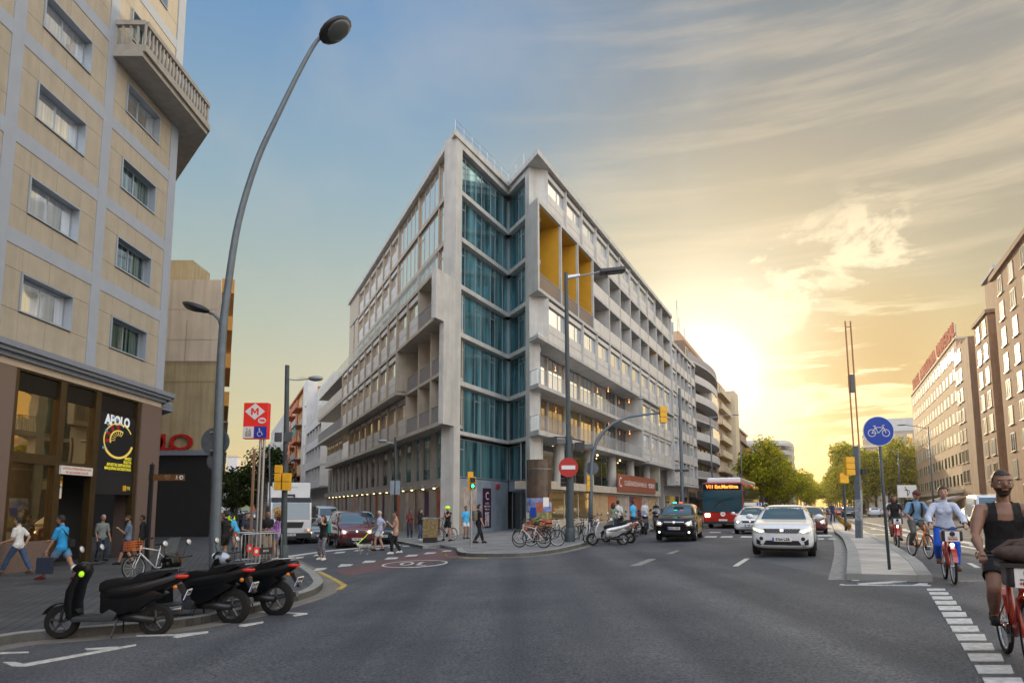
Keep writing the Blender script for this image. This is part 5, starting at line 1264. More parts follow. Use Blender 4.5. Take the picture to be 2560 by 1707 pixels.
q = MB(); q.tube([a(555, 828), a(548, 800), a(535, 786), a(523, 782)], [.05,.045,.04,.04], 8); part('arm', q, 'galv', T, smooth=True)
q = MB(); c_ = a(490, 768); q.M = Matrix.Translation(c_) @ Matrix.Rotation(R(18), 4, 'Y'); q.ball((0,0,0), .43, 14, (1.0,.5,.26)).m(1).ball((-.08,0,-.05), .32, 12, (.9,.5,.28)); part('lamp_head', q, ['lamp_dark', 'lamp_glass'], T, smooth=True)
a2 = a; T = furn('road_sign', 'backs of two dark round road signs on the curved lamp post', 'road sign', a)
for x, y, r_ in ((538, 1104, .41), (541, 1152, .27)):
    q = MB(); disc(a(x, y, .22), r_, -.01, .01, mb=q); part('sign_plate', q, 'sign_back', T, smooth='auto')
q = MB(); q.cbox(a(538, 1080, .16), (.3,.04,.04)).cbox(a(538, 1125, .16), (.3,.04,.04)); part('clamp', q, 'steel', T)
# metro sign
a = At(643, 1408); T = furn('metro_sign', 'red metro sign with a white M diamond on a slim steel pole', 'metro sign', a)
q = MB(); t_ = a(643, 1098); q.cyl((-.06,0,0), (-.06,0,t_.z), .045, n=10).cyl((.06,0,0), (.06,0,t_.z), .045, n=10); part('pole', q, 'steel', T, smooth='auto')
c0_, c1_ = a(610, 1097), a(674, 1008); x0, x1, z0, z1 = c0_.x, c1_.x, c0_.z, c1_.z; w_, h_ = x1-x0, z1-z0
q = MB(); q.box(x0, x1, -.14, .14, z0, z1); bxm = part('sign_box', q, 'metro_red', T, bevel=.01)
q = MB(); zc, xc = z0+h_*.755, x0+w_*.47
q._add([(xc-w_*.42,-.150,zc),(xc,-.150,zc-h_*.23),(xc+w_*.42,-.150,zc),(xc,-.150,zc+h_*.23)]+[(xc-w_*.42,-.141,zc),(xc,-.141,zc-h_*.23),(xc+w_*.42,-.141,zc),(xc,-.141,zc+h_*.23)], [(0,1,2,3),(7,6,5,4),(0,4,5,1),(1,5,6,2),(2,6,7,3),(3,7,4,0)]); part('diamond', q, 'sign_white', bxm)
u = w_/64; q = MB(); q.prism_xz([(xc+u*a, zc+u*b) for a, b in ((-10,-9),(-10,9),(-5,9),(0,0),(5,9),(10,9),(10,-9),(5.5,-9),(5.5,3),(1.5,-5),(-1.5,-5),(-5.5,3),(-5.5,-9))], -.156, -.1505); part('lettering', q, 'metro_red', bxm)
q = MB(); q.M = Matrix.Translation((x0+w_*.78, 0, z0+h_*.50)) @ Matrix.Diagonal((1,1,.75,1)); disc((0,0,0), w_*.165, -.152, -.141, mb=q); e = part('logo_oval', q, 'sign_white', bxm); text('TMB', w_*.115, 'metro_red', e, (x0+w_*.78, -.156, z0+h_*.50), 0, bold=.006)
q = MB(); q.box(x0+.01, x0+w_*.45, -.15, -.141, z0+.02, z0+h_*.335); e = part('lift_panel', q, 'sign_white', bxm)
q = MB(); u = w_/64; q.box(x0+u*8, x0+u*22, -.155, -.151, z0+u*6, z0+u*7.5).box(x0+u*8, x0+u*22, -.155, -.151, z0+u*18, z0+u*19.5).box(x0+u*8, x0+u*9.4, -.155, -.151, z0+u*7.5, z0+u*18).box(x0+u*20.6, x0+u*22, -.155, -.151, z0+u*7.5, z0+u*18)
for k in range(3): q.box(x0+u*(11+k*3.2), x0+u*(12.6+k*3.2), -.155, -.151, z0+u*9, z0+u*14.5); q.ball((x0+u*(11.8+k*3.2), -.153, z0+u*16), u*.9, 6, (1,.2,1))
for k, s_ in ((11, 1), (18.5, -1)): q.box(x0+u*(k-.5), x0+u*(k+.5), -.155, -.151, z0+u*21.5, z0+u*27); zt = z0+u*(27.5 if s_ > 0 else 21); q._add([(x0+u*k, -.155, zt+s_*u*.8), (x0+u*(k-2), -.155, zt-s_*u*1.8), (x0+u*(k+2), -.155, zt-s_*u*1.8)], [(0,1,2)])
part('lift_symbol', q, 'ink', e)
q = MB(); q.box(x0+w_*.47, x1-.01, -.15, -.141, z0+.02, z0+h_*.335); e = part('wheelchair_panel', q, 'sign_blue2', bxm)
q = MB(); cx_, cz_ = x0+w_*.70, z0+h_*.13
q.ball((cx_-u*1.5, -.153, cz_+u*13.5), u*1.7, 8, (1,.2,1)); q.tube([(cx_-u*1.5,-.153,cz_+u*11.5),(cx_-u*.8,-.153,cz_+u*4.5),(cx_+u*5,-.153,cz_+u*4),(cx_+u*7.5,-.153,cz_-u*2.5),(cx_+u*9,-.153,cz_-u*2)], u*.8, 5); q.tube([(cx_-u*1,-.153,cz_+u*8.5),(cx_+u*4,-.153,cz_+u*8)], u*.7, 5)
q.tube([(cx_+u*6*math.cos(t), -.153, cz_+u*6*math.sin(t)) for t in [R(110+i*22) for i in range(11)]], u*.7, 5); part('wheelchair_symbol', q, 'sign_white', e)
# slim brown finger post, black finger post
a = At(366, 1398); T = furn('finger_post', 'black pedestrian finger post with a brown arrow board in front of the dark shutter', 'signpost', a)
t_ = a(366, 1160); q = MB(); q.box(-.065,.065,-.065,.065,0,t_.z).lathe([(.03,t_.z+.001),(.0001,t_.z+.12)], 8); part('pole', q, 'dark', T)
p0, p1 = a(372, 1185), a(461, 1201); q = MB(); q.box(p0.x, p1.x, -.02, .02, p1.z, p0.z); b_ = part('arrow_board', q, 'brown_sign', T)
q = MB(); disc((p1.x-.12, 0, (p0.z+p1.z)/2), .085, -.028, -.021, mb=q); part('arrow_disc', q, 'sign_white', b_); text('→', .13, 'ink', b_, (p1.x-.12, -.031, (p0.z+p1.z)/2), 0, bold=.006)
q = MB(); mx_, mz = p1.x-.30, (p0.z+p1.z)/2; q.ball((mx_, -.024, mz+.065), .018, 6, (1,.3,1)).tube([(mx_,-.024,mz+.045),(mx_,-.024,mz)], .014, 5).tube([(mx_-.035,-.024,mz-.08),(mx_,-.024,mz),(mx_+.03,-.024,mz-.08)], .010, 5).tube([(mx_-.035,-.024,mz+.005),(mx_,-.024,mz+.04),(mx_+.035,-.024,mz+.005)], .009, 5); part('walker_symbol', q, 'sign_white', b_)
for i, t in enumerate(('Paral·lel', 'Poble-sec', 'Port')): text(t, .065, 'frame_tan', b_, (p0.x+.75, -.023, mz+.07-.07*i), 0)
a = At(624, 1395); T = furn('finger_post', 'thin brown finger post with two pointing boards beside the metro pole', 'signpost', a)
t_ = a(624, 1122); q = MB(); q.box(-.04,.04,-.04,.04,0,t_.z); part('pole', q, 'stucco_brown', T)
for x0_, x1_, y_ in ((627, 642, 1137), (650, 668, 1134)): pa, pb = a(x0_, y_), a(x1_, y_+4); q = MB(); q.box(pa.x, pb.x, -.015, .015, pb.z-.02, pa.z+.02); part('arrow_board', q, 'stucco_brown', T)
# lamp post with signal and plates in front of the truck
a = At(709, 1402); T = furn('street_lamp', 'slanted top lamp post with single arm in front of the truck', 'street lamp', a)
t_ = a(718, 913); q = MB(); q.tube([(0,0,0), a(711, 1250), a(716, 1050), t_], [.11,.10,.085,.075], 10).lathe([(.15,0),(.15,.5),(.11,.55)], 10); part('pole', q, 'post_green', T, smooth='auto')
q = MB(); q.tube([a(722, 948), a(745, 950), a(770, 947)], .02, 6); 
for k in range(5): q.tube([a(745+k*6, 950), a(748+k*6, 941), a(751+k*6, 949)], .008, 4)
part('arm', q, 'steel', T)
q = MB(); c_ = a(789, 946); q.ball(c_, .27, 14, (1,.6,.36)); part('lamp_head', q, 'frame_grey', T, smooth=True)
T = furn('road_sign', 'grey sign backs and a peach no entry disc before the truck', 'road sign', a)
for (xa, xb, dy) in ((689, 708, -.14), (711, 733, -.14)):
    pa, pb = a(xa, 1105), a(xb, 1082); q = MB(); q.box(pa.x, pb.x, dy, dy+.02, pa.z, pb.z); part('sign_plate', q, 'sign_back', T)
pa = a(719, 1133, -.2); q = MB(); q.M = Matrix.Translation(pa) @ Matrix.Rotation(R(-64), 4, 'Z'); disc((0,0,0), .285, -.01, .01, mb=q); e = part('sign_disc', q, 'sign_peach', T)
q = MB(); q.M = Matrix.Translation(pa) @ Matrix.Rotation(R(-64), 4, 'Z'); q.box(-.18,.18,-.018,-.011,-.04,.04); part('white_bar', q, 'sign_white', e)
T = furn('traffic_light', 'two yellow traffic signals seen from behind on the lamp post before the truck', 'traffic light', a)
for (xa, xb, ya, yb, n) in ((687, 706, 1162, 1225, 3), (707, 728, 1182, 1226, 2)):
    pa, pb = a(xa, yb, -.18), a(xb, ya, -.18); q = MB(); sigbox(q, ((pa.x+pb.x)/2, -.2, (pa.z+pb.z)/2), pb.x-pa.x, pb.z-pa.z, .2, n); part('signal_box', q, 'amber', T, bevel=.015)
# thin pole left of it
a = At(676, 1385); T = furn('sign_pole', 'thin grey pole with a dark plate beside the truck box', 'pole', a)
q = MB(); q.cyl((0,0,0), a(673, 1110), .035, n=8); part('pole', q, 'galv', T); pa, pb = a(676, 1215), a(683, 1163); q = MB(); q.box(pa.x, pb.x, -.02, .02, pa.z, pb.z); part('sign_plate', q, 'dark', T)
# crowd barriers
def barrier(x0, y0, x1, y1, lb, plate_u):
    A0, A1 = G(x0, y0, .13), G(x1, y1, .13); d = (A1-A0); L_ = d.to_2d().length; T = thing('crowd_barrier', lb, 'barrier', tuple(A0), math.atan2(d.y, d.x), 'steel barriers by the metro pole')
    q = MB(); r_ = .02; q.tube([(0,0,.15),(0,0,.98),(.06,0,1.05),(L_-.06,0,1.05),(L_,0,.98),(L_,0,.15)], r_, 7).tube([(0,0,.16),(L_,0,.16)], r_*.8, 6); part('frame', q, 'steel', T, smooth=True)
    n = int(L_/.12); q = MB()
    for k in range(1, n): q.cyl((L_*k/n,0,.16),(L_*k/n,0,1.04), .008, n=5)
    part('bars', q, 'steel', T)
    for x in (.15, L_-.15): q = MB(); q.tube([(x,-.3,0),(x,-.05,.15),(x,.05,.15),(x,.3,0)], .018, 6); part('foot', q, 'steel', T)
    u = plate_u*L_; q = MB(); q.box(u, u+.62, -.035, -.02, .42, .62); e = part('plate', q, 'dark', T)
    q = MB(); q.box(u-.02, u+.17, -.042, -.036, .40, .64); e2 = part('red_field', q, 'metro_red', e); q = MB(); q.lathe([(.06,-.046),(.045,-.046),(.045,-.043),(.06,-.043)], 12, 'y', (u+.075, 0, .52)); part('crest', q, 'sign_white', e2); text('BCN', .09, 'sign_white', e, (u+.40, -.037, .52), 0)
    return T
barrier(585, 1412, 690, 1402, 'steel crowd barrier with red and black plate, behind the other one', .28)
barrier(600, 1424, 701, 1414, 'steel crowd barrier with red and black plate, nearest the pavement edge', .30)
# corner: no entry lamp post
a = At(1425, 1354); T = furn('street_lamp', 'tall grey lamp post among the parked bicycles, with a long arm across the yellow loggias', 'street lamp', a)
q = MB(); t_ = a(1415, 682); q.tube([(0,0,0), a(1425, 1200), a(1422, 1090), a(1421, 1088), a(1418, 880), t_], [.185,.165,.16,.115,.10,.085], 12).lathe([(.22,0),(.22,.5),(.18,.6)], 12); part('pole', q, 'post_green', T, smooth='auto')
q = MB(); q.tube([a(1416, 697), a(1460, 688), a(1512, 677)], [.05,.035,.03], 6); q._add([a(1418, 688), a(1450, 684), a(1450, 690), a(1418, 699)], [(0,1,2,3)]); part('arm', q, 'steel', T)
q = MB(); c_ = a(1531, 677); q.M = Matrix.Translation(c_) @ Matrix.Rotation(R(-6), 4, 'Y'); q.cbox((0,0,0), (1.15,.5,.17)).m(1).cbox((.1,0,-.1), (.8,.42,.05)); part('lamp_head', q, ['lamp_dark', 'lamp_glass'], T, bevel=.03)
q = MB(); q.tube([a(1385, 1092), a(1422, 1094), a(1462, 1104)], .035, 6)
for x, y in ((1381, 1103), (1449, 1116)):
    c_ = a(x, y); q.M = Matrix.Translation(c_); q.cbox((0,0,0), (.40,.35,.36)).m(1).cbox((.33,-.02,.0), (.5,.3,.2)).m(0); q.M = I4
part('floodlight', q, ['lamp_dark', 'lamp_glass'], T)
T = furn('road_sign', 'red no entry sign on the lamp post among the parked bicycles', 'road sign', a)
c_ = a(1421, 1168, -.25); q = MB(); disc(c_, .43, -.01, .01, mb=q); e = part('sign_disc', q, 'red', T); q = MB(); q.box(c_.x-.30, c_.x+.30, c_.y-.018, c_.y-.011, c_.z-.085, c_.z+.085); part('white_bar', q, 'sign_white', e)
T = furn('traffic_light', 'dark signal box seen from behind, below the no entry sign', 'traffic light', a); pa, pb = a(1413, 1216, .3), a(1420, 1185, .3); q = MB(); sigbox(q, (pa.x-.05, .26, (pa.z+pb.z)/2), .3, pb.z-pa.z, .25, 3); part('signal_box', q, 'dark', T)
# bent signal mast
a = At(1476, 1335); T = furn('traffic_light', 'yellow traffic signal hanging from the long curved blue grey mast', 'traffic light', a)
cl = [(1476,1335),(1477,1250),(1477,1180),(1481,1140),(1490,1108),(1507,1080),(1532,1058),(1570,1042),(1620,1035),(1660,1031)]
q = MB(); q.tube([a(*p) for p in cl], [.13,.12,.11,.10,.095,.09,.08,.07,.06,.055], 10); part('mast', q, 'galv', T, smooth=True)
pa, pb = a(1650, 1057), a(1666, 1016); q = MB(); sigbox(q, ((pa.x+pb.x)/2, 0, (pa.z+pb.z)/2), pb.x-pa.x, pb.z-pa.z, .3, 3); part('signal_box', q, 'amber', T, bevel=.02)
pa, pb = a(1467, 1228), a(1474, 1188); q = MB(); sigbox(q, ((pa.x+pb.x)/2, 0, (pa.z+pb.z)/2), pb.x-pa.x, pb.z-pa.z, .3, 3); part('signal_box', q, 'amber', T, bevel=.02)
T = furn('road_sign', 'grey back of a round sign on the curved signal mast', 'road sign', a); q = MB(); disc(a(1480, 1170, .2), .36, -.01, .01, mb=q); part('sign_plate', q, 'sign_back', T)
# poster column
a = At(1348, 1326); T = furn('advertising_column', 'round brown advertising column with torn blue posters at its foot', 'advertising column', a)
zt = a(1348, 1150).z; zm_ = a(1348, 1245).z; r_ = (a(1379, 1200).x-a(1317, 1200).x)/2
q = MB(); q.lathe([(r_,0),(r_,zt-.08),(r_+.03,zt-.08),(r_+.03,zt),(0.001,zt)], 32); part('body', q, 'column_brown', T, smooth='auto')
mat('poster_mix', (.02,.08,.42), .5, col2=(.50,.52,.60), scale=2.6)
mat('poster_mix2', (.08,.10,.05), .5, col2=(.36,.30,.12), scale=4)
for z0_, z1_, mt in ((1.25, zm_, 'poster_mix'), (.25, 1.22, 'poster_mix2')):
    q = MB(); n_ = 14; a0_, a1_ = R(185), R(352)
    for k in range(n_): t0, t1 = a0_+(a1_-a0_)*k/n_, a0_+(a1_-a0_)*(k+1)/n_; q._add([((r_+.01)*math.cos(t), (r_+.01)*math.sin(t), z) for z in (z0_, z1_) for t in (t0, t1)], [(0,1,3,2)])
    pp = part('poster', q, mt, T)
for z_ in (zm_+1.9, ):
    q = MB(); q.torus((0,0,z_), r_+.01, .02, 32, 5, 'z'); part('hoop', q, 'steel', T)
for k, ang in enumerate((205, 240, 270, 300, 330)):
    q = MB(); t = R(ang); rr = r_+.02; c_ = Vector((rr*math.cos(t), rr*math.sin(t), .9+.32*k % 1.3)); q.M = Matrix.Translation(c_) @ Matrix.Rotation(t+R(90), 4, 'Z'); q.box(-.22,.22,-.004,.004,-.3,.3); part('poster', q, ['white_matt', 'sign_blue', 'poster_rust', 'white_matt', 'poster_floral'][k], T)
# small pedestrian signal at the corner
a = At(1178, 1366); T = furn('traffic_light', 'small yellow pedestrian signal with a green light at the building corner', 'traffic light', a)
q = MB(); q.cyl((0,0,0), a(1177, 1222), .05, n=9); part('pole', q, 'steel', T, smooth='auto'); pa, pb = a(1169, 1224), a(1183, 1179); q = MB(); q.box(pa.x, pb.x, -.05, .12, pa.z, pb.z); part('back_plate', q, 'amber', T, bevel=.01)
pa, pb = a(1176, 1223), a(1190, 1192); q = MB(); q.box(pa.x, pb.x, -.28, -.06, pa.z, pb.z); e = part('signal_box', q, 'amber', T, bevel=.02)
xm = (pa.x+pb.x)/2; hz = (pb.z-pa.z); q = MB(); q.box(xm-.11,xm+.11,-.31,-.281,pa.z+hz*.54,pb.z-.04); part('lens', q, 'signal_off', e); q = MB(); q.box(xm-.11,xm+.11,-.31,-.281,pa.z+.04,pa.z+hz*.46); part('lens', q, 'signal_off', e); q = MB(); q.ball((xm,-.315,pa.z+hz*.26), .06, 8, (1,.2,1.2)); part('lens', q, 'signal_green', e)
# lamp post on the side street and its blue plates
a = At(989, 1350); T = furn('street_lamp', 'slim lamp post with small head in front of the tall narrow windows', 'street lamp', a)
q = MB(); q.tube([(0,0,0), a(988, 1093)], [.10,.06], 9); part('pole', q, 'lamp_dark', T, smooth=True); q = MB(); q.tube([a(988, 1110), a(975, 1106), a(965, 1104)], .025, 6); part('arm', q, 'steel', T); q = MB(); q.ball(a(956, 1102), .30, 12, (1,.5,.3)); part('lamp_head', q, 'frame_grey', T, smooth=True)
T = furn('road_sign', 'pair of blue grey plates on the slim lamp post before the tall windows', 'road sign', a)
for xa, xb in ((976, 987), (989, 1001)): pa, pb = a(xa, 1236), a(xb, 1201); q = MB(); q.box(pa.x, pb.x, -.12, -.1, pa.z, pb.z); part('sign_plate', q, 'base_blue', T)
# junction cabinet
a = At(1075, 1356); T = furn('utility_cabinet', 'grey junction cabinet covered in yellow graffiti at the kerb', 'cabinet', a)
q = MB(); q.box(-.35,.35,-.2,.3,.25,1.15); part('body', q, 'gold_paint', T, bevel=.02); q = MB(); q.box(-.33,.33,-.18,.28,0,.25); part('base', q, 'dark', T); q = MB(); q.box(-.37,.37,-.22,.32,1.151,1.2); part('lid', q, 'graffiti', T)
# ladder topped column on the median
a = At(2148, 1344); T = furn('lighting_column', 'tall column on the median topped by two long thin rods', 'column', a)
q = MB(); t_ = a(2141, 1115); q.tube([(0,0,0), a(2146, 1250), t_], [.16,.155,.15], 4); pl_ = part('pole', q, 'galv', T); q = MB(); q.tube([a(2147.5, 1300), a(2146, 1225)], [.165,.163], 4, False); part('sticker_band', q, 'graffiti', pl_)
mat('rust_rod', (.38,.17,.08), .5, metal=.3, var=.1)
for xb, xt in ((2134, 2113), (2148, 2126)): q = MB(); q.tube([a(xb, 1115), a(xt, 803)], .032, 6); part('rod', q, 'rust_rod', T)
q = MB(); q.tube([a(2115, 818), a(2126, 817)], .02, 5); part('rung', q, 'rust_rod', T); q = MB(); pa, pb = a(2125, 981), a(2133, 937); q.box(pa.x, pb.x, -.1, .1, pa.z, pb.z); part('lamp_box', q, 'lamp_glass', T)
T = furn('traffic_light', 'black square signal fixed on the right of the rod topped column', 'traffic light', a); pa, pb = a(2152, 1185), a(2163, 1172); q = MB(); q.box(pa.x, pb.x, -.1, .15, pa.z, pb.z); part('signal_box', q, 'dark', T)
T = furn('traffic_light', 'yellow three part signal on the left of the rod topped column', 'traffic light', a); pa, pb = a(2114, 1188), a(2133, 1142); q = MB(); sigbox(q, ((pa.x+pb.x)/2, 0, (pa.z+pb.z)/2), pb.x-pa.x, pb.z-pa.z, .25, 3); part('signal_box', q, 'amber', T, bevel=.015)
a = At(2115, 1326); T = furn('traffic_light', 'small yellow signals on the short grey post in the grass bed', 'traffic light', a)
q = MB(); q.cyl((0,0,0), a(2110, 1210), .065, n=9); part('pole', q, 'post_green', T, smooth='auto')
for x0_, x1_, y0_, y1_ in ((2099, 2106, 1183, 1207), (2107, 2119, 1180, 1207)): pa, pb = a(x0_, y1_), a(x1_, y0_); q = MB(); sigbox(q, ((pa.x+pb.x)/2, 0, (pa.z+pb.z)/2), pb.x-pa.x, pb.z-pa.z, .2, 2); part('signal_box', q, 'amber', T)
# bicycle sign
a = At(2224, 1423); T = furn('road_sign', 'round blue sign with a white bicycle at the end of the median', 'road sign', a)
c_ = a(2194, 1078); q = MB(); q.tube([(0,0,0), a(2210, 1250), a(2198, 1090)], .032, 8); part('pole', q, 'post_green', T, smooth=True)
rr = (a(2232, 1078).x-a(2157, 1078).x)/2; q = MB(); q.M = Matrix.Translation(c_) @ Matrix.Rotation(R(-6), 4, 'Z'); disc((0,0,0), rr, -.052, -.04, mb=q); dsc = part('sign_rim', q, 'sign_white', T); q = MB(); q.M = Matrix.Translation(c_) @ Matrix.Rotation(R(-6), 4, 'Z'); disc((0,0,0), rr*.95, -.058, -.053, mb=q); part('sign_face', q, 'sign_blue', T)
q = MB(); q.M = Matrix.Translation(c_) @ Matrix.Rotation(R(-6), 4, 'Z') @ Matrix.Translation((0,-.064,0)) @ Matrix.Scale(rr/38, 4)
for x in (-17, 17): q.torus((x,0,-5), 8.6, 1.0, 24, 5, 'y')
for pth in ([(-17,0,-5),(-8,0,9),(12,0,9),(17,0,-5)], [(-8,0,9),(-1,0,-5),(12,0,9)], [(-17,0,-5),(-1,0,-5),(-10,0,10.5)], [(-13,0,13),(-7,0,13)], [(12,0,9),(9,0,14),(14,0,15)]): q.tube(pth, 1.1, 5)
part('bicycle_symbol', q, 'sign_white', T)
# lamp posts far along the avenue (real poles at real spots), left pavement and median
def lamp_far(p, h, arm, lb, grp, hd=1):
    T = thing('street_lamp', lb, 'street lamp', (p.x, p.y, g(p.x)), 0, grp); q = MB(); q.tube([(0,0,0),(0,0,h)], [.12,.07], 8); part('pole', q, 'galv', T, smooth=True)
    q = MB(); q.tube([(0,0,h-.3),(arm*.5,0,h),(arm,0,h+.15)], .04, 6); part('arm', q, 'steel', T); q = MB(); q.ball((arm*1.15,0,h+.15), .5, 10, (1,.4,.2)); part('lamp_head', q, 'frame_grey', T, smooth=True); return T
nm = ['nearest', 'second', 'third', 'fourth', 'fifth']
L0 = lamp_far(FR @ Vector((52, -3.4, 0)), 13.5, 3.0, 'nearest tall arm lamp post before the annex along the avenue', 'lamp posts along the left side of the avenue')
for i, s_ in enumerate((80, 118, 150, 190)):
    p = FR @ Vector((s_, -4.2, 0)); copy_tree(L0, (p.x, p.y, g(p.x)), 0, nm[i+1]+' tall arm lamp post along the left side of the avenue')
L1 = lamp_far(FH @ Vector((16, -5.5, 0)), 10.5, -2.6, 'nearest lamp post before the brown blocks on the right', 'lamp posts along the right side of the avenue')
for i, s_ in enumerate((52, 84, 112)):
    p = FH @ Vector((s_, -5.5, 0)); copy_tree(L1, (p.x, p.y, g(p.x)), 0, nm[i+1]+' lamp post along the right side of the avenue')
p = G(1718, 1338); T = thing('lighting_mast', 'thick blue grey mast with two floodlights behind the taxi', 'lamp', (p.x, p.y, g(p.x)+.13)); T.location = (FR @ Vector((33, -3.0, 0))).to_3d(); T.location.z = g(T.location.x)+.13
b0 = T.location; zt = AY(1720, 970, b0.y).z-b0.z; q = MB(); q.tube([(0,0,0),(0,0,zt)], [.2,.13], 10); part('pole', q, 'galv', T, smooth='auto'); zf = AY(1718, 1176, b0.y).z-b0.z
for s_ in (-1, 1): q = MB(); q.cbox((s_*.45,-.15,zf), (.55,.35,.26)).m(1).cbox((s_*.45+.22,-.34,zf), (.14,.05,.2)); part('floodlight', q, ['lamp_dark', 'lamp_glass'], T)
# boards, bins, separators on the right
a = At(2280, 1290, 0); a.b = Vector((39, 62, g(39)+.1)); T = furn('billboard', 'white board with a thin black figure, standing behind the cyclists', 'sign board', a)
p0_, p1_ = AY(2245, 1243, 62), AY(2290, 1212, 62); q = MB(); q.box(p0_.x-39, p1_.x-39, -.05, .05, p0_.z-a.b.z, p1_.z-a.b.z); e = part('board', q, 'white_matt', T); q = MB(); q.cyl((p0_.x-38.8,0,-.1),(p0_.x-38.8,0,p0_.z-a.b.z), .05).cyl((p1_.x-39.2,0,-.1),(p1_.x-39.2,0,p0_.z-a.b.z), .05); part('posts', q, 'galv', T)
cx_, cz_ = (p0_.x+p1_.x)/2-39, (p0_.z+p1_.z)/2-a.b.z; q = MB(); q.tube([(cx_-.2,-.07,cz_+.38),(cx_,-.07,cz_+.1),(cx_,-.07,cz_-.45)], .03, 4).tube([(cx_-.25,-.07,cz_+.12),(cx_+.22,-.07,cz_+.05),(cx_+.12,-.07,cz_-.25),(cx_,-.07,cz_-.4)], .03, 4); part('drawing', q, 'ink', e)
for i in range(3):
    p = FH @ Vector((24+i*3, -3.2, 0)); q = MB(); q.box(-.6,.6,-.5,.5,0,1.15).box(-.65,.65,-.55,.55,1.151,1.45); solo('recycling_bin', q, ['stucco_brown', 'awning_white', 'stucco_tan'][i], ['brown recycling container under the awnings, nearest of three', 'pale recycling container, middle of three under the awnings', 'tan recycling container, farthest of three under the awnings'][i], 'bin', (p.x, p.y, g(p.x)), R(-24), 'recycling containers', bevel=.06)
for i in range(7):
    t = i/6; A_ = G(2163+i*46, 1308+i*9.7); d = Vector((*dRv, 0)); dd = (G(2163+i*46+40, 1308+i*9.7+8)-A_)
    q = MB(); l_ = dd.length; q.prism_xz([(0,0),(.12,.10),(l_-.12,.10),(l_,0)], -.11, .11); solo('lane_separator', q, 'marking', f'low white lane separator, {ordw(6-i) if i < 6 else "nearest"} from the camera' if i < 6 else 'low white lane separator nearest the camera', 'kerb block', tuple(A_), math.atan2(dd.y, dd.x), 'low white separators between bicycle lane and road', bevel=.02)
# garden chairs on the gallery
for i, s_ in enumerate((26.6, 30.4)):
    c_ = FR @ Vector((s_, 1.1, 3.5)); q = MB(); q.box(-.25,.25,-.25,.25,.42,.46).box(-.25,.25,.22,.26,.5,.95)
    for x in (-.22,.22):
        for y in (-.22,.22): q.box(x-.02,x+.02,y-.02,y+.02,0,.419)
    solo('garden_chair', q, 'chair_green', ['green plastic chair on the gallery, next to the banner', 'green plastic chair on the gallery, farther from the banner'][i], 'chair', tuple(c_), R(-60), 'green chairs on the gallery')
# ---------------------------------------------------------------- cars, vans, bus, truck
mat('paint_white', (.70,.72,.75), .22, var=.02, coat=.9)
mat('paint_black', (.006,.006,.009), .12, var=0, spec=.35)
mat('paint_red', (.11,.006,.010), .2, var=.04, coat=1)
mat('paint_maroon', (.10,.015,.012), .2, var=.04, coat=1)
mat('paint_grey', (.20,.21,.22), .25, metal=.4, var=.03, coat=.8)
mat('paint_teal', (.012,.03,.045), .2, var=.03, coat=1)
mat('paint_red2', (.35,.02,.015), .2, var=.04, coat=1)
mat('taxi_yellow', (.72,.46,.015), .2, var=0, coat=1)
mat('bus_red', (.40,.018,.010), .25, var=.03, coat=.7)
mat('wind_glass', (.010,.055,.08), .04, var=0, coat=1, spec=.8)
mat('drl', (1,1,.8), .3, var=0, emis=(1,.95,.45), estr=5)
mat('lamp_clear', (.55,.57,.60), .08, var=0, metal=.3)
mat('led_orange', (1,.2,.02), .4, var=0, emis=(1,.16,.02), estr=4)
mat('rim', (.35,.36,.38), .3, metal=.9, var=.05)
def eval_mesh(o):
    dg = bpy.context.evaluated_depsgraph_get(); dg.update()
    return bpy.data.meshes.new_from_object(o.evaluated_get(dg))
def loft(st, sub=2):
    mb = MB(); n = 0
    for (x, zb, zt, w, wt, zbelt) in st:
        zm = zb+(zbelt-zb)*.5
        h = [(0, zb), (w*.86, zb), (w*.97, zb+.10), (w, zm), (w*.975, zbelt), (wt+(w*.975-wt)*.18, zt-.10 if zt-zbelt > .2 else zt-.035), (wt*.82, zt-.006), (0, zt)]
        rg = [(x, y, z) for y, z in h]+[(x, -y, z) for y, z in h[-2:0:-1]]; n = len(rg); mb.v += [Vector(p) for p in rg]
    for i in range(len(st)-1):
        for k in range(n): mb.f.append((i*n+k, i*n+(k+1)%n, (i+1)*n+(k+1)%n, (i+1)*n+k)); mb.mi.append(0)
    mb.f += [tuple(range(n)), tuple(range((len(st)-1)*n, len(st)*n))[::-1]]; mb.mi += [0, 0]
    o = link('tmp', mb.mesh('tmp', 'paint_white')); md = o.modifiers.new('s', 'SUBSURF'); md.levels = sub
    return o
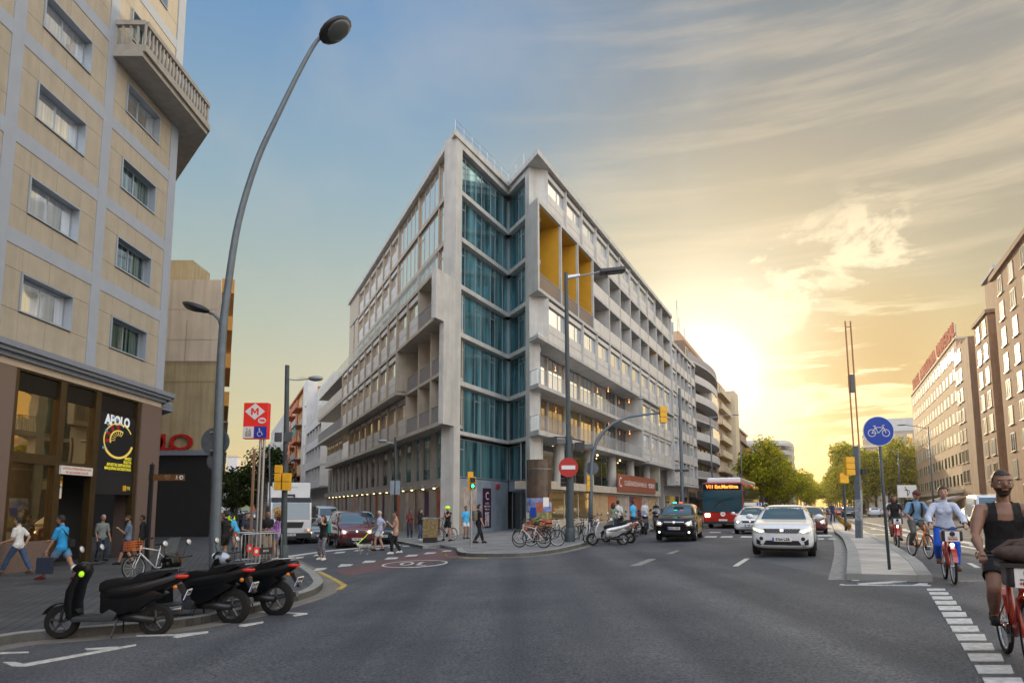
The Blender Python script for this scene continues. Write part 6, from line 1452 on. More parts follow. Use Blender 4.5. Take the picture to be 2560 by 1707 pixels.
def patch(bvh, poly, ax, off=.006, res=.09):
    # a sheet with the outline poly pressed onto the body from the given side
    bm = bmesh.new(); f = bm.faces.new([bm.verts.new((p[0], p[1], 0)) for p in poly])
    lo = [min(p[i] for p in poly) for i in (0, 1)]; hi = [max(p[i] for p in poly) for i in (0, 1)]
    for i in (0, 1):
        t = lo[i]+res
        while t < hi[i]-.01: bmesh.ops.bisect_plane(bm, geom=bm.verts[:]+bm.edges[:]+bm.faces[:], plane_co=((t, 0, 0) if i == 0 else (0, t, 0)), plane_no=((1, 0, 0) if i == 0 else (0, 1, 0))); t += res
    d, mk = {'x+': ((-1,0,0), lambda a, b: (6, a, b)), 'x-': ((1,0,0), lambda a, b: (-6, a, b)), 'y+': ((0,-1,0), lambda a, b: (a, 4, b)), 'y-': ((0,1,0), lambda a, b: (a, -4, b)), 'z+': ((0,0,-1), lambda a, b: (a, b, 6))}[ax]
    d = Vector(d)
    for v in bm.verts:
        o = Vector(mk(v.co.x, v.co.y)); h = bvh.ray_cast(o, d)
        p, nn = (h[0], h[1]) if h[0] is not None else bvh.find_nearest(o+d*3.0)[:2]
        if nn.dot(d) > 0: nn = -nn
        v.co = p+nn*off
    mb = MB(); bm.verts.index_update(); mb.v = [v.co.copy() for v in bm.verts]; mb.f = [tuple(v.index for v in f.verts) for f in bm.faces]; mb.mi = [0]*len(mb.f); bm.free(); return mb
def wheel(T, x, y, r, side, w=.21, nsp=5, rimmt='rim'):
    q = MB(); q.lathe([(r*.66, -w/2), (r*.93, -w/2), (r, -w*.36), (r, w*.36), (r*.93, w/2), (r*.66, w/2)], 26, 'y', (x, y, r), True); wo = part('wheel', q, 'rubber', T, smooth='auto')
    q = MB(); q.lathe([(r*.60, -w*.3), (r*.68, -w*.47), (r*.68, w*.47), (r*.60, w*.3)], 24, 'y', (x, y, r), True); q.lathe([(.0001, side*w*.30), (r*.16, side*w*.34), (r*.16, side*w*.2), (.0001, side*w*.2)], 12, 'y', (x, y, r))
    for k in range(nsp):
        a = 2*math.pi*k/nsp+.3; c, s_ = math.cos(a), math.sin(a); q.tube([(x+c*r*.12, y+side*w*.3, r+s_*r*.12), (x+c*r*.63, y+side*w*.38, r+s_*r*.63)], [r*.09, r*.07], 5)
    part('rim', q, rimmt, wo, smooth='auto')
def rect(y0, y1, z0, z1): return [(y0, z0), (y1, z0), (y1, z1), (y0, z1)]
def car(name, label, cat, kind, paint, plate, group=None, lights='headlamp', detail=True):
    K = {
     'suv': dict(L=4.15, W=.89, H=1.52, R=.34, wb=(1.27, -1.29), st=[(2.08,.36,.74,.55,.45,.66),(2.02,.24,.88,.76,.66,.80),(1.80,.20,.96,.87,.76,.88),(1.05,.19,1.05,.89,.78,.97),(.88,.19,1.08,.89,.78,.98),(.18,.19,1.46,.89,.60,1.0),(-.4,.19,1.52,.89,.61,1.02),(-1.35,.2,1.49,.88,.60,1.05),(-1.72,.22,1.40,.87,.58,1.05),(-2.0,.26,1.0,.82,.66,.92),(-2.08,.34,.84,.70,.6,.78)], ws=[(-.64,1.06),(.64,1.06),(.52,1.43),(-.52,1.43)], side=[[(.72,1.06),(.62,1.10),(.16,1.38),(-.22,1.42),(-.22,1.06)],[(-.30,1.06),(-.30,1.42),(-1.0,1.41),(-1.0,1.08)],[(-1.08,1.10),(-1.08,1.40),(-1.35,1.37),(-1.62,1.14)]]),
     'hatch': dict(L=4.05, W=.87, H=1.44, R=.31, wb=(1.25, -1.27), st=[(2.02,.32,.66,.55,.45,.58),(1.96,.22,.78,.76,.66,.70),(1.75,.18,.87,.85,.74,.79),(1.05,.17,.96,.87,.76,.88),(.85,.17,1.0,.87,.76,.9),(.1,.17,1.38,.87,.57,.92),(-.4,.17,1.44,.87,.58,.94),(-1.2,.18,1.41,.86,.57,.97),(-1.65,.2,1.30,.85,.56,.98),(-1.92,.24,.98,.80,.64,.88),(-2.02,.32,.80,.68,.58,.74)], ws=[(-.62,.98),(.62,.98),(.50,1.35),(-.50,1.35)], side=[[(.72,.98),(.60,1.02),(.10,1.31),(-.25,1.34),(-.25,.98)],[(-.33,.98),(-.33,1.34),(-1.0,1.33),(-1.0,1.0)]]),
     'mpv': dict(L=4.5, W=.88, H=1.66, R=.32, wb=(1.38, -1.42), st=[(2.24,.36,.76,.6,.5,.68),(2.18,.24,.92,.78,.68,.84),(2.0,.19,1.0,.86,.75,.92),(1.35,.18,1.12,.88,.77,1.02),(1.15,.18,1.15,.88,.77,1.04),(.45,.18,1.58,.88,.62,1.05),(-.2,.18,1.66,.88,.63,1.06),(-1.6,.2,1.64,.87,.63,1.08),(-2.0,.22,1.58,.86,.62,1.08),(-2.2,.26,1.05,.83,.68,.98),(-2.25,.34,.85,.72,.6,.78)], ws=[(-.66,1.12),(.66,1.12),(.54,1.56),(-.54,1.56)], side=[[(1.0,1.10),(.85,1.15),(.36,1.52),(.0,1.56),(.0,1.10)],[(-.08,1.10),(-.08,1.56),(-.95,1.57),(-.95,1.12)],[(-1.03,1.12),(-1.03,1.56),(-1.85,1.54),(-1.95,1.16)]]),
     'smallvan': dict(L=4.2, W=.87, H=1.83, R=.31, wb=(1.28, -1.3), st=[(2.08,.34,.78,.62,.5,.70),(2.02,.24,.95,.78,.68,.86),(1.88,.19,1.04,.85,.75,.94),(1.45,.18,1.14,.87,.77,1.03),(1.28,.18,1.18,.87,.77,1.05),(.75,.18,1.72,.87,.64,1.06),(.3,.18,1.82,.87,.66,1.06),(-1.6,.2,1.83,.87,.67,1.06),(-1.98,.22,1.80,.86,.66,1.06),(-2.08,.28,1.10,.84,.72,1.0),(-2.1,.34,.86,.76,.64,.8)], ws=[(-.68,1.16),(.68,1.16),(.56,1.70),(-.56,1.70)], side=[[(1.12,1.12),(.98,1.18),(.62,1.62),(.3,1.66),(.3,1.12)],[(.2,1.12),(.2,1.66),(-.7,1.66),(-.7,1.12)]]),
     'bigvan': dict(L=5.5, W=1.0, H=2.32, R=.34, wb=(1.8, -1.7), st=[(2.72,.36,.85,.7,.6,.76),(2.66,.26,1.05,.88,.78,.95),(2.5,.22,1.20,.96,.86,1.1),(2.1,.22,1.35,1.0,.88,1.2),(1.95,.22,1.42,1.0,.88,1.22),(1.4,.22,2.12,1.0,.78,1.25),(.9,.22,2.30,1.0,.80,1.25),(-2.3,.22,2.32,1.0,.84,1.25),(-2.72,.28,2.28,1.0,.82,1.25)], ws=[(-.80,1.42),(.80,1.42),(.68,2.05),(-.68,2.05)], side=[[(1.75,1.35),(1.6,1.42),(1.25,1.9),(.85,1.95),(.85,1.35)]]),
    }[kind]
    T = thing(name, label, cat, group=group); W, wbx, r_ = K['W'], K['wb'], K['R']
    o = loft(K['st']); ms = eval_mesh(o); bm = bmesh.new(); bm.from_mesh(ms); bvh = BVHTree.FromBMesh(bm); bm.free()
    if detail:
        c = MB()
        for x in wbx:
            for s_ in (-1, 1): c.cyl((x, s_*(W-.26), r_+.02), (x, s_*(W+.3), r_+.02), r_+.07, n=20)
        co = link('cut', c.mesh('cut', 'dark')); o.data = ms; o.modifiers.clear(); md = o.modifiers.new('b', 'BOOLEAN'); md.object = co; md.operation = 'DIFFERENCE'; md.solver = 'EXACT'
        me = eval_mesh(o); bpy.data.objects.remove(co)
    else: me = ms
    bpy.data.objects.remove(o); me.materials.clear(); me.materials.append(MT[paint])
    for f in me.polygons: f.use_smooth = True; f.material_index = 0
    body = link('body', me, T)
    nose = K['L']/2
    gp = lambda nm, poly, ax, mt, off=.006, par=body, res=.09: part(nm, patch(bvh, poly, ax, off, res), mt, par, smooth=True)
    gp('windscreen', K['ws'], 'x+', 'wind_glass')
    for s_, ax in ((1, 'y+'), (-1, 'y-')):
        for pl_ in K['side']: gp('side_window', pl_, ax, 'car_glass')
        for x in wbx: wheel(T, x, s_*(W-.13), r_, s_)
    zr = K['H']; gp('rear_window', [(-.5, zr*.72), (.5, zr*.72), (.45, zr*.92), (-.45, zr*.92)], 'x-', 'car_glass')
    zh = K['st'][1][2]                    # bonnet edge height
    for s_ in (-1, 1):
        if kind == 'suv':
            gp('headlight', [(s_*.46, zh-.14), (s_*.80, zh-.04), (s_*.76, zh-.20), (s_*.55, zh-.23)], 'x+', 'lamp_clear', .008, res=.05); gp('running_light', [(s_*.48, zh-.15), (s_*.79, zh-.06), (s_*.75, zh-.11), (s_*.56, zh-.19)], 'x+', 'drl', .016, res=.05)
            gp('fog_light', [(s_*.56+.055*math.cos(t), .52+.055*math.sin(t)) for t in [k*math.pi/5 for k in range(10)]], 'x+', 'dark', .012, res=.05)
            gp('air_intake', [(s_*.58, .44), (s_*.70, .52), (s_*.70, .36), (s_*.60, .34)], 'x+', 'dark', .010, res=.05)
            q = MB(); q.tube([(.25, s_*.60, 1.5), (.0, s_*.60, 1.56), (-1.1, s_*.59, 1.555), (-1.45, s_*.58, 1.48)], .018, 6); part('roof_rail', q, 'steel', body)
        else:
            dz = .16 if kind != 'bigvan' else .3
            gp('headlight', [(s_*.46, zh-.06-dz*.5), (s_*(W-.16), zh-.02), (s_*(W-.12), zh-.08-dz), (s_*.54, zh-.10-dz)], 'x+', 'lamp_clear', .008, res=.05)
            gp('headlamp_bulb', [(s_*(W-.27)+.06*math.cos(t), zh-.06-dz*.55+.05*math.sin(t)) for t in [k*math.pi/4 for k in range(8)]], 'x+', lights, .016, res=.05)
        gp('tail_light', [(s_*(W-.24), zr*.55), (s_*(W-.12), zr*.56), (s_*(W-.12), zr*.68), (s_*(W-.24), zr*.66)], 'x-', 'red_lens', .008, res=.06)
        q = MB(); mx_ = K['st'][4][0]-.12; q.ball((mx_, s_*(W+.10), K['st'][4][2]+.06), .11, 10, (.6, 1.05, .75)).tube([(mx_, s_*(W-.08), K['st'][4][2]), (mx_, s_*(W+.05), K['st'][4][2]+.02)], .02, 5); part('wing_mirror', q, 'paint_black' if kind in ('mpv',) else paint, T, smooth=True)
    if kind == 'suv':
        g_ = gp('grille', [(-.44,.68),(.44,.68),(.50,.80),(-.50,.80),][::1], 'x+', 'dark', .010); g2 = MB()
        for i in range(9):
            for j in range(3):
                y, z = -.40+i*.1+(j % 2)*.05, .70+j*.035
                if abs(y) < .46 and abs(y) > .07: h = bvh.ray_cast(Vector((6, y, z)), Vector((-1,0,0))); g2.ball((h[0].x+.016, y, z), .012, 5, (.5, 1.3, .7))
        part('grille_studs', g2, 'chrome', g_); gp('lower_intake', [(-.52,.34),(.52,.34),(.44,.47),(-.44,.47)], 'x+', 'dark', .008); gp('bumper_skirt', rect(-.80,.80,.20,.30), 'x+', 'black_plastic', .007)
        gp('badge', [(-.05,.71),(.05,.71),(.05,.79),(-.05,.79)], 'x+', 'chrome', .02, res=.05); pz = .50
    elif kind == 'mpv':
        gp('grille', rect(-.42,.42,zh-.17,zh-.11), 'x+', 'dark', .008); gp('chrome_strip', rect(-.42,.42,zh-.10,zh-.085), 'x+', 'chrome', .012, res=.2); gp('badge', [(-.06,zh-.07),(.06,zh-.07),(.03,zh-.16),(-.03,zh-.16)], 'x+', 'chrome', .018, res=.05); gp('lower_intake', rect(-.5,.5,.28,.42), 'x+', 'dark', .008); pz = .56
        for s_ in (-1, 1): gp('fog_light', [(s_*.62+.045*math.cos(t), .40+.045*math.sin(t)) for t in [k*math.pi/4 for k in range(8)]], 'x+', 'headlamp', .012, res=.05)
    else:
        gp('grille', [(-.36, zh-.20), (.36, zh-.20), (.42, zh-.09), (-.42, zh-.09)], 'x+', 'dark', .008); gp('badge', [(.055*math.cos(t), zh-.13+.055*math.sin(t)) for t in [k*math.pi/5 for k in range(10)]], 'x+', 'chrome', .018, res=.06); gp('lower_intake', rect(-.5,.5,.26,.36), 'x+', 'dark', .008); pz = .46
        if kind in ('smallvan', 'bigvan'): gp('bumper', rect(-.74,.74,.28,.50 if kind == 'smallvan' else .62), 'x+', 'black_plastic', .007)
    h = bvh.ray_cast(Vector((6, 0, pz)), Vector((-1,0,0))); xf = h[0].x+.03
    for sx, xx in ((1, xf), ):
        q = MB(); q.box(xx, xx+.012, -.26, .26, pz-.055, pz+.055); pl_ = part('number_plate', q, 'plate', T); q = MB(); q.box(xx+.0125, xx+.016, -.26, -.21, pz-.053, pz+.053); part('blue_band', q, 'plate_blue', pl_)
        text(plate, .10, 'ink', pl_, (xx+.018, .02, pz), R(90), bold=.004, sx=.95)
    h = bvh.ray_cast(Vector((-6, 0, pz+.15)), Vector((1,0,0))); q = MB(); q.box(h[0].x-.04, h[0].x-.025, -.26, .26, pz+.10, pz+.21); part('number_plate', q, 'plate', T)
    q = MB(); q.box(nose-.5, nose-.35, -W*.8, W*.8, .16, .24); part('undertray', q, 'dark', T)
    return T, body, bvh, gp
AVH, STH = math.atan2(-dRv.y, -dRv.x), math.atan2(-dLv.y, -dLv.x)
def put(T, x, y, rz, dback=0., Z=None):
    p = G(x, y) if Z is None else AY(x, 1268, Z); p = Vector((p.x, p.y, 0))-Vector((math.cos(rz), math.sin(rz), 0))*dback
    T.location = (p.x, p.y, g(p.x)); T.rotation_euler = (0, 0, rz); return T
T, *_ = car('parked_car' if 0 else 'car', 'white crossover car nearest the camera, with lit angular headlights', 'car', 'suv', 'paint_white', '5764 LZR'); put(T, 1961, 1389, AVH, 1.27)
T, body, bvh, gp = car('taxi', 'black and yellow taxi with a small roof light, heading towards the camera', 'taxi', 'mpv', 'paint_black', '0333 LWD', lights='headlamp_warm'); put(T, 1692, 1352, math.atan2(-math.cos(R(20.5)), -math.sin(R(20.5))), 1.38)
for ax in ('y+', 'y-'):
    for pl_ in ([(.95,.42),(.95,1.06),(.02,1.06),(.02,.30),(.8,.30)], [(-.04,.30),(-.04,1.06),(-.98,1.08),(-.98,.62),(-.86,.36)]): gp('door', pl_, ax, 'taxi_yellow', .005)
q = MB(); q.box(.42,.62,-.22,.22,1.63,1.70); e = part('roof_sign', q, 'dark', T, bevel=.015); q = MB(); q.box(.622,.632,-.21,-.06,1.645,1.69); part('green_lamp', q, 'signal_green', e); q = MB(); q.box(.622,.632,.06,.21,1.645,1.69); part('red_lamp', q, 'signal_red', e)
T, *_ = car('car', 'white hatchback with a driving school board on its roof', 'car', 'hatch', 'paint_white', '1188 LKD', lights='headlamp_warm'); put(T, 1880, 1334, AVH, 1.25)
q = MB(); q.box(.0,.12,-.45,.45,1.45,1.63); e = part('roof_board', q, 'white_matt', T, bevel=.02); q = MB(); q.box(.121,.13,.20,.42,1.48,1.62); e2 = part('blue_field', q, 'sign_blue', e); text('L', .14, 'sign_white', e2, (.133, .31, 1.55), R(90), bold=.01)
T, *_ = car('car', 'dark maroon car just behind the white crossover', 'car', 'hatch', 'paint_maroon', '2071 HKT', lights='headlamp', detail=True); put(T, 2026, 1333, AVH, 1.25)
T, *_ = car('car', 'white estate car third in the queue behind the white crossover', 'car', 'suv', 'paint_white', '4410 JSR', detail=False); put(T, 2012, 1316, AVH, 1.25)
gen = {}
for nm_, k_, pt in (('w', 'hatch', 'paint_white'), ('g', 'hatch', 'paint_grey'), ('r', 'hatch', 'paint_red2'), ('b', 'suv', 'paint_teal')):
    gen[nm_] = car('car', nm_, 'car', k_, pt, '7120 GBL', detail=False)[0]
first = set()
def far_car(c, x, Z, rz, lb, grp):
    if c not in first: first.add(c); o = gen[c]; o['label'] = lb; o['group'] = grp
    else: o = copy_tree(gen[c], label=lb, group=grp)
    return put(o, x, 0, rz, 0, Z)
AWAY = AVH+math.pi
gr_ = 'cars driving away on the right side of the avenue'
for c, x, Z, lb in (('w', 2185, 104, 'white car with bright tail lights driving away on the right side of the avenue'), ('b', 2120, 92, 'dark car driving away beside the rod topped column'), ('r', 2096, 112, 'red car driving away left of the rod topped column, far off'), ('g', 2083, 140, 'small grey car far down the right side of the avenue'), ('r', 2222, 98, 'red car driving away between the thin sign post and the cyclists'), ('w', 2208, 122, 'white car just ahead of the bright tailed white one'), ('b', 2074, 170, 'farthest dark car on the right side of the avenue')): far_car(c, x, Z, AWAY, lb, gr_)
gr_ = 'cars far down the avenue coming towards the camera'
for c, x, Z, lb in (('w', 2030, 70, 'white car fourth in the oncoming queue'), ('g', 2047, 84, 'grey car fifth in the oncoming queue'), ('w', 2038, 108, 'white car sixth in the oncoming queue'), ('b', 2050, 130, 'dark car seventh in the oncoming queue')): far_car(c, x, Z, AVH, lb, gr_)
gr_ = 'cars far down the side street'
for c, x, Z, lb in (('w', 594, 150, 'white car with its lights on, far down the side street'), ('g', 614, 190, 'grey car farthest down the side street'), ('w', 627, 120, 'white car left of the metro pole, far down the side street'), ('b', 580, 120, 'dark car parked far down the left of the side street')): far_car(c, x, Z, STH, lb, gr_)
T, *_ = car('van', 'dark red passenger van waiting at the crossing, one headlight bright', 'van', 'smallvan', 'paint_red', '3402 BXK', lights='headlamp_warm'); put(T, 884, 1368, STH, 1.28)
T, *_ = car('van', 'tall white delivery van between the truck and the dark red van', 'van', 'bigvan', 'paint_white', '8841 FDN'); put(T, 822, 0, STH, 1.8, 60)
T, *_ = car('car', 'dark hatchback stopped behind the man with the dog', 'car', 'hatch', 'paint_teal', '6021 DRW', lights='headlamp'); put(T, 948, 1359, STH, 1.25)
T, *_ = car('van', 'small white van behind the dark hatchback, its roof showing', 'van', 'smallvan', 'paint_white', '1934 CJM'); put(T, 912, 0, STH, 1.25, 47)
T, *_ = car('car', 'white hatchback beside the truck with one orange lit headlight', 'car', 'hatch', 'paint_white', '5580 KLB', lights='headlamp_warm'); put(T, 786, 0, STH, 1.25, 46)
T, *_ = car('car', 'silver grey hatchback half hidden behind the woman with the green backpack', 'car', 'hatch', 'paint_grey', '9013 GTS'); put(T, 800, 0, STH, 1.25, 41)
T, *_ = car('car', 'white hatchback parked under the white awnings on the right', 'car', 'hatch', 'paint_white', '2215 MNP'); put(T, 2432, 0, AVH, 0, 58)
T, *_ = car('van', 'white camper like van parked on the right behind the cyclists', 'van', 'bigvan', 'paint_white', '7302 JGD'); put(T, 2468, 0, AVH, 0, 48)
# --- truck
T = thing('truck', 'white box truck waiting on the side street behind the metro pole', 'truck')
q = MB(); q.box(-4.6,.95,-1.22,1.22,1.0,3.62); part('cargo_box', q, 'paint_white', T, bevel=.03)
q = MB(); q.prism_xz([(1.0,.55),(2.75,.55),(2.78,1.45),(2.62,2.45),(2.35,2.68),(1.0,2.72)], -1.13, 1.13); cab = part('cab', q, 'paint_white', T, bevel=.06, smooth='auto')
q = MB(); q.prism_xz([(2.80,1.46),(2.645,2.40),(2.63,2.40),(2.785,1.46)], -1.03, 1.03); part('windscreen', q, 'wind_glass', cab)
q = MB(); q.prism_xz([(2.66,2.46),(2.40,2.70),(2.36,2.66),(2.63,2.42)], -1.1, 1.1); part('sun_visor', q, 'dark', cab)
for s_ in (-1, 1):
    q = MB(); q.prism_xz([(1.3,1.5),(2.45,1.5),(2.35,2.3),(1.3,2.3)], s_*1.131, s_*1.138); part('side_window', q, 'car_glass', cab)
    q = MB(); q.box(2.55,2.75,s_*1.28-.1,s_*1.28+.1,1.55,2.2).box(2.55,2.7,s_*1.28-.1,s_*1.28+.1,1.25,1.5).tube([(2.5,s_*1.1,2.3),(2.62,s_*1.28,2.3),(2.64,s_*1.28,1.5)], .02, 5); part('wing_mirror', q, 'dark', T)
    q = MB(); q.box(2.74,2.80,s_*.92-.18,s_*.92+.18,.74,.92); part('headlight', q, 'lamp_clear', T, bevel=.01); q = MB(); q.ball((2.80,s_*.98,.84), .05, 8, (.4,1,1)); part('indicator', q, 'led_orange', T)
    for x in (1.9, -2.9): wheel(T, x, s_*1.02, .46, s_, .28, 6)
q = MB(); q.prism_yz([(-.72,1.30),(.72,1.30),(.62,.98),(-.62,.98)], 2.765, 2.80); part('grille', q, 'dark', cab)
q = MB(); q.box(2.6,2.86,-1.14,1.14,.36,.68); part('bumper', q, 'dark', T, bevel=.03); q = MB(); q.box(2.862,2.872,-.27,.27,.52,.64); pl_ = part('number_plate', q, 'plate', T); text('2796 HGX', .1, 'ink', pl_, (2.875,0,.58), R(90), bold=.004)
q = MB(); q.box(-4.4,1.9,-.9,.9,.5,.95); part('chassis', q, 'dark', T)
text('Servicio de Transporte', .16, 'frame_grey', T, (.955,-.25,3.35), R(90)); q = MB(); q.tube([(.96,-.3,2.78),(1.2,-.3,2.86),(1.2,.3,2.86),(.96,.3,2.78)], .06, 6); part('cooling_unit', q, 'dark', T)
put(T, 722, 1360, STH, 1.95)
# --- bus
def bus(label):
    T = thing('bus', label, 'bus', group='red city buses')
    q = MB(); q.prism_xz([(6.0,.34),(6.05,1.35),(6.0,2.9),(5.9,3.02),(-6,3.02),(-6,.34)], -1.27, 1.27); b = part('body', q, 'bus_red', T, bevel=.07, smooth='auto')
    q = MB(); q.box(-5.4,5.2,-1.08,1.08,3.03,3.36); part('roof_pod', q, 'paint_white', T, bevel=.09)
    q = MB(); q.prism_xz([(6.062,1.08),(6.015,2.95),(6.03,2.95),(6.08,1.08)], -1.25, 1.25); w = part('windscreen', q, 'wind_glass', b); q = MB(); q.box(6.035,6.05,-1.18,1.18,2.52,2.90); e = part('destination_display', q, 'black_gloss', w)
    text('V11 Est.Marítima', .30, 'led_orange', e, (6.058,0,2.72), R(90), bold=.008, sx=.98)
    for s_ in (-1, 1):
        q = MB(); q.box(-5.7,5.6,s_*1.272-.004,s_*1.272+.004,1.25,2.75); part('side_windows', q, 'car_glass', b)
        q = MB(); q.box(6.04,6.09,s_*.98-.16,s_*.98+.16,.75,.98); part('headlight', q, 'headlamp_warm' if s_ < 0 else 'lamp_clear', T, bevel=.02)
        q = MB(); q.tube([(5.9,s_*1.2,2.85),(6.3,s_*1.4,2.75),(6.32,s_*1.42,2.45)], .03, 6).box(6.24,6.40,s_*1.42-.1,s_*1.42+.1,2.05,2.45); part('wing_mirror', q, 'dark', T)
        for x in (3.6, -2.8): wheel(T, x, s_*1.14, .48, s_, .28, 8)
    q = MB(); q.tube([(6.1,-.6,1.3),(6.1,-.2,1.75),(6.1,.5,2.0),(6.1,.75,1.95)], .015, 4).tube([(6.1,.3,1.3),(6.1,.1,1.7),(6.1,-.4,1.9)], .015, 4); part('wiper', q, 'dark', T)
    q = MB(); q.lathe([(.16,6.075),(.001,6.075)], 18, 'x', (0,0,.95)); e = part('logo_disc', q, 'sign_white', T); text('TMB', .10, 'metro_red', e, (6.08,0,.95), R(90), bold=.004)
    q = MB(); q.box(6.07,6.08,-.26,.26,.5,.61); e = part('number_plate', q, 'plate', T); text('4218 LJV', .09, 'ink', e, (6.083,0,.555), R(90)); q = MB(); q.box(5.95,6.07,-1.2,1.2,.30,.46); part('bumper', q, 'dark', T)
    return T
T = bus('red and white city bus with orange destination display, behind the taxi'); put(T, 1818, 1319, AVH, 4.2)
p = AY(2690, 1268, 42); T2 = copy_tree(T, (p.x, p.y, g(p.x)), AVH, 'red city bus at the right edge of the picture, behind the large cyclist')
# ---------------------------------------------------------------- bicycles and scooters
mat('bike_red', (.42,.03,.012), .3, var=.05, coat=.5)
mat('bike_orange', (.70,.16,.01), .35, var=.05)
mat('bike_white', (.62,.64,.67), .3, var=.04)
mat('bike_blue', (.02,.05,.16), .3, var=.1)
mat('bike_dark', (.02,.02,.024), .35, var=.1)
mat('basket_red', (.70,.02,.015), .5, var=.05)
mat('bag_brown', (.07,.045,.035), .85, var=.3, scale=12, bump=.5, bscale=30)
mat('silver_paint', (.42,.43,.45), .25, metal=.6, var=.04, coat=.6)
mat('seat_black', (.006,.006,.007), .6, spec=.25, var=.2, scale=20)
mat('helmet_blue', (.35,.42,.55), .2, var=.1, coat=.8)
mat('yellow_cloth', (.60,.42,.03), .8, var=.15, scale=20)
mat('hi_vis', (.45,.85,.02), .5, var=0, emis=(.5,1,.02), estr=.3)
mat('scooter_black', (.004,.005,.007), .3, var=.1, spec=.35)
mat('scooter_grey', (.045,.05,.06), .4, var=.1)
mat('screen', (.25,.30,.33), .05, var=0, alpha=.45, spec=.8)
def bicycle(name, label, fm='bike_red', group=None, share=False, basket=None, rack=False, drop=False, fender=None, R0=.335, saddle_z=.93):
    T = thing(name, label, 'bicycle', group=group); wb = .53
    def wh(x, par=None):
        q = MB(); q.torus((x,0,R0), R0-.022, .024 if share else .018, 34, 6); w = part('wheel', q, 'rubber', T, smooth=True)
        q = MB(); q.torus((x,0,R0), R0-.052, .012, 30, 5)
        for k in range(14): a = k*math.pi/7; q.tube([(x,.02*(-1)**k,R0),(x+(R0-.055)*math.cos(a),0,R0+(R0-.055)*math.sin(a))], .0028, 3)
        q.cyl((x,-.045,R0),(x,.045,R0), .022, n=8); part('rim', q, 'steel', w)
    wh(wb); wh(-wb)
    bb, seat, head, ht = (-.08,0,.28), (-.22,0,saddle_z-.13), (.33,0,.90), (.37,0,.72)
    q = MB()
    if share: q.tube([seat,(-.13,0,.5),bb], .032, 8).tube([bb,(.12,0,.42),(.30,0,.66),ht], [.042,.045,.042,.035], 8).tube([head,ht], .033, 8)
    else: q.tube([seat,bb], .017, 7).tube([bb,ht], .019, 7).tube([(seat[0]+.02,0,seat[2]-.06),(head[0]+.01,0,head[2]-.06)], .017, 7).tube([head,ht], .02, 7)
    for s_ in (-1, 1): q.tube([bb,(-wb,s_*.055,R0)], .011, 6).tube([(seat[0]+.02,0,seat[2]-.12),(-wb,s_*.055,R0)], .009, 6)
    part('frame', q, fm, T, smooth=True)
    q = MB()
    for s_ in (-1, 1): q.tube([(ht[0],0,ht[2]),(ht[0]+.015,s_*.055,ht[2]-.05),(wb-.02,s_*.055,R0+.1),(wb,s_*.055,R0)], .013, 6)
    part('fork', q, fm, T, smooth=True)
    q = MB(); q.tube([head,(.31,0,1.02)], .015, 6).tube([(.26,.30,1.07),(.30,.2,1.06),(.34,.06,1.02),(.34,-.06,1.02),(.30,-.2,1.06),(.26,-.30,1.07)], .013, 6); hb = part('handlebar', q, 'bike_dark', T, smooth=True)
    q = MB()
    for s_ in (-1, 1): q.cyl((.21,s_*.325,1.075),(.27,s_*.24,1.062), .019, n=8)
    part('grips', q, 'rubber', hb, smooth='auto')
    q = MB(); q.prism([(-.34,-.075),(-.34,.075),(-.20,.06),(-.08,.018),(-.06,0),(-.08,-.018),(-.20,-.06)], saddle_z-.05, saddle_z); sd = part('saddle', q, 'seat_black', T, bevel=.018, smooth='auto'); q = MB(); q.cyl(seat, (-.235,0,saddle_z-.05), .014, n=7); part('seat_post', q, 'steel', sd)
    q = MB(); q.lathe([(.09,-.055),(.095,-.05),(.09,-.045)], 18, 'y', (bb[0],0,bb[2])); a = R(-20)
    for s_ in (-1, 1):
        c = (bb[0]+s_*.17*math.cos(a), s_*.085, bb[2]+s_*.17*math.sin(a)); q.tube([(bb[0],s_*.06,bb[2]), (c[0],s_*.075,c[2])], .011, 5).cbox((c[0], s_*.13, c[2]), (.10,.08,.02))
    part('crankset', q, 'bike_dark', T)
    if share:
        q = MB(); n_ = 9
        for xc, t0, t1 in ((wb, 15, 165), (-wb, 20, 180)):
            for k in range(n_):
                u0, u1 = R(t0+(t1-t0)*k/n_), R(t0+(t1-t0)*(k+1)/n_); rr = R0+.025
                q._add([(xc+rr*math.cos(u), y, R0+rr*math.sin(u)) for u in (u0, u1) for y in (-.04, .04)], [(0,1,3,2)])
        part('mudguard', q, fm, T)
        q = MB(); q.box(.40,.66,-.17,.17,.80,1.0); bk = part('front_carrier', q, 'bike_dark', T, bevel=.03); q = MB(); q.box(.662,.668,-.115,.115,.80,.985); pn = part('carrier_panel', q, 'sign_white', bk)
        q = MB(); q.lathe([(.045,.670),(.033,.670),(.033,.673),(.045,.673)], 16, 'x', (0,0,.935)); part('panel_ring', q, 'ink', pn); text('BARCELONA', .026, 'ink', pn, (.672,0,.875), R(90)); text('+BICING', .042, 'bike_red', pn, (.672,0,.838), R(90), bold=.002)
        q = MB(); q.ball((.58,0,.73), .04, 10, (.5,1,1)); part('headlight', q, 'headlamp', T, smooth=True)
        q = MB(); q.box(-.92,-.86,-.05,.05,.55,.62); part('rear_light', q, 'red_lens', T)
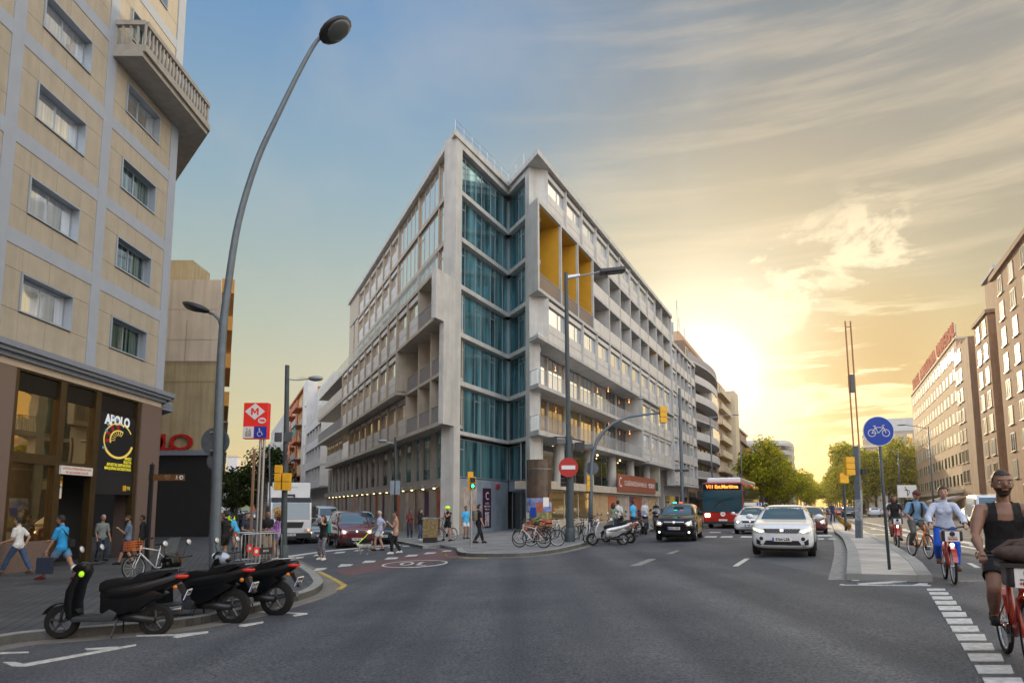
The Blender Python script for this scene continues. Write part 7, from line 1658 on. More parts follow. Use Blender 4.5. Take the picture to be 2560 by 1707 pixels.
    if basket:
        q = MB(); q.box(.42,.70,-.18,.18,.78,.80)
        for z in (.84,.90,.96,1.02): q.tube([(.42,-.18,z),(.70,-.18,z),(.70,.18,z),(.42,.18,z),(.42,-.18,z)], .006, 4)
        for k in range(7): q.cyl((.70,-.18+k*.06,.8),(.70,-.18+k*.06,1.02), .004, n=4)
        for k in range(5):
            for s_ in (-1,1): q.cyl((.42+k*.07,s_*.18,.8),(.42+k*.07,s_*.18,1.02), .004, n=4)
        part('basket', q, basket, T)
    if rack: q = MB(); q.box(-.80,-.38,-.07,.07,.72,.74); q.tube([(-.75,.06,.72),(-wb,.06,R0)], .006, 4).tube([(-.75,-.06,.72),(-wb,-.06,R0)], .006, 4); part('rear_rack', q, 'bike_dark', T)
    if fender:
        q = MB()
        for k in range(8):
            u0, u1 = R(60+14*k), R(60+14*(k+1)); rr = R0+.03; q._add([(-wb+rr*math.cos(u), y, R0+rr*math.sin(u)) for u in (u0, u1) for y in (-.035, .035)], [(0,1,3,2)])
        part('mudguard', q, fender, T)
    return T
def place2(T, pf, pr, flip=False):
    # pf/pr: ground points under front and rear wheel
    d = pf-pr; m_ = (pf+pr)/2; T.location = (m_.x, m_.y, g(m_.x)+(.13 if T.get('_k') else 0)); T.rotation_euler = (0, 0, math.atan2(d.y, d.x)); return T
def scooter(label, R0=.24, wb=.66, paint='scooter_black', trim='scooter_grey', screen=False, top=False, plate=('7231', 'LBN'), tail='red_lens', group=None, big=False, name='scooter', pan=None):
    T = thing(name, label, 'scooter', group=group); k = 1.0
    for x in (wb, -wb): wheel(T, x, 0, R0, 1, .11, 5, 'rim' if paint != 'scooter_black' else 'scooter_grey')
    o = loft([(.14,.52,.70,.12,.10,.62),(.04,.50,.74,.16,.13,.66),(-.3,.54,.80,.19,.14,.70),(-.6,.60,.87,.17,.12,.78),(-.88,.72,.94,.12,.08,.86),(-1.08,.86,.97,.05,.04,.92)], 2)
    o.name = 'tmp'; me = eval_mesh(o); bpy.data.objects.remove(o); me.materials.clear(); me.materials.append(MT[paint]); b = link('rear_body', me, T)
    for f in me.polygons: f.use_smooth = True; f.material_index = 0
    q = MB(); q.prism_xz([(.13,.66),(.13,.79),(.04,.84),(-.15,.86),(-.33,.85),(-.42,.93),(-.80,1.0),(-.86,.93),(-.5,.76)], -.14, .14); part('seat', q, 'seat_black', T, bevel=.03, smooth='auto')
    q = MB(); q.prism_xz([(.10,.62),(.10,.36),(-.10,.30),(-.40,.38),(-.80,.62),(-.62,.70)], -.15, .15); part('side_panel', q, paint, T, bevel=.04, smooth='auto')
    q = MB(); q.prism_xz([(.50,.30),(.46,.24),(-.1,.24),(-.16,.36),(-.05,.42),(.10,.32),(.42,.32)], -.17, .17); part('floorboard', q, trim, T, bevel=.02, smooth='auto')
    q = MB(); q.prism_xz([(.44,.30),(.50,.26),(.58,.45),(.56,.70),(.44,.95),(.36,1.0),(.34,.94),(.42,.75),(.46,.5)], -.19, .19); part('leg_shield', q, paint, T, bevel=.04, smooth='auto')
    q = MB(); q.prism_xz([(.30,.96),(.34,1.07),(.44,1.10),(.54,1.0),(.46,.92)], -.11, .11); hd = part('headset', q, paint, T, bevel=.03, smooth='auto')
    q = MB(); q.ball((.545,0,.80 if big else 1.0), .075, 10, (.5,1.2,.8)); part('headlight', q, 'lamp_clear', T, smooth=True)
    q = MB(); q.tube([(.26,-.34,1.06),(.33,-.2,1.05),(.37,0,1.06),(.33,.2,1.05),(.26,.34,1.06)], .016, 7); part('handlebar', q, 'bike_dark', T, smooth=True)
    for s_ in (-1, 1):
        q = MB(); q.tube([(.34,s_*.22,1.06),(.35,s_*.28,1.18),(.33,s_*.30,1.25)], .007, 5); q.M = Matrix.Translation((.32,s_*.31,1.29)) @ Matrix.Rotation(R(15), 4, 'Y'); q.ball((0,0,0), .07, 10, (.25,1.0,.8)).m(1).ball((-.012,0,0), .062, 10, (.22,1.0,.8)); part('mirror', q, ['bike_dark', 'lamp_clear'], T, smooth=True)
    q = MB(); rr = R0+.04
    for i in range(8):
        u0, u1 = R(25+16*i), R(25+16*(i+1)); q._add([(wb+r_*math.cos(u), y, R0+r_*math.sin(u)) for u in (u0, u1) for r_ in (rr, rr-.015) for y in (-.075, .075)], [(0,1,5,4),(2,6,7,3),(0,4,6,2),(1,3,7,5)])
    part('front_mudguard', q, paint, T); q = MB()
    for s_ in (-1, 1): q.tube([(wb,s_*.08,R0),(wb-.06,s_*.08,.48),(.47,s_*.05,.62)], .018, 6)
    part('fork', q, trim, T, smooth=True)
    q = MB(); q.tube([(-.35,-.16,.34),(-.55,-.19,.30),(-.95,-.20,.36)], [.035,.06,.055], 10).cyl((-.42,-.1,.30),(-.42,-.20,.30), .10, .08, 12); part('exhaust', q, 'steel' if paint != 'scooter_black' else 'rim', T, smooth='auto')
    q = MB(); q.tube([(-.1,0,.32),(-wb,0.07,R0)], [.09,.05], 8); part('engine', q, 'bike_dark', T, smooth=True)
    q = MB(); q.ball((-.96,0,.87), .085, 12, (1.5,1.25,.5)); part('tail_light', q, tail, T, smooth=True)
    for s_ in (-1, 1): q = MB(); q.ball((-.94,s_*.13,.72), .035, 8); part('indicator', q, 'amber_lens', T, smooth=True)
    q = MB(); q.prism_xz([(-.92,.74),(-1.0,.76),(-1.12,.52),(-1.08,.50)], -.05, .05); part('plate_holder', q, 'bike_dark', T)
    M = Matrix.Translation((-1.085,0,.60)) @ Matrix.Rotation(R(-22), 4, 'Y'); q = MB(); q.M = M; q.box(-.006,.006,-.10,.10,-.08,.08); pl_ = part('number_plate', q, 'plate', T); q = MB(); q.M = M; q.box(-.010,-.0065,.068,.10,-.078,.078); part('blue_band', q, 'plate_blue', pl_)
    for i, t in enumerate(plate): text(t, .07, 'ink', pl_, (0,0,0), M @ Matrix.Translation((-.008,-.015,.035-i*.07)) @ Matrix.Rotation(R(-90), 4, 'Z'), bold=.002)
    q = MB(); q.tube([(-.15,.1,.28),(-.12,.22,.02)], .012, 5).tube([(-.15,-.1,.28),(-.12,-.2,.02)], .012, 5); part('stand', q, 'bike_dark', T)
    q = MB(); q.tube([(-.45,-.13,.90),(-.7,-.14,.97),(-.95,-.10,.99),(-.98,0,.99),(-.95,.10,.99),(-.7,.14,.97),(-.45,.13,.90)], .014, 6); part('grab_rail', q, trim, T, smooth=True)
    if screen:
        q = MB(); v = []
        for i in range(6):
            for j in range(5): y = (-.22+.11*j)*(1-.06*i); z = 1.0+.075*i; x = .56-.035*i-.9*y*y; v.append((x, y, z))
        q._add(v, [(i*5+j, i*5+j+1, (i+1)*5+j+1, (i+1)*5+j) for i in range(5) for j in range(4)]); part('windscreen', q, 'screen', T, smooth=True)
    if pan: q = MB(); q.box(-1.12,-.72,-.22,.22,.92,1.28); part('top_box', q, pan, T, bevel=.04)
    return T
T = scooter('black scooter nearest the camera, a yellow cloth under its seat', R0=.235, wb=.655, plate=('7231', 'LBN')); place2(T, G(157, 1597), G(384, 1585))
q = MB(); q.ball((.08,0,.66), .12, 8, (1.1,.9,.28)); o = part('cloth', q, 'yellow_cloth', None, smooth=True); tag(o, 'yellow cloth tucked under the seat of the nearest black scooter', 'cloth'); o.matrix_world = MW(T) @ Matrix.Translation((-.02,0,.10)); q = MB(); q.ball((.36,.17,.93), .045, 8, (.8,1,1)); part('hi_vis_cover', q, 'hi_vis', T)
T = scooter('large black maxi scooter between the other two, with small windscreen and long red tail light', R0=.28, wb=.74, screen=True, big=True, plate=('3127', 'KZS')); place2(T, G(366, 1558), G(588, 1556))
T = scooter('black scooter farthest right of the three at the left kerb, its white plate lit warm', R0=.30, wb=.68, plate=('9584', 'JKV'), trim='silver_paint'); place2(T, G(506, 1537), G(697, 1536))
h = MB(); h.ball((0,0,0), .12, 14, (1.1,.95,.9)); h.m(1).ball((.05,0,-.02), .11, 12, (1,.8,.5)); o = solo('helmet', h, ['helmet_blue', 'dark'], 'pale blue helmet resting on the maxi scooter handlebar beside the lamp post', 'helmet', smooth=True); p = AY(556, 1395, 12.2); o.location = p
T = scooter('silver scooter parked at the far kerb facing left, beside the bicycles', R0=.26, wb=.65, paint='silver_paint', trim='bike_dark', plate=('1208', 'FXC')); place2(T, G(1482, 1364), G(1556, 1361))
T = scooter('second silver scooter half hidden behind the one by the bicycles', R0=.26, wb=.65, paint='silver_paint', trim='bike_dark', plate=('4473', 'GRD')); place2(T, G(1512, 1356), G(1580, 1357))
T = scooter('black scooter with purple top box, between the silver scooters and the taxi', R0=.27, wb=.68, screen=True, pan='poster_plum'); place2(T, G(1622, 1338), G(1600, 1331))
T = scooter('black scooter just left of the taxi, its yellow cover showing', R0=.27, wb=.68, trim='taxi_yellow', screen=True); place2(T, G(1648, 1331), G(1634, 1325))
T = scooter('dark scooter with a long black seat behind the silver scooters', R0=.27, wb=.68); place2(T, G(1545, 1342), G(1590, 1339))
# parked bicycles on the corner
gb = 'bicycles parked at the racks by the lamp post'
spec = [((1296,1369),(1362,1369),'bike_white',None,None,'pale blue white bicycle nearest the kerb, in front of the advertising column'),
 ((1308,1360),(1352,1358),'bike_orange',None,'bike_orange','orange bicycle second from the kerb, with orange mudguard'),
 ((1330,1366),(1390,1364),'bike_dark',None,None,'black bicycle with thin tyres behind the pale blue white one'),
 ((1376,1362),(1340,1352),'bike_dark','basket_red',None,'dark bicycle with a red crate on the front'),
 ((1318,1352),(1368,1350),'bike_red',None,None,'red bicycle deepest in the pile before the advertising column'),
 ((1405,1352),(1445,1347),'bike_blue',None,None,'dark blue bicycle leaning by the foot of the lamp post'),
 ((1400,1345),(1380,1340),'bike_white',None,None,'white bicycle behind the lamp post, left side'),
 ((1452,1358),(1490,1350),'bike_white',None,None,'white framed bicycle right of the lamp post'),
 ((1466,1352),(1438,1345),'bike_dark',None,None,'black bicycle right of the lamp post, close to the silver scooter'),
 ((1497,1342),(1470,1338),'bike_blue',None,None,'blue bicycle at the foot of the curved signal mast')]
for pf, pr, fm, bk, fd, lb in spec:
    a, b = G(*pf, .13), G(*pr, .13); d = (a-b).normalized(); T = bicycle('bicycle', lb, fm, gb, basket=bk, fender=fd, rack=fd is None); T.location = ((a+b)/2); T.location.z = g(T.location.x)+.13; T.rotation_euler = (R(random.uniform(-7,7)), 0, math.atan2(d.y, d.x))
# share bicycles behind the scooters, left pavement
a = G(320, 1452, .13); T = bicycle('bicycle', 'white bicycle with orange basket standing behind the nearest scooter', 'bike_white', basket='bike_orange', fender='bike_orange'); T.location = a+Vector((.35,.55,0)); T.rotation_euler = (R(5), 0, R(-118))
# ---------------------------------------------------------------- people
for n_, c_ in (('cloth_white', (.62,.64,.66)), ('cloth_blue', (.02,.28,.62)), ('cloth_jeans', (.04,.075,.16)), ('cloth_denim', (.10,.22,.38)), ('cloth_black', (.010,.010,.012)), ('cloth_navy', (.02,.03,.06)), ('cloth_grey', (.16,.19,.20)),
    ('cloth_pattern', (.12,.17,.26)), ('cloth_purple', (.42,.20,.62)), ('cloth_beige', (.36,.28,.20)), ('cloth_maroon', (.13,.03,.03)), ('cloth_green', (.20,.26,.18)), ('cloth_sky', (.06,.42,.75)), ('cloth_royal', (.01,.09,.55)), ('cloth_hoodie', (.50,.57,.72)), ('cloth_shirt_blue', (.16,.30,.48)), ('cloth_olive', (.10,.10,.09)), ('cloth_peach', (.40,.25,.18)), ('shoe_white', (.7,.7,.68)), ('shoe_brown', (.12,.06,.04)), ('shoe_red', (.13,.02,.03)), ('bag_teal', (.01,.22,.20)), ('bag_black', (.012,.012,.014)), ('cloth_orange', (.5,.12,.02))):
    mat(n_, c_, .85, var=.12, scale=14, bump=.35, bscale=40)
def stripe_mat(name, c1, c2, f):
    m = mat(name, c1, .85, var=0); nt = m.node_tree; N = nt.nodes; L = nt.links; tc = N.new('ShaderNodeTexCoord'); w = N.new('ShaderNodeTexWave'); w.bands_direction = 'Z'; w.inputs['Scale'].default_value = f; w.inputs['Distortion'].default_value = .4
    L.new(tc.outputs['Object'], w.inputs[0]); r = N.new('ShaderNodeValToRGB'); r.color_ramp.interpolation = 'CONSTANT'; e = r.color_ramp.elements; e[0].color = (*c1, 1); e[1].position = .55; e[1].color = (*c2, 1); L.new(w.outputs[0], r.inputs[0]); L.new(r.outputs[0], N['Principled BSDF'].inputs['Base Color'])
stripe_mat('cloth_striped', (.10,.14,.42), (.62,.63,.68), 6)
stripe_mat('cloth_striped_grey', (.10,.13,.14), (.28,.31,.30), 7)
mat('cloth_floral', (.012,.013,.02), .85, col2=(.30,.30,.34), scale=26)
mat('cloth_camo', (.07,.06,.045), .85, col2=(.25,.22,.18), scale=22)
mat('skin_shaded', (.25,.13,.085), .5, var=.14, scale=9, bump=.15, bscale=90)  # darker skin copy: the shade on the near rider is in its colour
mat('lips', (.30,.10,.08), .5, var=0); mat('eye_white', (.55,.53,.50), .3, var=0); mat('iris', (.03,.02,.012), .2, var=0)
def ik(a, t, l1, l2, pole):
    a, t = Vector(a), Vector(t); d = t-a; L_ = d.length; mx_ = (l1+l2)*.998
    if L_ > mx_: t = a+d*(mx_/L_); d = t-a; L_ = mx_
    L_ = max(L_, abs(l1-l2)+.01); u = d.normalized(); p = Vector(pole); p = (p-u*p.dot(u)).normalized()
    c = (l1*l1+L_*L_-l2*l2)/(2*l1*L_); c = max(-1, min(1, c)); s_ = math.sqrt(1-c*c); return a+u*(l1*c)+p*(l1*s_), t
def person(label, loc, rz, h=1.73, pelvis=None, lean=0., feet=None, hands=None, skin='skin', hair='hair_black', hair_style='short', top=('cloth_white', .55), bottom=('cloth_jeans', 'long'), shoes='cloth_black', female=False, head_turn=0., head_tilt=0., build=1.0, voxel=.0115, group=None, fine=False, toes=None, elbow_out=.25, beard=False, face_scale=1., knees=None, top_hem=None, tank=False, foot_dir=None):
    T = thing('person', label, 'person', tuple(loc), rz, group); b = build
    th, sh, ua, fa = .245*h, .245*h, .172*h, .150*h
    P0 = Vector(pelvis or (0, 0, .525*h)); sp = Vector((math.sin(R(lean)), 0, math.cos(R(lean))))
    sw = (.105 if not female else .094)*h*b; hw = .052*h
    neck = P0+sp*.300*h; chest = P0+sp*.215*h; fwd = Vector((math.cos(R(lean)), 0, -math.sin(R(lean))))
    up = (sp+Vector((0,0,1.4))).normalized(); headc = neck+up*.105*h+Vector((.018*h,0,0))
    feet = feet or [(.0, .10, 0), (.0, -.10, 0)]; hands = hands or [(.05, .26*h/1.73, .47*h), (.05, -.26*h/1.73, .47*h)]
    bones = []; mb = MB(); rr = b
    def seg(nm, a, c, r0, r1, mid=None):
        a, c = Vector(a), Vector(c); bones.append((nm, a, c, max(r0, r1)))
        if mid: mb.tube([a, a.lerp(c, mid[0]), c], [r0, mid[1], r1], 12)
        else: mb.tube([a, c], [r0, r1], 12)
        mb.ball(a, r0, 12); mb.ball(c, r1, 12)
    k = h/1.73
    # torso as a stack of elliptical sections
    secs = [(-.055, .075, .105), (0, .10, .148 if female else .142), (.04, .10, .150 if female else .140), (.10, .088, .120 if female else .132), (.15, .095, .128 if female else .148), (.205, .108, .145 if female else .170), (.245, .095, .140 if female else .168), (.275, .070, .105 if female else .125), (.300, .055, .060)]
    vs = []; n = 18
    for (t, dx, dy) in secs:
        c = P0+sp*t*h
        for i in range(n): a = 2*math.pi*i/n; vs.append(c+fwd*dx*k*b*math.cos(a)+Vector((0,1,0))*dy*k*b*math.sin(a))
    mb._add(vs, [(i*n+j, i*n+(j+1)%n, (i+1)*n+(j+1)%n, (i+1)*n+j) for i in range(len(secs)-1) for j in range(n)]+[tuple(range(n))[::-1], tuple(range((len(secs)-1)*n, len(secs)*n))])
    bones.append(('torso', P0-sp*.02*h, neck-sp*.03*h, .13*k*b))
    if female:
        for s_ in (-1, 1): mb.ball(chest+fwd*.070*k+Vector((0, s_*.060*k, -.02)), .050*k, 12)
    seg('neck', neck-sp*.03*h, neck+up*.05*h, .056*k, .050*k)
    # head with jaw, nose, ears, brow
    fs = face_scale; Rz = Matrix.Rotation(R(head_turn), 4, 'Z') @ Matrix.Rotation(R(head_tilt), 4, 'Y'); HM_ = Matrix.Translation(headc) @ Rz @ Matrix.Scale(k*fs, 4)
    mb.M = HM_; mb.ball((0,0,.018), .098, 18, (.98,.80,1.12)).ball((.018,0,-.045), .072, 16, (.92,.80,.95)).ball((.045,0,-.085), .034, 12, (.9,1.0,.7)).tube([(.088,0,.018),(.112,0,-.022)], [.010,.017], 8).ball((.106,0,-.024), .017, 8, (.8,1.1,.8)).ball((.075,0,.035), .05, 12, (.45,1.15,.28))
    for s_ in (-1, 1): mb.ball((-.002,s_*.080,-.008), .026, 8, (.6,.35,1.1)).ball((.062,s_*.038,-.03), .024, 8, (.8,1,1))
    mb.ball((.086,0,-.060), .020, 10, (.7,1.2,.5)); mb.M = I4
    bones.append(('head', headc+Vector((0,0,-.05*k)), headc+Vector((0,0,.05*k)), .09*k))
    for i, s_ in enumerate((1, -1)):
        ft = Vector(feet[i]); an = Vector((ft[0], ft[1], ft[2]+.075*k)); hp = P0+Vector((0, s_*hw, -.01*h)); kn, an = ik(hp, an, th, sh, (knees[i] if knees else (1, s_*.08, 0)))
        seg('thigh%d' % i, hp, kn, .082*k*b, .055*k*b, (.35, .078*k*b)); seg('shank%d' % i, kn, an, .053*k*b, .037*k, (.3, .058*k*b))
        fd = Vector(foot_dir[i] if foot_dir else (1, s_*.12, 0)).normalized(); heel = an-fd*.035*k+Vector((0,0,-.035*k)); toe = an+fd*.165*k+Vector((0,0,-.05*k)); seg('foot%d' % i, heel, toe, .037*k, .030*k); mb.tube([an, toe+Vector((0,0,.005))], [.036*k, .026*k], 8)
        S = P0+sp*.262*h+Vector((0, s_*sw, 0)); hd_ = Vector(hands[i]); el, wr = ik(S, hd_, ua, fa, Vector((-.5, s_*elbow_out, -1)))
        m_ = 1.25 if fine else 1.; seg('uarm%d' % i, S, el, .050*k*b, .037*k*b, (.45, .047*k*b*m_)); seg('farm%d' % i, el, wr, .036*k*b, .024*k, (.3, .037*k*b*m_)); mb.tube([S, P0+sp*.25*h+Vector((0, s_*.03, 0))], [.056*k*b, .06*k*b], 10)
        # hand: palm, four curled fingers, thumb
        d = (wr-el).normalized(); side = d.cross(Vector((0,0,1))); side = side.normalized() if side.length > .1 else Vector((1,0,0)); nrm = side.cross(d).normalized()
        if nrm.z < 0: nrm = -nrm
        pc = wr+d*.045*k; bones.append(('hand%d' % i, wr, wr+d*.12*k, .03*k)); mb.tube([wr, wr+d*.03*k, wr+d*.085*k], [.022*k,.030*k,.030*k], 8); sg = side*(1 if side.y*s_ > 0 else -1)
        for j, ln in enumerate((.066,.074,.068,.054)):
            o_ = sg*(.027-.018*j)*k; p1 = wr+d*.082*k+o_; p2 = p1+(d*.85-nrm*.5).normalized()*ln*.45*k; p3 = p2+(d*.1-nrm).normalized()*ln*.40*k; p4 = p3+(-d*.7-nrm*.5).normalized()*ln*.25*k; mb.tube([p1-d*.015*k, p1, p2, p3, p4], [.0105*k,.0105*k,.0095*k,.009*k,.0075*k], 7)
        t1 = wr+d*.03*k-sg*.030*k*(-1 if False else 1)*(-1); mb.tube([wr+d*.025*k+sg*.02*k, wr+d*.05*k+sg*.045*k-nrm*.012*k, wr+d*.078*k+sg*.040*k-nrm*.034*k], [.013*k,.011*k,.009*k], 7)
    o = link('tmp', mb.mesh('tmp', skin)); md = o.modifiers.new('r', 'REMESH'); md.mode = 'VOXEL'; md.voxel_size = voxel; md.use_smooth_shade = True
    md2 = o.modifiers.new('s', 'SMOOTH'); md2.iterations = 2 if fine else 2; md2.factor = .5
    me = eval_mesh(o); bpy.data.objects.remove(o); me.materials.clear(); me.materials.append(MT[skin])
    for f in me.polygons: f.use_smooth = True
    body = link('body', me, T)
    vs = [v.co.copy() for v in me.vertices]; nn = [v.normal.copy() for v in me.vertices]; info = []
    for p in vs:
        best = None
        for nm, a, c, r_ in bones:
            ab = c-a; t = max(0., min(1., (p-a).dot(ab)/ab.length_squared)); dd = (p-(a+ab*t)).length-r_
            if best is None or dd < best[0]: best = (dd, nm, t)
        info.append(best)
    polys = [tuple(f.vertices) for f in me.polygons]
    def garment(name, mt, test, off, par=None, wr_=.006):
        keep = [test(info[i][1], info[i][2], vs[i]) for i in range(len(vs))]; mp = {}; q = MB()
        for f in polys:
            if sum(1 for i in f if keep[i] is not False and keep[i] is not None) < len(f): continue
            for i in f:
                if i not in mp: mp[i] = len(q.v); kx = keep[i] if isinstance(keep[i], float) else 0.; q.v.append(vs[i]+nn[i]*(off+kx+wr_*noise.noise(vs[i]*11)))
            q.f.append(tuple(mp[i] for i in f)); q.mi.append(0)
        if not q.f: return None
        return part(name, q, mt, par or T, smooth=True)
    def top_t(nm, t, p):
        if nm == 'torso': return (None if (tank and ((t > .80 and abs(p.y) < .062*k and p.x > -.3) or (t > .86 and abs(p.y) > .135*k) or (t > .72 and abs(p.y) > .155*k))) else float(0.004*(1-t)+ (.012 if not tank else 0)*max(0, .3-t)))
        if nm == 'neck': return .0 if (t < .25 and not tank) else None
        if nm.startswith('uarm'): return None if tank else (float(.008*t) if (top[1] >= 1 or t <= top[1]) else None)
        if nm.startswith('farm'): return float(.006) if (top[1] > 1 and t <= top[1]-1) else None
        if nm.startswith('thigh'): return float(.012) if t < (top_hem if top_hem is not None else .10) else None
        return None
    ln = {'long': (9, .93), 'short': (.62, 0), 'knee': (9, .10), 'mini': (.35, 0), 'crop': (9, .7)}[bottom[1]]
    def bot_t(nm, t, p):
        if nm == 'torso': return 0. if t < .22 else None
        if nm.startswith('thigh'): return float(.003+(.022*t if bottom[1] in ('short', 'mini') else .006)) if t <= ln[0] else None
        if nm.startswith('shank'): return float(.010 if bottom[1] != 'tight' else 0) if t <= ln[1] else None
        if nm.startswith('foot') and ln[1] > .9: return None
        return None
    tight = bottom[0] == 'cloth_royal'
    garment('trousers' if bottom[1] in ('long', 'crop') else 'shorts', bottom[0], bot_t, .004 if tight else .009, wr_=.003 if tight else .007)
    garment('top', top[0], top_t, .014)
    garment('shoes', shoes, lambda nm, t, p: 0. if nm.startswith('foot') or (nm.startswith('shank') and t > .95) else None, .008, wr_=.002)
    # hair: scalp region of the head pushed out, plus length
    HI = HM_.inverted(); 
    def hair_t(nm, t, p):
        if nm != 'head': return None
        l = HI @ p; lim = .052 if l.x > .03 else (.0 if l.x > -.02 else -.07)
        if l.x > .03: return 0. if l.z > .068 else None
        if abs(l.y) > .055 and l.x > -.02: return 0. if l.z > .015 else None
        return 0. if l.z > lim else None
    if hair_style != 'bald':
        ho = garment('hair', hair, hair_t, .005 if fine else .012*k if hair_style == 'short' else .016*k, wr_=.008)
        q = MB(); q.M = HM_
        if hair_style == 'long': q.tube([(-.055,0,.06),(-.085,0,-.03),(-.085,0,-.14),(-.07,0,-.24)], [.075,.088,.085,.05], 12).tube([(-.02,.085,.03),(-.02,.095,-.08),(.0,.085,-.18)], [.03,.036,.02], 8).tube([(-.02,-.085,.03),(-.02,-.095,-.08),(.0,-.085,-.18)], [.03,.036,.02], 8)
        if hair_style == 'bun': q.ball((-.07,0,.10), .045, 10)
        if hair_style == 'pony': q.tube([(-.09,0,.05),(-.13,0,.0),(-.12,0,-.14)], [.03,.035,.015], 8)
        if q.v: part('hair_length', q, hair, T, smooth=True)
    if beard:
        def bt(nm, t, p):
            if nm != 'head' and nm != 'neck': return None
            l = HI @ p
            if l.z < -.035 and l.z > -.125 and l.x > -.005 and not (l.x > .08 and -.068 < l.z < -.05 and abs(l.y) < .022) and not (l.x > .085 and l.z > -.048 and abs(l.y) < .015): return 0.
            return None
        garment('beard', hair, bt, .005, wr_=.003)
    q = MB(); q.M = HM_
    for s_ in (-1, 1): q.m(0).ball((.080,s_*.033,.008), .0125, 8, (.6,1.25,.8)).m(1).ball((.0865,s_*.033,.008), .0065, 6, (.5,1,1)).m(2).ball((.088,s_*.034,.032), .018, 8, (.35,1.3,.24))
    q.m(3).ball((.101,0,-.058), .016, 8, (.3,1.35,.32)); part('face_features', q, ['eye_white', 'iris', hair, 'lips'], body, smooth=True)
    T['k'] = k
    return T, dict(neck=neck, head=headc, P0=P0, HM=HM_, sp=sp, k=k, chest=chest)
def at(x, y, dz=.13): return G(x, y, dz)
W_ = lambda s, f=1: [(.30*s, .08, 0.0), (-.32*s, -.08, .06)] if f == 1 else [(-.32*s, .08, .06), (.30*s, -.08, 0)]
LEFT, RIGHT, CAM, AWAYR = math.pi, 0., -math.pi/2, math.pi/2
ARM_W = [(-.18,.24,.86), (.28,-.24,.92)]
# left pavement
person('man in white shirt and dark trousers walking left past the window, nearest the left edge', at(40, 1438), LEFT+.1, 1.72, feet=[(.40,.07,0),(-.38,-.07,.05)], hands=[(.30,.22,.98),(-.05,-.24,.88)], top=('cloth_white', .8), bottom=('cloth_jeans', 'long'), shoes='shoe_brown', lean=4)
pm, inf = person('man in bright blue polo and denim shorts striding left, carrying a dark bag', at(150, 1455), LEFT+.05, 1.76, feet=[(.45,.07,.02),(-.42,-.07,.04)], hands=[(.10,-.30+.04,.80),(.52,.02+.16,1.08)][::-1] if 0 else [(.30,.24,.72),(.46,-.20,1.08)], top=('cloth_blue', .85), bottom=('cloth_denim', 'short'), shoes='shoe_red', skin='skin_tan', lean=6, build=1.05)
q = MB(); q.box(-.19,.19,-.06,.06,0,.42).tube([(-.08,0,.42),(-.06,0,.52),(.06,0,.52),(.08,0,.42)], .008, 5); p = at(117, 1458); solo('shopping_bag', q, 'cloth_navy', 'dark blue bag carried by the man in the bright blue polo', 'bag', (pm.location.x-.30, pm.location.y-.20, pm.location.z+.24), .1, bevel=.01)
q = MB(); q.tube([(.0,.12,1.42),(-.12,.05,1.25),(-.17,-.08,1.05)], .02, 6); q.cbox((-.16,-.10,1.02), (.09,.2,.2)); o = part('shoulder_bag', q, 'bag_black', None, bevel=.01); tag(o, 'small black shoulder bag on the back of the blue polo man', 'bag'); o.matrix_world = MW(pm)
PH = [(.30,.10,1.18),(.28,-.10,1.16)]
person('grey haired man in striped shirt standing in the dark doorway', at(250, 1402), RIGHT-.5, 1.72, hair='hair_grey', top=('cloth_striped_grey', .8), bottom=('cloth_navy', 'long'), hands=[(.12,.26,.80),(.12,-.24,.84)], feet=[(.12,.1,0),(-.10,-.1,0)], skin='skin_tan')
person('bearded man in patterned blue shirt looking at his phone beside the black finger post', at(316, 1410), LEFT+.5, 1.72, hands=[(.30,.08,1.25),(.10,-.26,.90)], top=('cloth_pattern', .8), bottom=('cloth_navy', 'knee'), skin='skin_tan', hair='hair_brown', feet=[(.25,.08,0),(-.2,-.08,.03)], beard=True, head_tilt=15)
person('person in dark clothes in the casino doorway, right of the man with the phone', at(352, 1398), LEFT+.3, 1.70, top=('cloth_black', 1.8), bottom=('cloth_black', 'long'), skin='skin_dark')
person('person in maroon standing in the doorway shadow behind the phone man', at(336, 1388), CAM, 1.70, top=('cloth_maroon', .8), bottom=('cloth_black', 'long'), skin='skin_dark')
person('man in black sports shirt holding a camera up, behind the lamp post', at(560, 1412), LEFT-.2, 1.78, hands=[(.28,.10,1.52),(.26,-.12,1.50)], top=('cloth_black', .9), bottom=('cloth_black', 'short'), feet=[(.06,.12,0),(-.06,-.12,0)])
person('man in blue shirt and cap bending forward behind the lamp post', at(590, 1372), LEFT, 1.70, top=('cloth_sky', .8), bottom=('cloth_orange', 'short'), lean=24, hands=[(.35,.18,.9),(.32,-.18,.9)])
person('woman waiter in white shirt and black vest standing by the barriers', at(612, 1392), RIGHT-.6, 1.70, female=True, top=('cloth_navy', .6), bottom=('cloth_black', 'long'), hands=[(.30,.10,1.05),(.28,-.12,1.03)], hair='hair_brown', hair_style='bun')
person('man in black t-shirt and beige trousers talking beside the metro pole', at(664, 1396), RIGHT-.9, 1.76, top=('cloth_black', .8), bottom=('cloth_beige', 'crop'), hands=[(.30,.12,1.10),(.26,-.16,1.05)], skin='skin_tan')
pw, inf = person('woman in lilac blouse and denim shorts facing the man in black', at(690, 1398), LEFT+.5, 1.66, female=True, top=('cloth_purple', 1.8), bottom=('cloth_denim', 'mini'), hands=[(.26,.12,1.02),(.30,-.10,1.08)], hair='hair_brown', hair_style='long', shoes='shoe_white')
rd = random.Random(3); q = MB()
for k_ in range(220): u = Vector((rd.gauss(0,1), rd.gauss(0,1), rd.gauss(0,1))).normalized(); c_ = Vector((0,0,0))+Vector((u.x*.26,u.y*.2,u.z*.19))*rd.random()**.4; q.ball(c_, .022, 5, (1,1,.5))
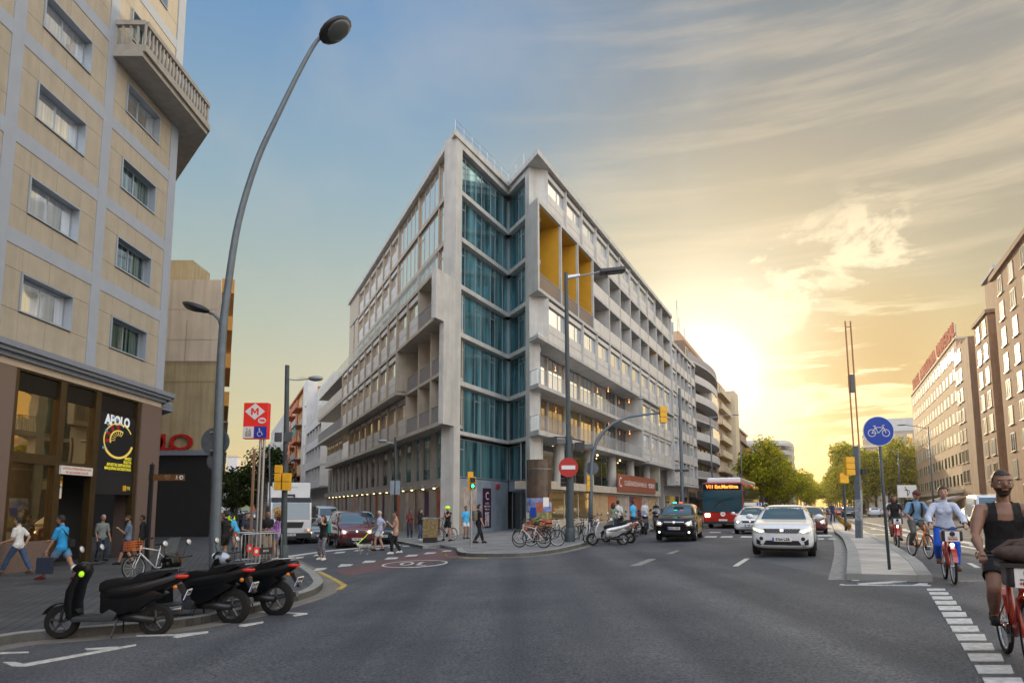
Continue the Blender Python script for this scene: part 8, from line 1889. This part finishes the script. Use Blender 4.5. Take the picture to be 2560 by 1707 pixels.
p = AY(698, 1278, 24.2); o = part('flower_bunch', q, 'amber', None, smooth=True); tag(o, 'bunch of yellow flowers just above the woman in the lilac blouse', 'flowers'); o.location = p
q = MB(); q.tube([(0,0,0),(.02,0,.55)], .012, 5); 
part('stem', q, 'leaf_dark', o); o.children[0].location = (0,0,-.6)
# crossing
pc_, inf = person('woman in black top and flowered trousers photographing, green backpack on her back', at(806, 1399, 0), CAM-.5, 1.64, female=True, hands=[(.20,.06,1.50),(.20,-.07,1.50)], top=('cloth_black', .5), bottom=('cloth_floral', 'crop'), shoes='shoe_white', hair='hair_brown', hair_style='long', elbow_out=.6, feet=[(.05,.15,0),(-.04,-.14,0)])
q = MB(); q.cbox((0,0,0), (.17,.28,.40)); o = solo('backpack', q, 'bag_teal', 'green backpack on the woman in flowered trousers', 'backpack', bevel=.06, smooth='auto'); o.matrix_world = MW(pc_) @ Matrix.Translation((-.19,0,1.17))
pd, inf = person('elderly man in blue striped polo and light shorts holding a green dog leash', at(948, 1376, 0), LEFT-.15, 1.74, hair='hair_grey', top=('cloth_striped', .8), bottom=('cloth_white', 'short'), hands=[(.25,.22,.98),(-.05,-.27,.90)], feet=[(.18,.09,0),(-.16,-.09,0)], skin='skin_tan', build=1.08)
person('woman in beige top and dark trousers walking behind the dog man', at(988, 1384, 0), LEFT+.2, 1.70, female=True, top=('cloth_peach', .3), bottom=('cloth_black', 'long'), shoes='shoe_white', hands=[(.30,.10,1.25),(.15,-.22,1.12)], feet=[(.14,.07,0),(-.22,-.07,.03)], top_hem=.35)
# dog: continuous body, patches, head, tail
T = thing('dog', 'small white and black dog on a green leash in front of the man in shorts', 'dog', tuple(at(910, 1386, 0)), LEFT+.05)
mb = MB(); mb.tube([(.20,0,.34),(.10,0,.33),(-.02,0,.34),(-.15,0,.36),(-.22,0,.35)], [.075,.095,.085,.075,.065], 12).ball((.20,0,.34), .08, 10).ball((-.22,0,.35), .068, 10).tube([(.22,0,.36),(.30,0,.44),(.33,0,.47)], [.07,.055,.05], 10).ball((.35,0,.48), .058, 12, (1.1,.9,.95)).tube([(.37,0,.475),(.45,0,.455)], [.042,.024], 8)
for x, y, o_, back in ((.19,.05,.05,0),(.19,-.05,-.06,0),(-.20,.05,.07,1),(-.20,-.05,-.04,1)):
    if back: mb.tube([(x,y,.32),(x+.04,y,.20),(x-.05+o_,y,.12),(x-.02+o_,y,.02)], [.05,.034,.018,.018], 8)
    else: mb.tube([(x,y,.30),(x-.02+o_*.4,y,.17),(x+o_,y,.02)], [.04,.024,.018], 8)
    mb.ball((x+(o_ if not back else o_-.02)+.015,y,.02), .022, 8, (1.3,1,.8))
mb.tube([(-.26,0,.38),(-.32,0,.46),(-.30,0,.54)], [.022,.018,.012], 7)
for s_ in (-1, 1): mb.ball((.33,s_*.05,.49), .025, 8, (.8,.5,1.3))
mat('dog_coat', (.03,.03,.03), .8, col2=(.70,.68,.65), scale=3.0); 
o = link('tmp', mb.mesh('tmp', 'dog_coat')); md = o.modifiers.new('r', 'REMESH'); md.mode = 'VOXEL'; md.voxel_size = .010; md.use_smooth_shade = True; me = eval_mesh(o); bpy.data.objects.remove(o)
for f in me.polygons: f.use_smooth = True
me.materials.clear(); me.materials.append(MT['dog_coat']); b_ = link('body', me, T); q = MB(); q.ball((.455,0,.462), .014, 6); part('nose', q, 'ink', b_); q = MB(); q.torus((.265,0,.40), .062, .010, 16, 5, 'x'); part('collar', q, 'hi_vis', T)
q = MB(); hand = MW(pd) @ Vector((.30,.22,.93)); col = MW(T) @ Vector((.24,0,.46)); q.tube([hand, hand.lerp(col, .5)+Vector((0,0,-.03)), col], .011, 5); o = part('leash', q, 'hi_vis', None); tag(o, 'bright green dog leash between the elderly man and the dog', 'leash')
# corner pavement
person('man in maroon shirt standing by the narrow windows, looking down', at(1024, 1343), CAM+.3, 1.68, top=('cloth_maroon', .9), bottom=('cloth_navy', 'long'), hands=PH, skin='skin_dark', head_tilt=12)
person('woman in dark top and blue jeans left of the graffiti cabinet', at(1050, 1350), RIGHT-.6, 1.64, female=True, top=('cloth_black', 1.7), bottom=('cloth_jeans', 'long'), shoes='shoe_white', hair_style='long', hands=PH)
b_ = bicycle('bicycle', 'dark bicycle under the cyclist with the yellow helmet', 'bike_dark'); p = at(1116, 1352); b_.location = p; b_.rotation_euler = (0,0,R(-125))
pcy, inf = person('cyclist with bright yellow helmet standing over a dark bicycle, drinking', tuple(p), R(-125), 1.72, pelvis=(-.10,0,.93), feet=[(-.05,.22,0),(.0,-.2,.02)], hands=[(.20,.06,1.46),(.22,-.20,1.16)], top=('cloth_black', .2), bottom=('cloth_black', 'short'), skin='skin_tan', shoes='cloth_black')
q = MB(); q.M = Matrix.Translation(MW(pcy) @ inf['head']+Vector((0,0,.045))); q.ball((0,0,0), .125, 12, (1.1,.9,.72)); o = solo('helmet', q, 'hi_vis', 'bright yellow cycling helmet worn by the cyclist at the corner', 'helmet', smooth=True)
person('man in bright blue t-shirt and white shorts standing at the graffiti wall', at(1164, 1346), RIGHT-1.0, 1.72, top=('cloth_sky', .8), bottom=('cloth_white', 'short'), skin='skin_dark')
pb, inf = person('man in black with camouflage backpack walking past the small signal', at(1196, 1358), RIGHT+.5, 1.76, top=('cloth_black', .8), bottom=('cloth_black', 'long'), feet=[(.28,.08,0),(-.25,-.08,.04)], hands=[(-.1,.25,.85),(.12,-.25,.85)])
q = MB(); q.cbox((0,0,0), (.20,.30,.46)); o = solo('backpack', q, 'cloth_camo', 'camouflage backpack on the man in black', 'backpack', bevel=.07, smooth='auto'); o.matrix_world = MW(pb) @ Matrix.Translation((-.20,0,1.25))
person('woman in pale green top walking with her back turned, beyond the silver scooters', at(1534, 1335), AWAYR-.3, 1.64, female=True, top=('cloth_green', .3), bottom=('cloth_jeans', 'long'), hair='hair_brown', hair_style='long')
person('man in white shirt beside the woman in pale green', at(1546, 1334), AWAYR-.6, 1.76, top=('cloth_white', .9), bottom=('cloth_navy', 'long'), skin='skin_dark')
person('man in sky blue t-shirt in front of the rust coloured poster', at(1584, 1328), LEFT-.8, 1.74, top=('cloth_sky', .8), bottom=('cloth_navy', 'long'), skin='skin_dark')
# cyclists on the right
def rider(blabel, plabel, P, rz, **k):
    b_ = bicycle('bicycle', blabel, k.pop('fm', 'bike_red'), 'share bicycles ridden by the cyclists on the right', share=k.pop('share', True)); b_.location = (P[0], P[1], g(P[0])); b_.rotation_euler = (0,0,rz); h = k.get('h', 1.72); cr = R(-20); s_ = 1
    bb = (-.08,0,.28); ft = [(bb[0]+.17*math.cos(cr)-.02, .13, bb[2]+.17*math.sin(cr)+.01), (bb[0]-.17*math.cos(cr)-.02, -.13, bb[2]-.17*math.sin(cr)+.01)]
    kk = dict(pelvis=(-.22,0,1.02), lean=12, feet=ft, hands=[(.22,.285,1.10),(.22,-.285,1.10)], elbow_out=.7, knees=[(1,.18,.2),(1,-.18,.2)]); kk.update(k)
    return (b_,)+person(plabel, (P[0], P[1], g(P[0])), rz, **kk)
dR3 = Vector((*dRv, 0))
rear = G(2517, 1631); c_ = rear-dR3*.53
bR1, pR1, inf = rider('red share bicycle ridden by the large man at the right edge', 'large bearded man in black tank top cycling at the right edge of the picture', c_, AVH, h=1.84, build=1.06, face_scale=1.08, voxel=.0065, fine=True, skin='skin_shaded', top=('cloth_black', 0), tank=True, bottom=('cloth_black', 'short'), hair='hair_brown', beard=True, shoes='cloth_black', lean=9, pelvis=(-.24,0,1.04), head_turn=4)
q = MB(); q.ball((.50,0,1.10), .22, 16, (.80,1.1,.42)).ball((.47,.06,1.17), .15, 14, (.9,1.2,.5)).tube([(.5,-.24,1.10),(.52,-.1,1.21),(.50,.12,1.24),(.48,.26,1.12)], .025, 8).m(1).box(.30,.68,-.20,.20,.98,1.02); o = part('bag', q, ['bag_brown', 'bike_dark'], None, smooth='auto'); tag(o, 'slouchy brown bag lying on the front carrier of the large man’s bicycle', 'bag'); o.matrix_world = MW(bR1)
f, r_ = G(2387, 1462), G(2370, 1443); rider('red share bicycle ridden by the woman in blue leggings', 'woman in pale hoodie and bright blue leggings cycling along the median', f+dR3*.53, AVH, h=1.72, female=True, voxel=.010, top=('cloth_hoodie', 1.9), bottom=('cloth_royal', 'long'), hair='hair_brown', hair_style='bun', shoes='shoe_brown', build=1.02, elbow_out=1.0)
f = G(2320, 1397); bb_, pcp, inf = rider('red and yellow bicycle ridden by the man in the cap', 'man with red cap, open blue shirt and dark backpack straps cycling', f+Vector((.12,.52,0)), AVH+R(16), fm='bike_orange', h=1.76, share=False, top=('cloth_shirt_blue', 1.2), bottom=('cloth_olive', 'long'), skin='skin_tan', lean=16)
q = MB(); q.M = inf['HM']; q.ball((0,0,.055), .112, 14, (1.02,.86,.62)).tube([(.08,0,.045),(.17,0,.03)], [.06,.05], 10); o = part('cap', q, 'cloth_maroon', None, smooth=True); tag(o, 'dark red cap worn by the cyclist in the open blue shirt', 'cap'); o.matrix_world = MW(pcp)
q = MB()
for s_ in (-1, 1): q.tube([inf['neck']+Vector((-.08,s_*.11,-.02)), inf['neck']+Vector((.07,s_*.12,-.06)), inf['chest']+Vector((.14,s_*.11,-.12)), inf['P0']+Vector((.06,s_*.15,.10))], .03, 6)
q.cbox(inf['chest']+Vector((-.22,0,0)), (.18,.3,.42)); o = part('backpack', q, 'bag_black', None, smooth='auto', bevel=.01); tag(o, 'black backpack on the cyclist with the red cap', 'backpack'); o.matrix_world = MW(pcp)
f = G(2247, 1368); rider('red share bicycle ridden by the long haired woman in black', 'long haired woman in black t-shirt cycling behind the man with the cap', f+dR3*.53, AVH, h=1.66, female=True, top=('cloth_black', .8), bottom=('cloth_black', 'mini'), hair_style='long', hair='hair_brown', skin='skin_dark')
p = AY(2234, 1268, 27.5); rider('red share bicycle farthest back in the group of cyclists', 'man in white t-shirt cycling last in the group, half hidden', Vector((p.x, p.y, 0)), AVH, h=1.78, top=('cloth_white', .8), bottom=('cloth_denim', 'short'), skin='skin_dark')
# far strollers, real people at their real distance
fp = [((2080, 1280), 60, 'person in dark clothes crossing far down the avenue by the grass bed', 'cloth_navy'), ((566, 1300), 58, 'person in dark clothes on the left pavement of the side street, by the street tree', 'cloth_black'), ((580, 1300), 50, 'person in yellow green jacket on the side street pavement', 'hi_vis'), ((602, 1300), 66, 'person in grey walking down the side street, left of the metro pole', 'cloth_grey'), ((1640, 1300), 56, 'person in black near the yellow shop door', 'cloth_black'), ((1612, 1300), 50, 'person in white by the pale poster', 'cloth_white')]
for (x, y), Z, lb, mt in fp:
    p = AY(x, 1268, Z); person(lb, (p.x, p.y, g(p.x)+.13), CAM if x > 1000 else AWAYR, 1.7, top=(mt, .9), bottom=('cloth_navy', 'long'), voxel=.02, feet=[(.12,.09,0),(-.12,-.09,0)])
# ---------------------------------------------------------------- warm air along the avenue
def haze():
    m = bpy.data.materials.new('haze'); m.use_nodes = True; nt = m.node_tree; nt.nodes.clear()
    o = nt.nodes.new('ShaderNodeOutputMaterial'); v = nt.nodes.new('ShaderNodeVolumePrincipled'); v.inputs['Color'].default_value = (1, .90, .74, 1); v.inputs['Density'].default_value = .0002; v.inputs['Anisotropy'].default_value = .55
    nt.links.new(v.outputs[0], o.inputs['Volume']); MT['haze'] = m
    q = MB(); q.box(-700, 700, -100, 760, -6, 37); h = part('haze', q, 'haze'); h['kind'] = 'stuff'; h['label'] = 'thin warm evening haze over the streets'; h['category'] = 'haze'
haze()
